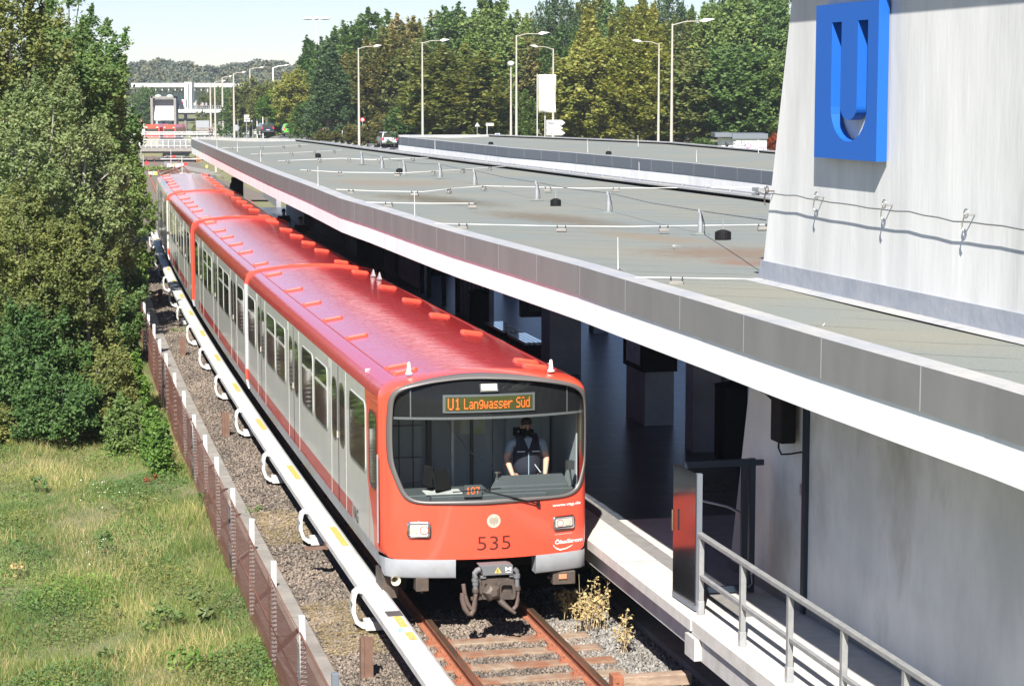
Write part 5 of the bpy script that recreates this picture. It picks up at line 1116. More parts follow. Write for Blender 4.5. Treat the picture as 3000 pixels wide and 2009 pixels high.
# ------------------------------------------------------------------ people
def skinned(name, V, E_, Rd, m, parent, sub=2, root=0):
    me = bpy.data.meshes.new(name); me.from_pydata([tuple(v) for v in V], E_, []); o = bpy.data.objects.new(name, me); COL.objects.link(o)
    md = o.modifiers.new('s', 'SKIN'); md.use_smooth_shade = True; sv = me.skin_vertices[0].data
    for i, r in enumerate(Rd): sv[i].radius = (r if isinstance(r, tuple) else (r, r)); sv[i].use_root = (i == root)
    s2 = o.modifiers.new('d', 'SUBSURF'); s2.levels = sub; s2.render_levels = sub
    dg = bpy.context.evaluated_depsgraph_get(); dg.update(); nm = bpy.data.meshes.new_from_object(o.evaluated_get(dg)); bpy.data.objects.remove(o); bpy.data.meshes.remove(me)
    nm.materials.clear(); nm.materials.append(m); nm.name = name
    for p in nm.polygons: p.use_smooth = True
    return link(name, nm, parent)
def person(label, loc, rz, top, legs, arms='down', vest=None, mask=False, scale=1.0, group=None, hairm=None, walk=0.0, fingers=False):
    # local frame: +x to the right of the viewer, -y the way the figure faces, z up, 1.72 m tall
    t = thing('person', label, 'person', loc, group, rz); t.scale = (scale,)*3
    hx = .105
    J = {'pel': (0, 0, .96), 'bel': (0, -.01, 1.10), 'che': (0, 0, 1.30), 'nk0': (0, .01, 1.44), 'nk1': (0, .0, 1.50), 'hd0': (0, -.01, 1.575), 'hd1': (0, -.005, 1.66)}
    V = list(J.values()); Rd = [(.15, .11), (.15, .12), (.165, .11), (.065, .06), (.052, .055), (.072, .088), (.066, .080)]; E_ = [(i, i+1) for i in range(6)]
    def limb(st, P, rr):
        k = st
        for p, r in zip(P, rr): V.append(p); Rd.append(r); E_.append((k, len(V)-1)); k = len(V)-1
        return k
    AR = {}
    for sg in (-1, 1):
        limb(0, [(sg*hx, 0, .88), (sg*(hx+.01), -.02+walk*sg*.10, .50), (sg*(hx+.01), .03+walk*sg*.18, .10), (sg*(hx+.02), -.09+walk*sg*.18, .045)], [.095, .062, .045, .042])
        if arms == 'down': P = [(sg*.19, 0, 1.40), (sg*.245, .01, 1.12), (sg*.24, -.05, .88)]
        elif arms == 'console': P = [(sg*.20, 0, 1.40), (sg*.285, .0, 1.15), (sg*.235, -.17, .965)]
        else: P = [(sg*.19, 0, 1.40), (sg*.25, -.02, 1.14), (sg*.06, -.20, 1.10)]
        AR[sg] = P; w = limb(2, P, [.068, .050, .034])
        ex = Vector(P[2])-Vector(P[1]); ex.normalize(); h0_ = Vector(P[2])+ex*.07; limb(w, [tuple(h0_)], [(.040, .022)]); pk = len(V)-1
        side = Vector((sg, 0, 0)); 
        if fingers:
            for j, (o_, ln) in enumerate(((-.03, .068), (-.010, .078), (.012, .072), (.032, .056))):
                a = h0_+side*o_*-1+ex*.035; b = a+ex*ln*.55+Vector((0, 0, -.006)); c = b+ex*ln*.4+Vector((0, 0, -.022)); limb(pk, [tuple(a), tuple(b), tuple(c)], [.0095, .0085, .0075])
            a = h0_-side*.035-ex*.01; limb(pk, [tuple(a), tuple(a-side*.022+ex*.035)], [.011, .0085])
    skinned('body', V, E_, Rd, M['skin'], t)
    # clothes
    TV = [(0, 0, .93), (0, -.01, 1.08), (0, 0, 1.27), (0, .005, 1.41)]; TR = [(.165, .125), (.17, .135), (.182, .125), (.10, .08)]; TE = [(0, 1), (1, 2), (2, 3)]
    for sg in (-1, 1):
        p = AR[sg]; n0 = len(TV); q = [p[0], tuple((Vector(p[0])+(Vector(p[1])-Vector(p[0]))*.75))]; TV += q; TR += [.078, .066]; TE += [(2, n0), (n0, n0+1)]
    skinned('shirt', TV, TE, TR, top, t)
    LV = [(0, 0, .97)]; LR = [(.20, .16)]; LE = []
    for sg in (-1, 1):
        n0 = len(LV); LV += [(sg*hx, 0, .86), (sg*(hx+.01), -.02+walk*sg*.10, .50), (sg*(hx+.01), .03+walk*sg*.18, .09)]; LR += [.108, .078, .06]; LE += [(0, n0), (n0, n0+1), (n0+1, n0+2)]
    skinned('trousers', LV, LE, LR, legs, t)
    if vest:
        V_ = [(0, 0, .86), (0, -.012, 1.09), (0, 0, 1.28), (0, .0, 1.40)]; skinned('vest', V_+[(-.15, 0, 1.40), (.15, 0, 1.40)], [(0, 1), (1, 2), (2, 3), (3, 4), (3, 5)], [(.225, .175), (.21, .168), (.215, .16), (.17, .125), (.075, .115), (.075, .115)], vest, t)
        mb = MB()
        for sg in (-1, 1): mb.box((sg*.105, -.160, 1.27), (.11, .012, .012))
        og = origin(t); mb.v = [tuple(Vector(v)+og) for v in mb.v]; mb.build('reflective_strip', M['textwhite'], t)
        mb = MB(); mb.add([(-.06, -.135, 1.45), (0, -.172, 1.30), (.06, -.135, 1.45), (0, -.09, 1.48)], [(0, 1, 2, 3)]); mb.box((0, -.166, 1.1), (.012, .01, .32)); mb.v = [tuple(Vector(v)+og) for v in mb.v]; mb.build('shirt_collar', M['shirt'], t)
    og = origin(t); hm = hairm or M['hair']
    mb = MB(); mb.sphere((0, .012, 1.655), .088, 16, 10, sc=(.92, 1.02, .82)); mb.v = [tuple(Vector(v)+og) for v in mb.v]; mb.build('hair', hm, t)
    mb = MB()
    for sg in (-1, 1): mb.sphere((sg*.030, -.090, 1.605), .012, 8, 6); mb.sphere((sg*.078, .0, 1.59), .022, 8, 6, 1, (.5, .8, 1.2))
    mb.sphere((0, -.100, 1.578), .015, 8, 6, 1, (.8, 1, 1.4)); mb.sphere((0, -.092, 1.535), .018, 8, 4, 2, (1.2, .4, .35)); mb.v = [tuple(Vector(v)+og) for v in mb.v]; mb.build('face', [M['hair'], M['skin'], mat('lips', (.40, .16, .13), .5)], t)
    if mask: mb = MB(); mb.sphere((0, -.035, 1.535), .080, 16, 10, sc=(.92, .92, .85)); mb.sphere((0, -.015, 1.47), .075, 14, 8, sc=(.95, .9, .9)); mb.v = [tuple(Vector(v)+og) for v in mb.v]; mb.build('face_covering', M['black'], t)
    return t
dq = CP(965, 450, .55); person('train driver in navy vest and light blue shirt with black face covering behind the windscreen', Vector((dq.x, dq.y, 1.02)), hd(0)-.05, M['shirt'], M['denim'], 'console', vest=M['navy'], mask=True, fingers=True, scale=.985)
person('bearded man in a dark shirt waiting in the platform shade, the farther of the two', T(54.5, 3.0, 1.0), hd(50), mat('dark_tee', (.02, .018, .018), .9), M['denim'], 'down')
person('man in dark jacket with folded hands in the platform shade, nearer of the two', T(47.8, 3.0, 1.0), hd(50)+.3, mat('dark_jacket', (.03, .03, .045), .9), M['denim'], 'fold', scale=1.04)

# ------------------------------------------------------------------ under the canopy
def pil(s0, s1, l0, l1, z0=1.0, z1=ZW+.02, mb=None, mi=0):
    mb = mb or MB(); mb.hexa([T(s, l, z) for z in (z0, z1) for s, l in ((s0, l0), (s0, l1), (s1, l1), (s1, l0))], mi); return mb
t = thing('info_pillar', 'stout concrete pillar with black map display case round its upper part', 'pillar', T(10.4, 5.4, 1)); pil(9.88, 11.15, 5.13, 5.70, 1.0, 2.02).build('base', M['pillar'], t, bevel=.01)
pil(9.82, 11.2, 5.08, 5.74, 2.02, ZW).build('display_case', M['black'], t); mb = MB(); mb.hexa([T(s, 5.07, z) for z in (2.12, 3.4) for s in (10.0, 11.0)]+[T(s, 5.075, z) for z in (2.12, 3.4) for s in (10.0, 11.0)]) if False else mb.add([T(10.0, 5.072, 2.12), T(10.95, 5.072, 2.12), T(10.95, 5.072, 3.6), T(10.0, 5.072, 3.6)], [(0, 1, 2, 3)]); mb.build('map_sheet', mat('map_paper', (.45, .43, .45), .6, col2=(.32, .32, .36), scale=9), t)
t = thing('concrete_pillar', 'concrete roof pillar between the map pillar and the black cabinet', 'pillar', T(7.1, 5.4, 1), 'platform roof pillars'); pil(6.9, 7.35, 5.12, 5.62).build('shaft', M['pillar'], t, bevel=.01)
mb = MB(); mb.tube([T(7.0, 5.72, 1), T(7.0, 5.72, 4)], .05, 10); mb.tube([T(7.0, 5.72, 2.5), T(7.0, 5.72, 2.56)], .06, 10); mb.build('downpipe', M['zincb'], t)
t = thing('concrete_pillar', 'broad concrete roof pillar beside the slatted benches', 'pillar', T(17.5, 5.4, 1), 'platform roof pillars'); pil(17.2, 18.0, 5.08, 5.80).build('shaft', M['pillar'], t, bevel=.01)
t = thing('platform_cabinet', 'black metal cabinet with pitched lid next to the platform pillar', 'cabinet', T(6.2, 5.6, 1)); mb = pil(5.95, 6.45, 5.36, 5.78, 1.0, 2.25); mb.add([T(5.92, 5.33, 2.25), T(5.92, 5.81, 2.25), T(6.48, 5.81, 2.25), T(6.48, 5.33, 2.25), T(6.2, 5.57, 2.34)], [(0, 1, 4), (1, 2, 4), (2, 3, 4), (3, 0, 4)]); mb.build('housing', M['black'], t, bevel=.008)
t = thing('hanging_sign', 'grey sign box with a pale panel hanging under the canopy beside the broad pillar', 'sign', T(18.4, 5.2, 2.6)); pil(18.3, 18.55, 4.70, 5.45, 2.18, 3.3).build('box', M['darkgrey'], t); mb = MB(); mb.add([T(18.29, l, z) for l, z in rrect(4.86, 2.30, 5.42, 3.1, .04)], [tuple(range(20))]); mb.build('panel', M['midgrey'], t)
for s0, s1, lab in ((19.55, 21.55, 'slatted bench nearer to the broad pillar'), (22.15, 24.2, 'slatted bench farther from the broad pillar, beside the black bin')):
    t = thing('platform_bench', lab+', pale slats', 'bench', T((s0+s1)/2, 5.3, 1), 'benches on the platform')
    pil(s0+.05, s1-.05, 5.12, 5.50, 1.0, 1.40).build('plinth', M['black'], t)
    for k in range(4): pil(s0, s1, 5.07+.118*k, 5.165+.118*k, 1.40, 1.46).build('slat', mat('bench_slat', (.70, .70, .70), .18, coat=1), t)
t = thing('litter_bin', 'tall black litter bin beyond the slatted benches', 'litter bin', T(25, 5.1, 1)); mb = pil(24.75, 25.3, 4.88, 5.28, 1.0, 2.12); mb.add([T(24.7, 4.84, 2.12), T(24.7, 5.32, 2.12), T(25.35, 5.32, 2.12), T(25.35, 4.84, 2.12), T(24.9, 5.0, 2.2), T(24.9, 5.16, 2.2), T(25.15, 5.16, 2.2), T(25.15, 5.0, 2.2)], [(0, 1, 5, 4), (1, 2, 6, 5), (2, 3, 7, 6), (3, 0, 4, 7), (4, 5, 6, 7)]); mb.build('housing', M['black'], t, bevel=.015)
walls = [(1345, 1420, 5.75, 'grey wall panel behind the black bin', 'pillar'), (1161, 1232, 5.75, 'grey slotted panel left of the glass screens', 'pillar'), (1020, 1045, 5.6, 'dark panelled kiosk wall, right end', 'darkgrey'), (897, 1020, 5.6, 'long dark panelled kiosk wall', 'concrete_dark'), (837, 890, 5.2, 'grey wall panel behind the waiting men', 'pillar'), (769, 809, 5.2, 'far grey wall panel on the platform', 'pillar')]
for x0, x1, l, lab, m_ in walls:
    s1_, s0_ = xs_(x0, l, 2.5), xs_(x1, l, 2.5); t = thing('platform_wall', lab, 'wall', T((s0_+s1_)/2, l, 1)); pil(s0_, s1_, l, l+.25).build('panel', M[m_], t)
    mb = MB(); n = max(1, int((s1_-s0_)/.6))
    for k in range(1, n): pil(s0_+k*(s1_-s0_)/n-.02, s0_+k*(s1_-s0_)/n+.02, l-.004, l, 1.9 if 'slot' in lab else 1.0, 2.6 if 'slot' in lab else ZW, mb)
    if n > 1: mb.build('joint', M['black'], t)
s1_, s0_ = xs_(1044, 5.7, 2.5), xs_(1158, 5.7, 2.5); t = thing('dark_void_box', 'added black box for the dark void in the middle of the platform', 'dark void box', T((s0_+s1_)/2, 6.4, 1)); pil(s0_, s1_, 5.9, 7.6).build('wall', M['black'], t); pil(s0_-.5, s0_+2, 5.6, 5.7, 1.0, 2.0).build('parapet', M['darkgrey'], t)  # black box added to keep the middle of the platform dark
for j, x in enumerate((1236, 1256, 1300, 1340, 1425)):
    s_ = xs_(x, 5.6, 2.5); t = thing('steel_post', ['slim black roof post right of the slotted panel', 'second slim black roof post', 'third slim black roof post beside the poster case', 'fourth slim black roof post', 'slim black roof post beside the bin'][j], 'post', T(s_, 5.6, 1), 'slim black posts on the platform'); mb = MB(); mb.box(T(s_, 5.6, 2.5), (.12, .12, 3.0), rz=hd(s_)); mb.box(T(s_, 5.6, 2.15), (.34, .06, .05), rz=hd(s_)); mb.build('shaft', M['black'], t)
s_ = xs_(1272, 5.9, 2.5); t = thing('poster_case', 'narrow poster case with reddish poster in the platform shade', 'poster case', T(s_, 5.9, 1)); pil(s_, s_+.9, 5.85, 5.97, 1.6, 3.3).build('case', M['black'], t); mb = MB(); mb.add([T(a, 5.845, z) for a, z in ((s_+.1, 1.7), (s_+.8, 1.7), (s_+.8, 3.1), (s_+.1, 3.1))], [(0, 1, 2, 3)]); mb.build('poster', mat('poster_red', (.18, .05, .03), .6, col2=(.05, .05, .06), scale=4), t)
# far end of the platform: end wall, low fence
t = thing('platform_fence', 'dark bar fence at the back of the far platform end', 'fence', T(70, 8.6, 1))
for k in range(90):
    s = 44+k*.5; mb = MB(); mb.box(T(s, 8.9, 1.9), (.06, .06, 1.8), rz=hd(s)); mb.build('bar', M['black'], t)
mb = MB(); sweep(mb, [(8.88, 2.7), (8.94, 2.7), (8.94, 2.78), (8.88, 2.78)], 44, 88.5, 2); mb.build('rail', M['black'], t)
for k, s in enumerate((3, 14, 25, 36, 47, 58, 69, 80)):
    t = thing('concrete_pillar', 'concrete roof pillar at the back edge of the near platform, number %s from the tower' % ['one', 'two', 'three', 'four', 'five', 'six', 'seven', 'eight'][k], 'pillar', T(s, 8.3, 1), 'platform roof pillars'); pil(s, s+.5, 8.1, 8.5).build('shaft', M['pillar'], t)
# second platform under the other canopy
mb = MB(); sweep(mb, [(14.2, -.3), (14.2, 1.0), (22, 1.0), (22, -.3)], 4, 90, 1.5); mb.build('second_platform', M['concrete'], kind='structure')
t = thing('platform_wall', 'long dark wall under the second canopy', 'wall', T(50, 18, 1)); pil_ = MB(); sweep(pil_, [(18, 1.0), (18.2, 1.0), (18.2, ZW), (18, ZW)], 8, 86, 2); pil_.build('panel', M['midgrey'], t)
# signal on the platform end
t = thing('platform_signal', 'black round signal head at the far end of the near platform', 'signal', T(66, 2.0, 1)); mb = MB(); q = T(66, 1.95, 1); mb.box(q+Vector((0, 0, 1.9)), (.5, .25, 1.2)); mb.tube([q+Vector((0, -.2, 2.1)), q+Vector((0, -.35, 2.1))], [.25, .3], 14); mb.tube([q, q+Vector((0, 0, 1.4))], .06, 8); mb.build('head', M['black'], t)

# ------------------------------------------------------------------ vegetation
def leaves(centers, size, aspect=1.7, flat=.75, rnd=None):
    n = len(centers); nrm = RNG.normal(0, 1, (n, 3)); nrm[:, 2] = np.abs(nrm[:, 2])+flat; nrm[:, 1] -= flat*.6; nrm /= np.linalg.norm(nrm, axis=1)[:, None]
    a = RNG.normal(0, 1, (n, 3)); u = np.cross(nrm, a); u /= np.linalg.norm(u, axis=1)[:, None]; v = np.cross(nrm, u)
    sz = size*(.6+.8*RNG.random(n))[:, None]
    V = np.stack([centers-u*sz*.5*aspect, centers-v*sz*.5, centers+u*sz*.5*aspect, centers+v*sz*.5], 1).reshape(-1, 3)
    return V, np.arange(4*n).reshape(n, 4)
def crown_points(H, R_, zb, ncl, per, cr, shape, rng):
    C = []
    while len(C) < ncl:
        p = rng.uniform(-1, 1, 3); d = np.linalg.norm(p)
        if d > 1 or d < .35: continue
        t = (p[2]+1)/2
        if shape == 'cone': w = 1.02-t*.95
        elif shape == 'column': w = .75+.3*math.sin(t*3)-(.5*t if t > .8 else 0)
        elif shape == 'bush': w = math.sqrt(max(0, 1-(t**2)*.9))
        else: w = math.sin(math.pi*min(1, t*.82+.14))**.6
        rr = math.hypot(p[0], p[1])/max(.3, math.sqrt(max(1e-3, 1-p[2]**2))) if shape in ('cone', 'bush', 'column') else 1
        if shape in ('cone', 'bush', 'column'):
            an = rng.random()*6.283; q = rng.random()**.45*w; C.append((R_*q*math.cos(an), R_*q*math.sin(an), zb+(H-zb)*t))
        else: C.append((R_*p[0]*1.0, R_*p[1]*1.0, zb+(H-zb)*t))
    C = np.array(C); k = cr*(.6+.8*rng.random(len(C)))
    P = C[rng.integers(0, len(C), per*ncl)]; kk = cr*(.55+.7*rng.random(len(P)))[:, None]
    D = rng.normal(0, 1, P.shape); D /= np.linalg.norm(D, axis=1)[:, None]; D *= rng.random((len(D), 1))**.45
    P = P+D*kk*np.array([1, 1, .72 if shape != 'pine' else .35])
    n2 = int(len(P)*.30); i, j = rng.integers(0, len(C), n2), rng.integers(0, len(C), n2); t = rng.random((n2, 1))*.5; Q = C[i]*(1-t)+C[j]*t+rng.normal(0, .45, (n2, 3))*cr
    stm = C[rng.integers(0, len(C), n2)]; sh = rng.random((n2, 1))**.7; Sx = stm+np.stack([stm[:, 0]*.10, stm[:, 1]*.10, np.full(n2, 1.3*cr)], -1)*sh+rng.normal(0, .10, (n2, 3))*cr
    return C, np.concatenate([P[:int(len(P)*.55)], Q, Sx])
def tree_mesh(H, R_, zb, ncl, per, cr, leaf, shape, lm, seed, bark='bark', aspect=1.6, stems=1):
    rng = np.random.default_rng(seed); C, P = crown_points(H, R_, zb, ncl, per, cr, shape, rng)
    P = P[P[:, 2] > .05]; V, F = leaves(P, leaf, aspect); rv = np.clip(rng.random(len(F))*.75+.25*rng.random(), 0, 1)
    crown = mkmesh('crown', V, F, LEAF[lm], attrs={'rnd': rv})
    mb = MB(); r0 = .018*H+.03 if H > 1.2 else .006*H+.002
    for s_ in range(stems):
        ox, oy = (0, 0) if stems == 1 else (rng.uniform(-.4, .4)*R_, rng.uniform(-.4, .4)*R_); tx, ty = ox*1.3+rng.uniform(-.2, .2), oy*1.3+rng.uniform(-.2, .2); rr = r0/math.sqrt(stems)
        mb.tube([(ox, oy, -.3), (ox, oy, H*.2), ((ox+tx)/2+rng.uniform(-.1, .1)*R_*.5, (oy+ty)/2, H*.55), (tx, ty, H*.80)], [rr*1.25, rr, rr*.6, rr*.15], 7)
    for i in rng.permutation(len(C))[:min(len(C), 34)]:
        c = Vector(C[i]); z = max(H*.12, c.z*.62); k = min(1, z/H); mb.tube([(0, 0, z), (c.x*.5, c.y*.5, z+(c.z-z)*.62), tuple(c)], [r0*.42*(1-k*.6), r0*.25*(1-k*.5), r0*.07], 4, cap=False)
    Vt = np.array([tuple(v) for v in mb.v]); trunk = mkmesh('trunk', Vt, mb.f, M[bark], mb.m, mb.s); return crown, trunk
def put_tree(name, label, cat, meshes, loc, sc=(1, 1, 1), rz=0.0, group=None):
    t = thing(name, label, cat, loc, group, rz); t.scale = sc; link('crown', meshes[0], t); link('trunk', meshes[1], t); return t
# near trees left of the line: (label, kind, px, base distance, radius, top py, crown base, clusters, per, cluster radius, leaf, shape, leaf material, bark)
near = [
 ('tall dark green tree nearest the tracks on the left, leaning over the rails', 'deciduous_tree', 250, 86, 2.6, 45, 1.2, 60, 420, .75, .13, 'round', 'dark', 'bark', 11),
 ('tall green tree at the back of the left group with reddish tips', 'deciduous_tree', 165, 78, 2.6, 45, 1.2, 60, 420, .75, .13, 'round', 'locust', 'bark', 12),
 ('tall feathery tree at the top left corner', 'deciduous_tree', 40, 74, 2.2, -60, 2.0, 55, 330, .7, .12, 'round', 'olive', 'bark', 13),
 ('dark treetop behind the left group against the sky', 'deciduous_tree', 215, 100, 2.2, -25, 3.0, 40, 300, .7, .14, 'round', 'green', 'bark', 14),
 ('silvery poplar with pale stems in the middle of the left group', 'poplar', 150, 61, 1.85, 215, .8, 70, 330, .5, .085, 'column', 'silver', 'birch', 15),
 ('second silvery poplar at the left edge', 'poplar', -10, 58, 1.6, 270, .6, 55, 300, .5, .085, 'column', 'silver', 'birch', 16),
 ('silvery green poplar sapling right of the pale stems', 'poplar', 268, 64, 1.25, 330, .4, 45, 300, .42, .085, 'column', 'silver', 'birch', 17),
 ('feathery bright green acacia hanging over the fence', 'acacia', 318, 70, 1.3, 400, .2, 70, 360, .38, .075, 'column', 'locust', 'bark', 18),
 ('feathery green acacia farther along the fence under the tall tree', 'acacia', 322, 90, 1.3, 320, .2, 50, 360, .5, .10, 'column', 'locust', 'bark', 19),
]
NEARX = []
for lab, nm, px, Y, R_, py, zb, ncl, per, cr_, lf_, shp, lm, bk, sd in near:
    q = atY(px, 800, Y); zt_ = atY(px, py, Y).z; zg = float(gz(q.x, Y)); H = zt_-zg
    me = tree_mesh(H, R_*1.10, zb, int(ncl*2.6), int(per*.66), cr_*.62, lf_*.80, shp, lm, sd, bk, stems=3 if nm == 'poplar' else 1); put_tree(nm, lab, 'tree', me, (q.x, Y, zg))
# bushes
bush = [
 ('big dense dark green bush standing in the meadow in front of the trees', 95, 1215, 46.5, 1.02, 540, 0.02, 90, 380, .26, .055, 'column', 'olive', 31),
 ('right half of the dark green hazel bush with long arching shoots', 205, 1215, 46.0, .95, 600, 0.02, 90, 380, .24, .055, 'column', 'olive', 32),
 ('olive green bush behind the dark one at the far left', 20, 1100, 52, 1.2, 560, 0.02, 60, 300, .4, .065, 'column', 'olive', 33),
 ('yellowish green low shrub at the left edge of the meadow', -25, 1170, 49.5, .9, 860, 0.02, 55, 260, .3, .05, 'bush', 'locust', 34),
 ('dark shrub in the shade between the big bush and the fence', 300, 1120, 58, .95, 780, 0.02, 50, 280, .32, .065, 'column', 'green', 35),
 ('loose olive shrub at the right foot of the big bush', 325, 1290, 45, .62, 1010, 0.02, 50, 240, .22, .05, 'bush', 'olive', 36),
 ('low dark shrub at the front foot of the big bush', 180, 1290, 44.2, .9, 1090, 0.02, 60, 240, .22, .055, 'bush', 'dark', 37),
 ('bright green bramble climbing at the fence beside the big bush', 445, 1330, 41.7, .22, 1190, 0.02, 30, 120, .15, .06, 'bush', 'fresh', 38),
 ('bright green bramble farther along the fence', 418, 1240, 47, .2, 1110, 0.02, 26, 120, .15, .06, 'bush', 'fresh', 39),
 ('small bright green vine on the fence below the trees', 395, 1150, 53, .2, 1030, 0.02, 26, 120, .15, .06, 'bush', 'fresh', 40),
 ('dark green shrub by the fence in the tree shade', 350, 1020, 66, .8, 760, 0.02, 40, 240, .3, .08, 'column', 'green', 41),
 ('yellow green bush in the tree shade close to the fence', 385, 930, 76, .6, 700, .02, 36, 220, .3, .09, 'column', 'fresh', 42),
]
bush += [
 ('wide dark green lower skirt of the hazel thicket facing the meadow', 110, 1270, 45.2, 1.15, 880, 0.02, 80, 300, .26, .06, 'bush', 'dark', 51),
 ('olive shrub filling the gap between hazel thicket and fence', 255, 1270, 46.5, .8, 880, 0.02, 60, 280, .26, .055, 'bush', 'olive', 52),
 ('low grey green herb thicket beside the bright bramble', 375, 1320, 43.3, .5, 1160, 0.02, 50, 200, .2, .05, 'bush', 'locust', 53),
 ('fresh green shrub low at the fence, nearest to the camera of the thicket', 470, 1370, 40.5, .24, 1230, 0.02, 34, 140, .15, .06, 'bush', 'fresh', 54),
 ('straw coloured shrub remains at the left edge of the meadow', 10, 1330, 44.5, .6, 1190, 0.02, 40, 160, .18, .05, 'bush', 'olive', 55),
]
for lab, px, pyb, Y, R_, pyt, zb, ncl, per, cr_, lf_, shp, lm, sd in bush:
    q = atY(px, pyb, Y); zg = float(gz(q.x, Y)); H = atY(px, pyt, Y).z-zg; me = tree_mesh(H, R_*(1.18 if pyb < 1330 and px < 320 else .95), zb, int(ncl*2.2), int(per*.65), cr_*.66, lf_*.82, shp, lm, sd, 'bark', stems=4); put_tree('bush', lab, 'bush', me, (q.x, Y, zg))
# meadow plants
def weed(name, lab, px, py, H, R_, lm, n, leaf, flower=None, cat='weed', shape='bush', stems=3):
    q = at(px, py, -.28); zg = float(gz(q.x, q.y)); me = tree_mesh(H, R_, .02, max(6, n//12), 12, R_*.3, leaf, shape, lm, int(px+py), 'bark', stems=stems); t = put_tree(name, lab, cat, me, (q.x, q.y, zg))
    return t
weeds = [('thistle', 'pale pink seed heads of a thistle clump at the left of the meadow', 60, 1690, .38, .16, 'straw', 60, .035), ('mullein', 'tall mullein stalk with pale yellow flowers, lower middle of the meadow', 336, 1800, .5, .06, 'locust', 60, .035), ('mullein', 'young mullein with felted grey leaves near the fence foot', 600, 1830, .24, .15, 'silver', 40, .09), ('mullein', 'second felted grey mullein rosette higher up by the fence', 575, 1770, .2, .12, 'silver', 30, .08), ('weed_plant', 'dark leafy weed in the middle of the meadow', 312, 1620, .42, .14, 'green', 60, .045), ('weed_plant', 'leafy green weed near the bottom edge, left of the mullein', 330, 1930, .3, .2, 'green', 70, .045), ('weed_plant', 'big fresh green clump at the bottom edge of the meadow', 560, 1960, .3, .34, 'fresh', 200, .04), ('weed_plant', 'yellow green leafy patch below the middle of the meadow', 480, 1840, .3, .36, 'locust', 200, .045), ('weed_plant', 'dark vine growing up the fence posts', 595, 1500, .5, .14, 'green', 70, .05), ('weed_plant', 'bright green low plant near the fence, upper meadow', 505, 1400, .24, .3, 'fresh', 120, .03), ('weed_plant', 'reddish orange dry dock plant in the upper meadow', 448, 1430, .18, .16, 'red', 60, .04), ('weed_plant', 'feathery dark green weed at the upper left of the meadow', 110, 1430, .35, .22, 'green', 80, .05), ('weed_plant', 'bright green grass tuft between path and ballast', 745, 1520, .22, .22, 'fresh', 220, .03), ('weed_plant', 'sparse green weed in the ballast beside the conductor rail', 830, 1650, .14, .2, 'green', 60, .03), ('weed_plant', 'small green tuft between the rails', 1424, 1866, .07, .10, 'fresh', 60, .03), ('weed_plant', 'tiny green tuft beside the right rail', 1710, 1924, .05, .06, 'fresh', 24, .02), ('weed_plant', 'yellow green weed at the path edge beside the train', 525, 985, .3, .35, 'locust', 120, .05)]
for nm, lab, px, py, H, R_, lm, n, lf_ in weeds: weed(nm, lab, px, py, H, R_, lm, n, lf_)
# dry stalks on the right of the track
def stalks(lab, px, py, n, H, spread):
    q = at(px, py, -.1); t = thing('dry_weed', lab, 'weed', (q.x, q.y, -.12), 'dry weeds in the ballast'); mb = MB(); pts = []
    for i in range(n):
        b = Vector((q.x+random.gauss(0, spread), q.y+random.gauss(0, spread*1.3), -.12)); h = H*random.uniform(.35, 1); tip = b+Vector((random.gauss(0, .07), random.gauss(0, .07), h)); mb.tube([b, (b+tip)/2+Vector((random.gauss(0, .02), 0, 0)), tip], [.004, .0035, .002], 4, cap=False)
        for k in range(7):
            t_ = random.uniform(.35, 1); p = b*(1-t_)+tip*t_; e = p+Vector((random.gauss(0, .05), random.gauss(0, .05), random.uniform(.01, .07))); mb.tube([p, e], [.0028, .0015], 3, cap=False); pts += [e]*2+[p]
    o = mb.build('stalks', mat('dry_stalk', (.50, .38, .22), .8), t); P = np.array([tuple(p) for p in pts])+RNG.normal(0, .012, (len(pts), 3)); V, F = leaves(P, .028); og = np.array(origin(t)); link('seed_heads', mkmesh('seed_heads', V-og, F, LEAF['straw'], attrs={'rnd': RNG.random(len(F))}), t)
stalks('tall dry yellow weed beside the platform edge in front of the train', 1740, 1835, 26, .72, .10)
stalks('dry yellow weed clump left of the tallest one', 1690, 1800, 18, .42, .10)
stalks('slender dry weed standing alone nearer the camera on the gravel', 1820, 1905, 8, .55, .045)
stalks('brown dry weed in the shadow under the platform edge', 1745, 1690, 8, .5, .05)

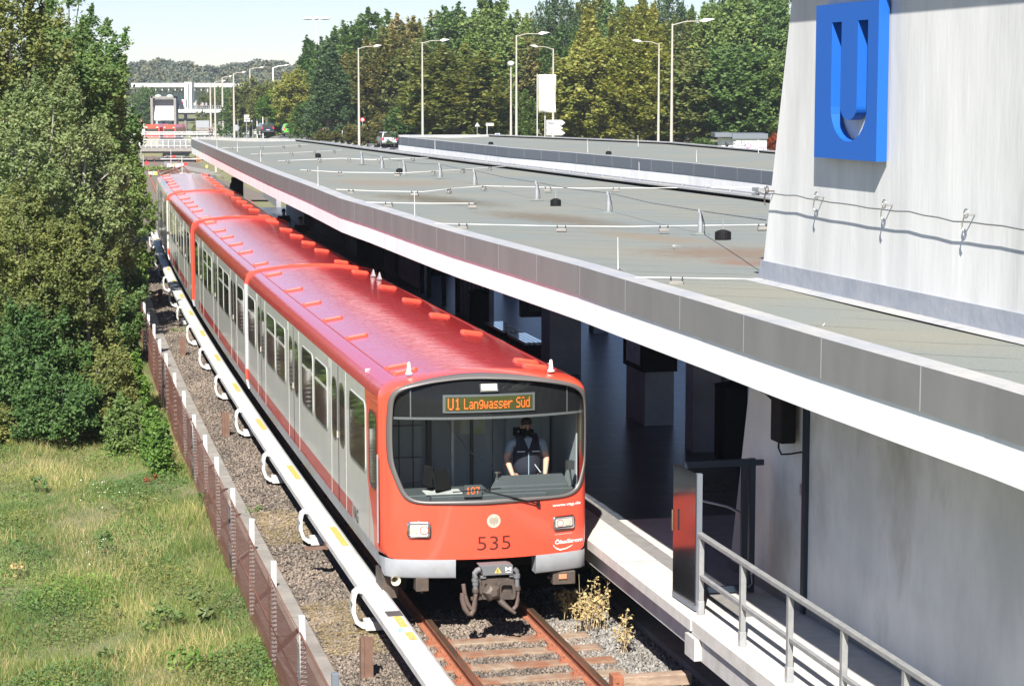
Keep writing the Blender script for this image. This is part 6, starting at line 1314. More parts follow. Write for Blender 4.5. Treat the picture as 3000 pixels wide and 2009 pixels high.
# grass of the meadow
def grass(n, name, lm, hmin, hmax, wid, mask):
    Y = 22+48*RNG.random(n*3)**1.3; X = (-1560/FPX*Y)+RNG.random(n*3)*((1560-500)/FPX*Y+2.5); s, l = latv(X, Y); ok = (l < -3.0)&(l > -13); X, Y, l = X[ok], Y[ok], l[ok]
    k = mask(X, Y); ok = RNG.random(len(X)) < k; X, Y = X[ok][:n], Y[ok][:n]; Z = gz(X, Y)-.03; m_ = len(X)
    h = hmin+(hmax-hmin)*RNG.random(m_)**1.6; pn = .5+.5*np.sin(X*1.7+np.sin(Y*.8)*2)*np.cos(Y*1.1+X*.4); h *= .6+.7*pn
    a = RNG.random(m_)*6.283; w = wid*(.7+.6*RNG.random(m_)); lean = RNG.normal(0, .32, (m_, 2))*h[:, None]
    b = np.stack([X, Y, Z], -1); d = np.stack([np.cos(a)*w, np.sin(a)*w, np.zeros(m_)], -1); mid = b+np.stack([lean[:, 0]*.35, lean[:, 1]*.35, h*.55], -1); tip = b+np.stack([lean[:, 0], lean[:, 1], h*.95], -1)
    V = np.stack([b-d, b+d, mid+d*.8, mid-d*.8, tip+d*.15, tip-d*.15], 1).reshape(-1, 3); o = 6*np.arange(m_)[:, None]; F = np.concatenate([o+np.array([[0, 1, 2, 3]]), o+np.array([[3, 2, 4, 5]])], 1).reshape(-1, 4)
    r = np.clip(.45*pn+.55*RNG.random(m_), 0, 1); return tag(link(name, mkmesh(name, V, F, LEAF[lm], attrs={'rnd': np.repeat(r, 2)})), kind='stuff')
grass(190000, 'meadow_grass', 'grass', .05, .19, .0042, lambda X, Y: np.ones(len(X)))
grass(60000, 'dry_grass', 'straw', .08, .27, .0024, lambda X, Y: np.clip(.35+.8*np.sin(X*1.3+1)*np.sin(Y*.7+X), .06, 1))
def herbs(n, name, lm, size, hmax, mask):
    Y = 22+40*RNG.random(n*4)**1.4; X = (-1560/FPX*Y)+RNG.random(n*4)*((1560-500)/FPX*Y+2.5); s_, l = latv(X, Y); ok = (l < -3.06)&(l > -12); X, Y = X[ok], Y[ok]
    k = mask(X, Y); ok = RNG.random(len(X)) < k; X, Y, k = X[ok][:n], Y[ok][:n], k[ok][:n]; Z = gz(X, Y)+hmax*k*RNG.random(len(X))**.7
    V, F = leaves(np.stack([X, Y, Z], -1), size, 1.6); return tag(link(name, mkmesh(name, V, F, LEAF[lm], attrs={'rnd': RNG.random(len(F))})), kind='stuff')
bl = lambda X, Y, a, b, c, t: np.clip((np.sin(X*a+c+1.3*np.sin(Y*b*.7+c))*np.sin(Y*b+X*.6*a+c*2)-t)*2.2, 0, 1)
herbs(60000, 'clover', 'green', .026, .12, lambda X, Y: bl(X, Y, 1.6, .8, 1.0, .05))
herbs(38000, 'herb_patches', 'fresh', .028, .15, lambda X, Y: bl(X, Y, 1.1, .6, 3.1, .35))
herbs(38000, 'olive_herbs', 'olive', .026, .16, lambda X, Y: bl(X, Y, 1.9, .9, 5.2, .2))
herbs(12000, 'dark_herbs', 'dark', .035, .20, lambda X, Y: bl(X, Y, 1.4, .7, 7.7, .5))
herbs(2500, 'daisies', 'daisy', .016, .17, lambda X, Y: bl(X, Y, 1.2, .8, 2.2, .45))
# dry grass lying on the ballast
n = 5000; s = RNG.random(n)*16-7; l = -2.3+.75*RNG.random(n)**1.5; h = np.radians(13.1); x = np.interp(s, _S, _P[:, 0])+l*np.cos(h); y = np.interp(s, _S, _P[:, 1])+l*np.sin(h)
ok = (np.sin(s*.8+1)+np.sin(s*2.1)*.5 > -.1); x, y, l = x[ok], y[ok], l[ok]; n = len(x); z = zbal(l)+.03; a = RNG.normal(.1, .5, n); L_ = .08+.16*RNG.random(n); d = np.stack([np.cos(a)*L_, np.sin(a)*L_, RNG.random(n)*.03], -1); w = np.stack([-np.sin(a)*.0025, np.cos(a)*.0025, np.zeros(n)], -1); b = np.stack([x, y, z], -1)
V = np.stack([b-w, b+w, b+d+w, b+d-w], 1).reshape(-1, 3); tag(link('fallen_straw', mkmesh('fallen_straw', V, np.arange(4*n).reshape(n, 4), LEAF['straw'], attrs={'rnd': RNG.random(n)})), kind='stuff')

# trees behind the road
PROTO = {}
def proto(lm, shape, v=0, bark='bark'):
    k = (lm, shape, v)
    if k not in PROTO:
        ncl, per, cr_ = {'round': (230, 90, .78), 'cone': (200, 85, .62), 'column': (200, 90, .66), 'bush': (130, 80, .75)}[shape]
        PROTO[k] = tree_mesh(14, 4.0, 1.2 if shape != 'bush' else .1, ncl, per, cr_, .27 if lm != 'pine' else .22, shape, lm, 100+v*7+len(PROTO), bark, 1.5)
    return PROTO[k]
belt = [
 (1090, 275, 60, 95, 'green', 'round', 'tall green tree in the back row above the first big street lamp'), (1185, 272, 72, 85, 'rust', 'round', 'reddish brown tree in the back row right of the first tall lamp'), (1262, 280, 72, 85, 'olive', 'round', 'olive tree in the back row between two lamps'), (1345, 270, 34, 85, 'green', 'round', 'green tree on the skyline left of the birch'), (1432, 268, -2, 88, 'locust', 'column', 'tall birch like tree reaching the top edge left of centre'), (1530, 275, 62, 75, 'olive', 'round', 'olive tree in the back row behind the flag banner lamp'), (1627, 272, 0, 62, 'pine', 'round', 'dark pine crown on the skyline above the flags'), (1722, 280, -8, 75, 'olive', 'column', 'thin topped birch reaching the top edge right of the pine'), (1802, 275, 22, 60, 'green', 'round', 'green crown on the skyline between birch and yellow tree'), (1890, 272, 14, 62, 'gold', 'column', 'yellow green crown on the skyline left of the tall lamp head'), (1962, 276, 8, 62, 'pine', 'round', 'blue green pine on the skyline behind the tallest lamp'), (2045, 280, 34, 66, 'green', 'round', 'dark green crown on the skyline right of the tallest lamp'), (2135, 270, -15, 75, 'green', 'round', 'green tree reaching the top edge left of the tower'), (2235, 268, -40, 95, 'locust', 'round', 'tall feathery tree reaching the top edge beside the tower'),
 (1000, 285, 108, 75, 'green', 'round', 'green tree behind the pine'), (1008, 262, 175, 70, 'rust', 'round', 'brownish tree between the pine and the first tall lamp'), (1135, 248, 108, 90, 'rust', 'round', 'red brown autumn tree behind the first tall lamp'), (1090, 250, 180, 70, 'green', 'round', 'green tree low behind the first tall lamp'), (1225, 246, 140, 90, 'olive', 'round', 'olive green tree left of the big maple'), (1440, 245, 95, 95, 'locust', 'round', 'light green tree behind the big maple'), (1560, 246, 110, 85, 'rust', 'round', 'brownish tree behind the flag banner'), (1660, 244, 95, 75, 'green', 'round', 'green tree behind the flag banner top'), (1725, 240, 48, 85, 'gold', 'cone', 'tall pointed golden tree above the arrow signs'), (1862, 240, 40, 85, 'gold', 'round', 'golden tree left of the pair of tall lamps'), (1995, 242, 80, 92, 'olive', 'round', 'dark olive tree between the pair of tall lamps'), (2125, 240, 30, 95, 'locust', 'round', 'large feathery green tree left of the tower edge'), (2250, 240, 20, 90, 'green', 'round', 'dark green tree against the tower edge'),
 (1335, 205, 150, 128, 'olive', 'round', 'big round yellow green maple in front of the tree belt'), (1740, 210, 135, 105, 'gold', 'round', 'golden tree behind the white arrow signs'), (1868, 208, 125, 100, 'gold', 'round', 'golden green tree left of the tall lamp pair'), (1655, 212, 235, 66, 'gold', 'round', 'small golden tree right behind the flag banner'), (1935, 214, 255, 62, 'fresh', 'round', 'small fresh green tree at the foot of the tall lamp pair'), (2030, 208, 170, 108, 'olive', 'round', 'olive tree right of the tallest lamp'), (2160, 206, 140, 105, 'green', 'round', 'green tree above the graffiti shed'), (2265, 206, 160, 85, 'locust', 'round', 'feathery tree beside the tower above the shed'), (1515, 210, 270, 62, 'locust', 'bush', 'low green bush left of the flag poles'), (1195, 222, 300, 62, 'dark', 'bush', 'dark shrub behind the silver car'), (1255, 232, 250, 60, 'dark', 'round', 'dark green tree right of the silver car'), (1420, 226, 250, 70, 'green', 'round', 'green tree right behind the big maple'), (2280, 196, 385, 32, 'red', 'bush', 'red leaved shrub at the right end of the graffiti shed'), (2060, 196, 400, 38, 'green', 'bush', 'green shrub at the left end of the graffiti shed'),
 (905, 300, 122, 60, 'dark', 'cone', 'dark spiky tree left of the twin mast lamp'), (868, 285, 215, 58, 'gold', 'round', 'yellow green maple behind the green car'), (968, 236, 142, 82, 'pine', 'cone', 'tall dark pine with a bare reddish trunk in front of the road'), (820, 300, 265, 52, 'fresh', 'round', 'light yellow green tree behind the dark car'), (790, 330, 245, 50, 'olive', 'round', 'olive tree right of the white lamp'), (735, 345, 238, 48, 'olive', 'round', 'golden olive tree by the far lamps'), (690, 370, 300, 48, 'green', 'bush', 'dark green bush at the foot of the far lamps'), (1040, 226, 360, 40, 'rust', 'bush', 'brownish shrub by the red ringed road sign'), (960, 216, 380, 46, 'rust', 'bush', 'reddish shrub in front of the pine trunk'), (1140, 232, 330, 50, 'rust', 'bush', 'brownish bush left of the silver car'), (900, 262, 300, 50, 'green', 'bush', 'green bush behind the white van'), (650, 520, 262, 36, 'green', 'round', 'green tree by the far white building right part'), (610, 500, 275, 30, 'olive', 'round', 'olive tree behind the far lamp row'), (430, 480, 262, 36, 'green', 'round', 'green tree behind the far concrete shaft'), (590, 440, 330, 26, 'olive', 'bush', 'low green bush under the far footbridge')]
for i, (px, Y, pyt, rpx, lm, shp, lab) in enumerate(belt):
    q = atY(px, 350, Y); zg = float(gz(q.x, Y)); H = atY(px, pyt, Y).z-zg; rr = rpx*Y/FPX*1.26; me = proto(lm, shp, i % 2)
    k = 'pine_tree' if lm == 'pine' else ('shrub' if shp == 'bush' else 'deciduous_tree')
    put_tree(k, lab, 'shrub' if shp == 'bush' else 'tree', me, (q.x, Y, zg-.2), (rr/4, rr/4, H/13.2), random.uniform(0, 6.28), 'trees behind the road')
# far wooded hill
def forest(name, lm, lst, leaf):
    P = []
    for px, Y, pyt, r in lst:
        q = atY(px, pyt, Y); c = np.array((q.x, Y, q.z-r*.8)); D = RNG.normal(0, 1, (420, 3)); D /= np.linalg.norm(D, axis=1)[:, None]; P.append(c+D*r*(RNG.random((420, 1))**.4)*np.array([1, 1, .85]))
    P = np.concatenate(P); V, F = leaves(P, leaf, 1.4); return tag(link(name, mkmesh(name, V, F, LEAF[lm], attrs={'rnd': RNG.random(len(F))})), kind='stuff')
la, lb, lc_ = [], [], []
for px in range(330, 900, 11):
    top = 186+10*math.sin(px*.021+1)+5*math.sin(px*.09)
    for j, (Y, dy) in enumerate(((880, 0), (840, 18), (800, 34), (760, 48), (720, 60), (690, 72))):
        (la if random.random() < .52 else (lb if random.random() < .85 else lc_)).append((px+random.uniform(-6, 6), Y+random.uniform(-12, 12), top+dy+random.uniform(-6, 6), random.uniform(2.6, 4.2)))
forest('far_forest', 'far', la, .85); forest('far_forest_green', 'farg', lb, .85); forest('far_forest_pale', 'farg', lc_, .8)
# low growth along the far embankments
P = []
for px in list(range(385, 470, 8))+list(range(690, 1160, 12)):
    Y = 300 if px > 600 else 330; q = atY(px, 400, Y); zg = float(gz(q.x, Y)); D = RNG.normal(0, .5, (120, 3)); P.append(np.array((q.x, Y, zg+.3))+D*np.array([1.6, 2, .35]))
P = np.concatenate(P); V, F = leaves(P, .3); tag(link('verge_growth', mkmesh('verge_growth', V, F, LEAF['grass'], attrs={'rnd': RNG.random(len(F))})), kind='stuff')

# ------------------------------------------------------------------ street lamps
def lamp(px, pyt, ax, ay, lab, m='lamp', hgt=10.2, pyb=None, kind='arm'):
    Y = (hgt+1.3-CZ)*FPX/(275-pyt)
    top = atY(px, pyt, Y); zg = float(gz(top.x, Y)); t = thing('street_lamp', lab, 'street lamp', (top.x, Y, zg), 'street lamps along the road'); w = max(.07, .00042*Y)
    mb = MB(); mb.tube([(top.x, Y, zg-.3), (top.x, Y, zg+(top.z-zg)*.5), (top.x, Y, top.z)], [w*1.7, w*1.25, w*.8], 8); mb.build('pole', M[m], t)
    if kind == 'arm':
        e = atY(ax, ay, Y-1.0); mid = top+(e-top)*.62; mb = MB(); mb.tube([top-Vector((0, 0, .1)), top+(mid-top)*.5+Vector((0, 0, .05)), mid], [w*.6, w*.5, w*.45], 6); mb.build('arm', M[m], t)
        d = (e-mid); mb = MB(); mb.add([mid+Vector((0, -.18, 0)), mid+Vector((0, .18, 0)), mid+d*.35+Vector((0, .26, .14)), mid+d*.35+Vector((0, -.26, .14)), e+Vector((0, .12, .03)), e+Vector((0, -.12, .03)), mid+d*.35+Vector((0, -.26, -.10)), mid+d*.35+Vector((0, .26, -.10))], [(0, 1, 2, 3), (3, 2, 4, 5), (0, 6, 7, 1), (6, 5, 4, 7), (0, 3, 6), (1, 7, 2), (3, 5, 6), (2, 7, 4)]); mb.build('lamp_head', M['lampwhite'], t)
    elif kind == 'twin':
        for sg in (-1, 1):
            e = top+Vector((sg*1.15, 0, -.05)); mb = MB(); mb.tube([top, top+Vector((sg*.5, 0, 0))], w*.5, 6); mb.sphere(tuple(e), .45, 12, 8, 0, (1.6, .9, .42)); mb.build('lamp_head', M['lampwhite'], t)
        mb = MB(); mb.sphere(tuple(top), .35, 10, 6, 0, (1, 1, .7)); mb.build('hub', M['lampwhite'], t)
    else: mb = MB(); mb.sphere(tuple(top), .26, 10, 8, 0, (1, 1, .8)); mb.build('lamp_head', M['lampwhite'], t)
    return t
for a in ((1970, 70, 2095, 58, 'tallest street lamp, right of the golden trees, arm to the right'), (1931, 128, 1850, 119, 'street lamp with arm to the left beside the tallest one'), (1513, 104, 1611, 97, 'tall street lamp left of the flag banner, arm to the right'), (1621, 143, 1551, 134, 'street lamp behind the arrow signs, arm to the left'), (1237, 124, 1318, 117, 'tall lamp rising out of the big maple, arm to the right'), (1050, 141, 1119, 134, 'tall lamp right of the dark pine')): lamp(*a)
lamp(1213, 193, 1160, 183, 'white lamp left of the big maple with arm to the left', 'lampwhite')
lamp(1497, 187, 0, 0, 'slim lamp with small round head left of the tall flag lamp', 'lamp', 8.2, kind='ball')
lamp(927, 54, 0, 0, 'high mast with double white lamp heads above the dark pine', 'lampwhite', 16.0, kind='twin')
for a in ((800, 198, 849, 190, 'white street lamp between the green car and the dark car'), (732, 203, 776, 197, 'street lamp second left of the white one')): lamp(*a, m='lampwhite' if a[0] == 800 else 'lamp')
for px, pt, ax, ay, lab in ((684, 216, 722, 211, 'far street lamp, third left of the white one'), (651, 228, 681, 223, 'far street lamp, fourth left of the white one'), (629, 241, 662, 237, 'far street lamp, fifth left of the white one'), (616, 249, 632, 246, 'farthest street lamp by the white building'), (608, 257, 612, 256, 'bare far pole left of the farthest lamp')): lamp(px, pt, ax, ay, lab, hgt=9.0 if pt < 240 else 7.6)

# ------------------------------------------------------------------ signs and signals
def bx(mb, px0, py0, px1, py1, Y, dep, mi=0):
    a = atY(px0, py1, Y); b = atY(px1, py0, Y); mb.box(((a.x+b.x)/2, Y+dep/2, (a.z+b.z)/2), (abs(b.x-a.x), dep, abs(b.z-a.z)), mi=mi); return mb
def pole(px, py0, py1, Y, r, mb=None, z0=None):
    a = atY(px, py0, Y); zg = float(gz(a.x, Y)) if z0 is None else z0; mb = mb or MB(); mb.tube([(a.x, Y, zg-.2), (a.x, Y, a.z)], r, 6); return mb
def disc(mb, px, py, rpx, Y, mi=0, off=0.0):
    c = atY(px, py, Y-off); r = rpx*Y/FPX; mb.add([(c.x+r*math.cos(t), c.y, c.z+r*math.sin(t)) for t in np.linspace(0, 6.2832, 21)[:-1]], [tuple(range(20))[::-1]], mi); return mb
signred = mat('sign_red', (.60, .03, .03), .5)
t = thing('flag_banner', 'tall pale yellow banner hanging between two white poles by the road', 'flag', atY(1597, 330, 178)); 
for px in (1574, 1597): pole(px, 217, 400, 178, .045).build('pole', M['white'], t)
V = []; n = 8
for i in range(n+1):
    for j in range(5):
        q = atY(1578+50*j/4+1.5*math.sin(i*.9)*(j/4), 219+(330-219)*i/n, 177.6+.12*math.sin(i*.8+j*1.3)); V.append(q)
mb = MB(); mb.add(V, [(i*5+j, i*5+j+1, (i+1)*5+j+1, (i+1)*5+j) for i in range(n) for j in range(4)], 0, True); o = mb.build('banner', M['flagm'], t); so = o.modifiers.new('s', 'SOLIDIFY'); so.thickness = .02
t = thing('direction_sign', 'three stacked white arrow shaped direction signs pointing right on a grey post', 'sign', atY(1606, 400, 170)); pole(1606, 352, 420, 170, .05).build('post', M['alu'], t)
for y0, y1, x1, tx in ((352, 368, 1656, 'Messezentrum'), (369, 382, 1650, 'Zentrum'), (383, 397, 1656, 'Langwasser')):
    mb = MB(); P = [(1601, y0), (x1-10, y0), (x1, (y0+y1)/2), (x1-10, y1), (1601, y1)]; A = [atY(x, y, 169.7) for x, y in P]; B = [p+Vector((0, .06, 0)) for p in A]; mb.add(A+B, [(4, 3, 2, 1, 0), (5, 6, 7, 8, 9)]+[(i, (i+1) % 5, 5+(i+1) % 5, 5+i) for i in range(5)]); bd = mb.build('board', M['white'], t)
    V, F = fit_text(tx, 0, 1, 0, 1); mb = MB(); mb.add([atY(1604+u*(x1-20-1604), y1-4-(y1-y0-8)*v, 169.66) for u, v in V], F); mb.build('lettering', M['midgrey'], bd)
t = thing('road_sign', 'round white road sign with red ring left of the silver car', 'sign', atY(1062, 400, 240)); pole(1062, 352, 390, 240, .035).build('post', M['alu'], t); mb = MB(); disc(mb, 1062, 351, 6.5, 240, 1); disc(mb, 1062, 351, 4.2, 240, 0, .02); mb.build('disc', [M['white'], signred], t)
t = thing('road_sign', 'grey back of a round road sign left of the dark car', 'sign', atY(694, 400, 300)); pole(697, 350, 405, 300, .06).build('post', M['alu'], t); mb = MB(); disc(mb, 692, 375, 9, 300); mb.build('disc', M['alu'], t)
t = thing('road_sign', 'grey round sign back beside the pine trunk', 'sign', atY(974, 400, 240)); pole(974, 366, 405, 240, .035).build('post', M['alu'], t); mb = MB(); disc(mb, 976, 374, 7, 240); mb.build('disc', M['alu'], t)
t = thing('road_sign', 'no entry sign, red disc with white bar, at the left end of the far barrier', 'sign', atY(411, 400, 385)); pole(411, 350, 402, 385, .06).build('post', M['white'], t); mb = MB(); disc(mb, 410, 355, 6, 385); mb.build('disc', signred, t); mb = MB(); bx(mb, 405.5, 353.5, 414.5, 357, 384.9, .03); mb.build('bar', M['white'], t)
def signal(px, py0, py1, Y, lab, side=-1, red_on=False):
    t = thing('traffic_light', lab, 'traffic light', atY(px, 400, Y), 'traffic lights'); pole(px, py0, 400, Y, .07).build('post', M['lampwhite'], t); mb = MB(); bx(mb, px+side*11-4, py0+2, px+side*11+4, py1, Y, .3); a = atY(px+side*11, py0+5, Y); mb.tube([atY(px, py0+4, Y), a], .05, 5); hd_ = mb.build('signal_head', M['darkgrey'], t)
    for j, (m_) in enumerate(('sig_red', 'sig_amber', 'sig_green')):
        mb = MB(); disc(mb, px+side*11, py0+5+j*(py1-py0-4)/3, 2.2, Y-.02); mb.build('signal_lens', mat(m_, ((.45 if red_on else .12, .02, .02), (.12, .08, .02), (.02, .12, .06))[j], .4), hd_)
    return t
signal(770, 343, 368, 296, 'traffic light beside the dark car, left of the white lamp', 1); signal(753, 346, 370, 300, 'traffic light with dark head left of the dark car', 1); signal(1003, 356, 372, 246, 'traffic light right of the pine trunk, left one', -1); signal(1018, 347, 370, 244, 'traffic light with red light right of the pine trunk', -1, True); signal(1126, 344, 358, 236, 'traffic light in front of the dark shrub above the silver car', -1)
t = thing('guide_sign', 'white stacked direction board on posts right of the far barrier', 'sign', atY(730, 400, 330))
for y0, y1 in ((337, 345), (347, 351), (353, 357)): mb = MB(); bx(mb, 715, y0, 748, y1, 330, .1); mb.build('board', M['white'], t)
mb = MB(); 
for x in (722, 740): pole(x, 345, 400, 330, .07, mb)
mb.build('post', M['alu'], t)
t = thing('info_board', 'small white red and blue notice board behind the second canopy', 'sign', atY(1428, 400, 190)); mb = MB(); bx(mb, 1424, 361, 1446, 369, 190, .08); mb.build('board', M['white'], t); pole(1427, 362, 405, 190, .04).build('post', M['white'], t)
t = thing('info_board', 'blue and white board low behind the second canopy', 'sign', atY(1457, 400, 190)); mb = MB(); bx(mb, 1450, 391, 1465, 401, 190, .08); bx(mb, 1453, 393, 1462, 397, 189.9, .05, 1); mb.build('board', [M['white'], M['blue']], t); pole(1457, 400, 410, 190, .04).build('post', M['white'], t)
t = thing('road_sign', 'triangular sign with blank back beside the maple', 'sign', atY(1398, 400, 198)); pole(1398, 360, 405, 198, .035).build('post', M['alu'], t); mb = MB(); A = [atY(1391, 371, 198), atY(1406, 371, 198), atY(1398, 358, 198)]; mb.add(A+[p+Vector((0, .04, 0)) for p in A], [(0, 1, 2), (5, 4, 3), (0, 3, 4, 1), (1, 4, 5, 2), (2, 5, 3, 0)]); mb.build('triangle', M['white'], t)
# graffiti shed
t = thing('utility_shed', 'low concrete shed sprayed with black and purple graffiti under the trees', 'shed', atY(2180, 440, 180)); mb = MB(); bx(mb, 2148, 401, 2246, 455, 180, 4); bx(mb, 2112, 404, 2147, 455, 181, 3); sw = mb.build('wall', M['whitewall'], t); mb = MB(); bx(mb, 2095, 390, 2148, 402, 180.2, 4); bx(mb, 2146, 392, 2250, 407, 179.8, 4.5); mb.build('roof', M['zincb'], t)
def gr(body, x0, x1, y0, y1, m, bold=.03):
    V, F = fit_text(body, 0, 1, 0, 1, bold=bold); mb = MB(); mb.add([atY(x0+u*(x1-x0), y1-(y1-y0)*v, 179.96) for u, v in V], F); mb.build('graffiti', m, sw)
gr('Rudo', 2149, 2184, 412, 428, M['black'], .0)
pur = mat('spray_purple', (.30, .10, .22), .7, col2=(.45, .22, .36), scale=2)
mb = MB()
for cx, cy, r in ((2192, 427, 9), (2178, 440, 8), (2205, 443, 8), (2228, 438, 9), (2238, 432, 6), (2160, 443, 6)):
    c = atY(cx, cy, 179.97); rr = r*180/FPX; mb.add([(c.x+rr*k*math.cos(a)*1.2, c.y-.002*j, c.z+rr*k*math.sin(a)*.8) for j, k in enumerate((1, .62)) for a in np.linspace(0, 6.2832, 17)[:-1]], [(i, (i+1) % 16, 16+(i+1) % 16, 16+i) for i in range(16)])
mb.build('graffiti', pur, sw)
mb = MB()
for i in range(9): a = atY(2123+i*3, 444-random.uniform(8, 28), 179.9); b = atY(2125+i*3, 444, 179.9); mb.tube([a, b], .05, 4)
mb.build('graffiti', M['black'], sw)

# ------------------------------------------------------------------ cars
def car_(px, pyb, Y, rz, col, lab, kind='hatch', L=4.3, Wd=1.8, H=1.5):
    q = atY(px, pyb, Y); zg = float(gz(q.x, Y))+.06; zz = max(zg, q.z); t = thing('parked_car' if 'parked' in lab else 'car', lab, 'car', (q.x, Y, zz), 'cars on the road', rz)
    # local: y forward (away), rear at y=0
    prof = {'hatch': [(0, .35), (-.02, .75), (.05, .95), (.42, H-.08), (.85, H), (2.3, H), (3.0, 1.02), (L-.1, .85), (L, .6), (L-.05, .35)], 'van': [(0, .35), (-.02, .8), (.02, 1.0), (.18, H-.06), (.5, H), (2.9, H), (3.5, 1.15), (L-.1, .95), (L, .6), (L-.05, .35)]}['van' if kind == 'van' else 'hatch']
    body = mat('paint_'+lab.split()[0]+lab.split()[1], col, .3, coat=.8, metal=.1); n = len(prof); mb = MB()
    def X(z): return Wd/2*(1 if z < 1.0 else 1-.20*(z-1.0)/(H-1.0))*(.93 if z < .5 else 1)
    A = [(-X(z), y, z) for y, z in prof]; B = [(X(z), y, z) for y, z in prof]; A2 = [(-X(z)*.9, y, z+(.03 if z > .9 else 0)) for y, z in prof]
    mb.add(A+B, [(i, (i+1) % n, n+(i+1) % n, n+i) for i in range(n)]+[tuple(range(n))[::-1], tuple(range(n, 2*n))], 0); og = origin(t)
    loc = lambda mb: setattr(mb, 'v', [tuple(Vector(v)+og) for v in mb.v])
    loc(mb); bd = mb.build('body', [body], t, bevel=.06)
    mb = MB(); y0, z0 = prof[2]; y1, z1 = prof[3]; w0, w1 = X(z0)-.12, X(z1)-.10
    mb.add([(-w0, y0-.015+.02, z0+.03), (w0, y0-.015+.02, z0+.03), (w1, y1-.03, z1-.03), (-w1, y1-.03, z1-.03)], [(0, 1, 2, 3)])
    for sg in (-1, 1):
        P = [(.45, 1.0), (.75, H-.13), (2.2, H-.13), (2.85, 1.02)] if kind != 'van' else [(.35, 1.05), (.5, H-.13), (2.8, H-.13), (3.35, 1.12)]
        mb.add([(sg*(X(z)+.008), y, z) for y, z in P], [(0, 1, 2, 3) if sg > 0 else (3, 2, 1, 0)])
    loc(mb); mb.build('window', M['sideglass'], t)
    for sg in (-1, 1):
        mb = MB(); mb.box((sg*(Wd/2-.14), .0, .88), (.22, .10, .26)); loc(mb); mb.build('tail_light', signred, t)
        for y in (.8, L-.85):
            mb = MB(); mb.tube([(sg*(Wd/2-.20), y, .32), (sg*(Wd/2+.01), y, .32)], .32, 16); mb.tube([(sg*(Wd/2), y, .32), (sg*(Wd/2+.02), y, .32)], .18, 12, 1); loc(mb); mb.build('wheel', [M['black'], M['alu']], t)
    mb = MB(); mb.box((0, -.03, .62), (.52, .02, .12)); loc(mb); mb.build('number_plate', M['white'], t); mb = MB(); mb.box((0, -.01, .40), (Wd*.9, .1, .16)); loc(mb); mb.build('bumper', M['darkgrey'], t); return t
car_(1143, 431, 228, R(12), (.50, .53, .58), 'silver grey people carrier driving behind the near canopy', 'van', 4.4, 1.8, 1.62)
car_(928, 404, 262, R(14), (.75, .75, .76), 'white estate van half hidden behind the pine trunk', 'van', 4.3, 1.8, 1.75)
car_(852, 399, 262, R(10), (.16, .62, .06), 'bright green small hatchback driving away on the road', 'hatch', 3.9, 1.72, 1.5)
car_(785, 394, 296, R(16), (.03, .04, .07), 'dark blue estate car beside the white street lamp', 'van', 4.6, 1.85, 1.6)

# ------------------------------------------------------------------ far bridge, barrier, station
YB = 400
t = thing('road_bridge', 'concrete road bridge with white bar railing crossing the far tracks', 'bridge', atY(480, 440, YB)); mb = MB(); bx(mb, 300, 434, 700, 444, YB, 14); mb.build('deck', M['concrete'], t); mb = MB(); bx(mb, 300, 444.05, 700, 449, YB+.8, 12); mb.build('girder', M['concrete_dark'], t)
mb = MB(); bx(mb, 330, 408, 700, 410.5, YB+.2, .12); bx(mb, 330, 413, 700, 414.5, YB+.2, .10); bx(mb, 330, 426.5, 700, 428, YB+.2, .10)
for x in range(332, 700, 3): bx(mb, x, 414, x+.9, 427, YB+.22, .05)
rlg = mb.build('railing', M['white'], t)
for x in range(340, 700, 17): mb = MB(); bx(mb, x, 409, x+1.8, 433, YB+.1, .16); mb.build('railing_post', M['white'], rlg)
t = thing('crash_barrier', 'long white double crash barrier along the far road, above the bridge railing', 'barrier', atY(560, 400, 406)); mb = MB(); bx(mb, 372, 386, 768, 388.5, 406, .1); bx(mb, 372, 390.5, 768, 395, 405.8, .15); mb.build('beam', M['white'], t); mb = MB(); bx(mb, 372, 401.5, 768, 403, 406, .1)
for x in range(374, 768, 4): bx(mb, x, 395, x+1.1, 402, 406.1, .06)
mb.build('bars', M['alu'], t)
for x in range(378, 768, 22): mb = MB(); bx(mb, x, 386, x+2, 404, 406.05, .2); mb.build('post', M['white'], t)
t = thing('embankment_wall', 'grey far retaining wall with railing beside the ramp', 'wall', atY(598, 390, 430)); mb = MB(); bx(mb, 574, 354, 612, 374, 430, 3); bx(mb, 574, 374, 768, 384, 415, 2, 1); mb.build('panel', [M['alu'], M['concrete']], t)
t = thing('ramp_wall', 'pale sloping parapet left of the far concrete shaft', 'wall', atY(405, 370, 425)); mb = MB(); A = [atY(x, y, 425) for x, y in ((388, 385), (425, 385), (425, 362), (388, 380))]; mb.add(A+[p+Vector((0, 1, 0)) for p in A], [(0, 1, 2, 3), (7, 6, 5, 4), (0, 4, 5, 1), (1, 5, 6, 2), (2, 6, 7, 3), (3, 7, 4, 0)]); mb.build('parapet', M['whitewall'], t)
person('pedestrian in a dark coat walking on the far road bridge, left of a pair', (atY(614, 400, 398).x, 398, atY(614, 401, 398).z), 1.2, M['navy'], M['midgrey'], 'down', walk=.8, scale=1.06, group='pedestrians far away')
person('pedestrian in dark red behind the other walker on the far road bridge', (atY(621, 400, 399).x, 399, atY(621, 401, 399).z), 1.4, mat('wine_red', (.10, .02, .03), .8), M['black'], 'down', walk=.8, scale=1.04, group='pedestrians far away')
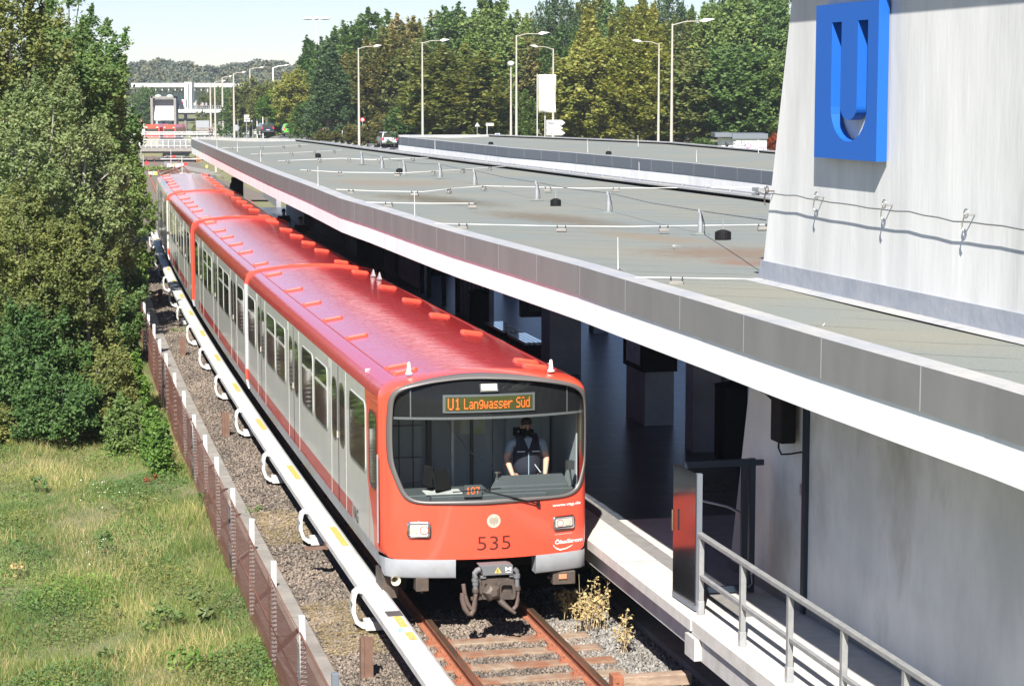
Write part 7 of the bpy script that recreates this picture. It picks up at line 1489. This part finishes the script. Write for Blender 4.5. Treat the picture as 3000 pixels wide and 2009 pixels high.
# concrete shaft
t = thing('concrete_shaft', 'far concrete frame shaft with sloping cream panel and domed rooflights', 'building', atY(478, 380, 440)); mb = MB(); bx(mb, 442, 283, 447, 378, 440, 3); bx(mb, 510, 283, 515, 378, 440, 3); bx(mb, 442, 283, 515, 288, 440, 2); mb.build('frame', M['concrete'], t)
A = [atY(x, y, Y) for x, y, Y in ((447, 292, 442.3), (510, 292, 442.3), (510, 353, 440.4), (452, 353, 440.4))]; mb = MB(); mb.add(A+[p+Vector((0, 1, 0)) for p in A], [(3, 2, 1, 0), (4, 5, 6, 7)]); mb.build('sloping_panel', M['slab'], t); mb = MB(); bx(mb, 447, 288, 510, 372, 448, 2); mb.build('back_wall', M['concrete_dark'], t)
mb = MB(); bx(mb, 458, 355, 476, 368, 446, 1); bx(mb, 484, 355, 502, 368, 446, 1); mb.build('window', mat('far_glass', (.30, .42, .48), .2), t)
for x in (463.5, 497.5): mb = MB(); c = atY(x, 283, 443); mb.sphere(tuple(c), .72, 12, 6, 0, (1, 1, .55)); mb.build('rooflight', M['white'], t)
t = thing('shaft_wing', 'dark slanting side wall right of the concrete shaft', 'wall', atY(520, 320, 442)); A = [atY(x, y, 442) for x, y in ((516, 284), (528, 321), (516, 322))]; mb = MB(); mb.add(A+[p+Vector((0, 6, 0)) for p in A], [(0, 2, 1), (3, 4, 5), (0, 1, 4, 3)]); mb.build('panel', M['midgrey'], t)
# distant trains
for (x0, x1, y0, y1, lab) in ((478, 514, 366, 404, 'distant red metro train front with dark lower edge below the concrete shaft'), (424, 467, 365, 404, 'distant pale red metro train front at the left of the other one')):
    t = thing('distant_train', lab, 'train', atY((x0+x1)/2, y1, 418), 'distant trains'); a = atY(x0, y1, 418); b = atY(x1, y0, 418); cx = (a.x+b.x)/2; w = b.x-a.x; mb = MB()
    z0, z1 = a.z, b.z; P = [(-.5, 0), (.5, 0), (.5, .78), (.38, 1), (-.38, 1), (-.5, .78)]; A = [Vector((cx+w*u, 418, z0+(z1-z0)*v)) for u, v in P]; B = [p+Vector((.5, 10, 0)) for p in A]; mb.add(A+B, [(5, 4, 3, 2, 1, 0)]+[(i, (i+1) % 6, 6+(i+1) % 6, 6+i) for i in range(6)]); mb.build('body', M['red'], t)
    mb = MB(); mb.box((cx, 417.95, z0+(z1-z0)*.60), (w*.84, .06, (z1-z0)*.2)); mb.build('windscreen', M['sideglass'], t)
    for sg in (-1, 1): mb = MB(); mb.box((cx+sg*w*.36, 417.9, z0+(z1-z0)*.78), (w*.14, .08, .28)); mb.build('headlight', M['lens'], t)
# footbridge with columns
YF = 480
t = thing('footbridge', 'long white footbridge deck on pillars in front of the far station', 'bridge', atY(550, 330, YF)); mb = MB(); bx(mb, 398, 321, 706, 330, YF, 8); mb.build('deck', M['whitewall'], t); mb = MB(); bx(mb, 420, 330.05, 700, 336, YF+1, 6); mb.build('girder', M['concrete_dark'], t)
mb = MB(); bx(mb, 398, 309, 706, 310, YF+.1, .08); bx(mb, 398, 315, 706, 316, YF+.1, .08)
for x in range(400, 706, 6): bx(mb, x, 309, x+.9, 321, YF+.1, .08)
mb.build('railing', M['alu'], t)
for x in (416, 434, 540, 583, 640, 668): mb = MB(); bx(mb, x, 330, x+6, 392, YF+2, 1.2); mb.build('column', M['whitewall'] if x in (416, 583) else M['concrete_dark'], t)
for x, w, m_, lab in ((571, 4, M['cream'], 'tiny pedestrian in a cream coat on the far footbridge'), (590, 3.2, M['denim'], 'tiny pedestrian in dark blue on the far footbridge'), (594, 3, M['shirt'], 'tiny pedestrian in pale blue beside the dark blue one on the far footbridge'), (605, 3, M['shirt'], 'tiny pedestrian in white right of the group on the far footbridge')):
    q = atY(x, 321, YF+1); person(lab, (q.x, YF+1, q.z), random.uniform(-1, 1), m_, M['midgrey'], 'down', walk=.6, scale=.98, group='pedestrians far away')
# station building
t = thing('station_building', 'long low white station building with glass front and tall white pylon', 'building', atY(550, 320, 560)); mb = MB(); bx(mb, 385, 244, 718, 256, 560, 22); mb.build('roof', M['white'], t); mb = MB(); bx(mb, 455, 270, 602, 322, 564, 16); mb.build('glass_front', mat('green_glass', (.22, .33, .33), .12, col2=(.40, .48, .44), scale=.12), t); mb = MB(); bx(mb, 385, 300, 718, 330, 566, 15); mb.build('base_wall', M['concrete'], t)
for i, x in enumerate(range(436, 620, 19)): mb = MB(); bx(mb, x, 256, x+2.4, 266, 560.5, 6); mb.build('roof_fin', M['white'], t)
mb = MB(); bx(mb, 438, 256.2, 602, 266, 563, 12); mb.build('clerestory', mat('pale_glass', (.50, .60, .58), .15), t)
for x in range(466, 600, 18): mb = MB(); bx(mb, x, 268, x+1.2, 321, 563.5, .3); mb.build('mullion', M['alu'], t)
mb = MB(); bx(mb, 541, 240.5, 561, 322, 550, 5); mb.build('pylon', M['white'], t); mb = MB(); bx(mb, 551.6, 247, 553.2, 321, 549.9, .1); mb.build('pylon_joint', M['midgrey'], t)
mb = MB(); bx(mb, 518, 292, 544, 315, 545, 2); kw = mb.build('kiosk', M['white'], t); mb = MB(); bx(mb, 523.5, 298, 537, 312, 544.9, .1); mb.build('red_panel', signred, kw)
# signal mast and guy wires left of the train
q = at(408, 668, .1); t = thing('guyed_mast', 'slender white mast with two guy wires standing left of the far end of the train', 'mast', q); tp = atY(408, 521, q.y); mb = MB(); mb.tube([q, tp], .06, 8); mb.build('pole', M['lampwhite'], t); mb = MB(); mb.tube([q, q+Vector((0, 0, .9))], [.28, .07], 6); mb.build('foot', M['darkgrey'], t)
mb = MB(); mb.tube([atY(386, 455, q.y+25), atY(400, 520, q.y+8), atY(424, 590, q.y), atY(452, 640, q.y-8)], .02, 4); mb.tube([atY(388, 462, q.y+28), atY(396, 500, q.y+12), tp], .02, 4); mb.build('guy_wire', M['alu'], t)
mb = MB(); a, b = at(376, 670, -.05), at(452, 670, -.05); mb.box((a+b)/2, ((b-a).length, .3, .15)); tag(mb.build('cross_beam', M['white']), 'short white beam lying across the path at the foot of the slender mast', 'beam')
# trackside equipment beyond the train
for j, (px, py, Y, lab) in enumerate(((437, 470, 300, 'white and yellow trackside boxes with a red board beside the left far track'), (551, 500, 290, 'white trackside cabinets with a small red board between the far tracks'), (515, 462, 360, 'small yellow and white trackside box between the far tracks'))):
    q = atY(px, py, Y); t = thing('trackside_box', lab, 'trackside equipment', (q.x, Y, q.z), 'trackside equipment')
    for k in range(7):
        mb = MB(); c = (q.x+random.uniform(-.9, 1.3), Y-k*1.1, float(gz(q.x, Y-k*1.1))+.45); mb.box(c, (.55, .5, .5)); mb.build('cabinet', M['yellow'] if k == 2 else M['white'], t)
    mb = MB(); c = (q.x, Y-2, float(gz(q.x, Y-2))+1.9); mb.box(c, (.55, .06, .35)); mb.tube([(q.x-.5, Y-2, c[2]-1.8), (q.x-.5, Y-2, c[2]+1.1)], .05, 6, 1); mb.build('red_board', [signred, M['white']], t)
t = thing('barrier_fence', 'short orange and white barrier beside the right far track', 'barrier', atY(585, 470, 330)); mb = MB()
for x in (576, 582, 588): bx(mb, x, 455, x+1.4, 475, 330, .1)
mb.build('post', mat('orange_white', (.65, .25, .12), .6), t); mb = MB(); bx(mb, 470, 465, 592, 467, 331, .12); mb.build('rail', M['white'], t)
t = thing('signal_cabinet', 'small yellow trackside cabinet on a post near the far platform end', 'cabinet', atY(605, 500, 230)); mb = MB(); bx(mb, 602, 484, 610, 492, 230, .3); mb.build('box', M['yellow'], t); pole(606, 492, 515, 230, .05).build('post', M['alu'], t)

# thin summer haze that softens the far trees
hz = MB(); hz.box((0, 480, 22), (1000, 1200, 64)); ho = hz.build('haze', []); ho['kind'] = 'stuff'
hm, hn = bpy.data.materials.new('haze'), None; hm.use_nodes = True; hn = hm.node_tree; hn.nodes.remove(hn.nodes['Principled BSDF'])
pv = hn.nodes.new('ShaderNodeVolumePrincipled'); pv.inputs['Color'].default_value = (.86, .92, 1, 1); pv.inputs['Density'].default_value = .00021; pv.inputs['Anisotropy'].default_value = .2
hn.links.new(pv.outputs[0], hn.nodes['Material Output'].inputs['Volume']); ho.data.materials.clear(); ho.data.materials.append(hm)
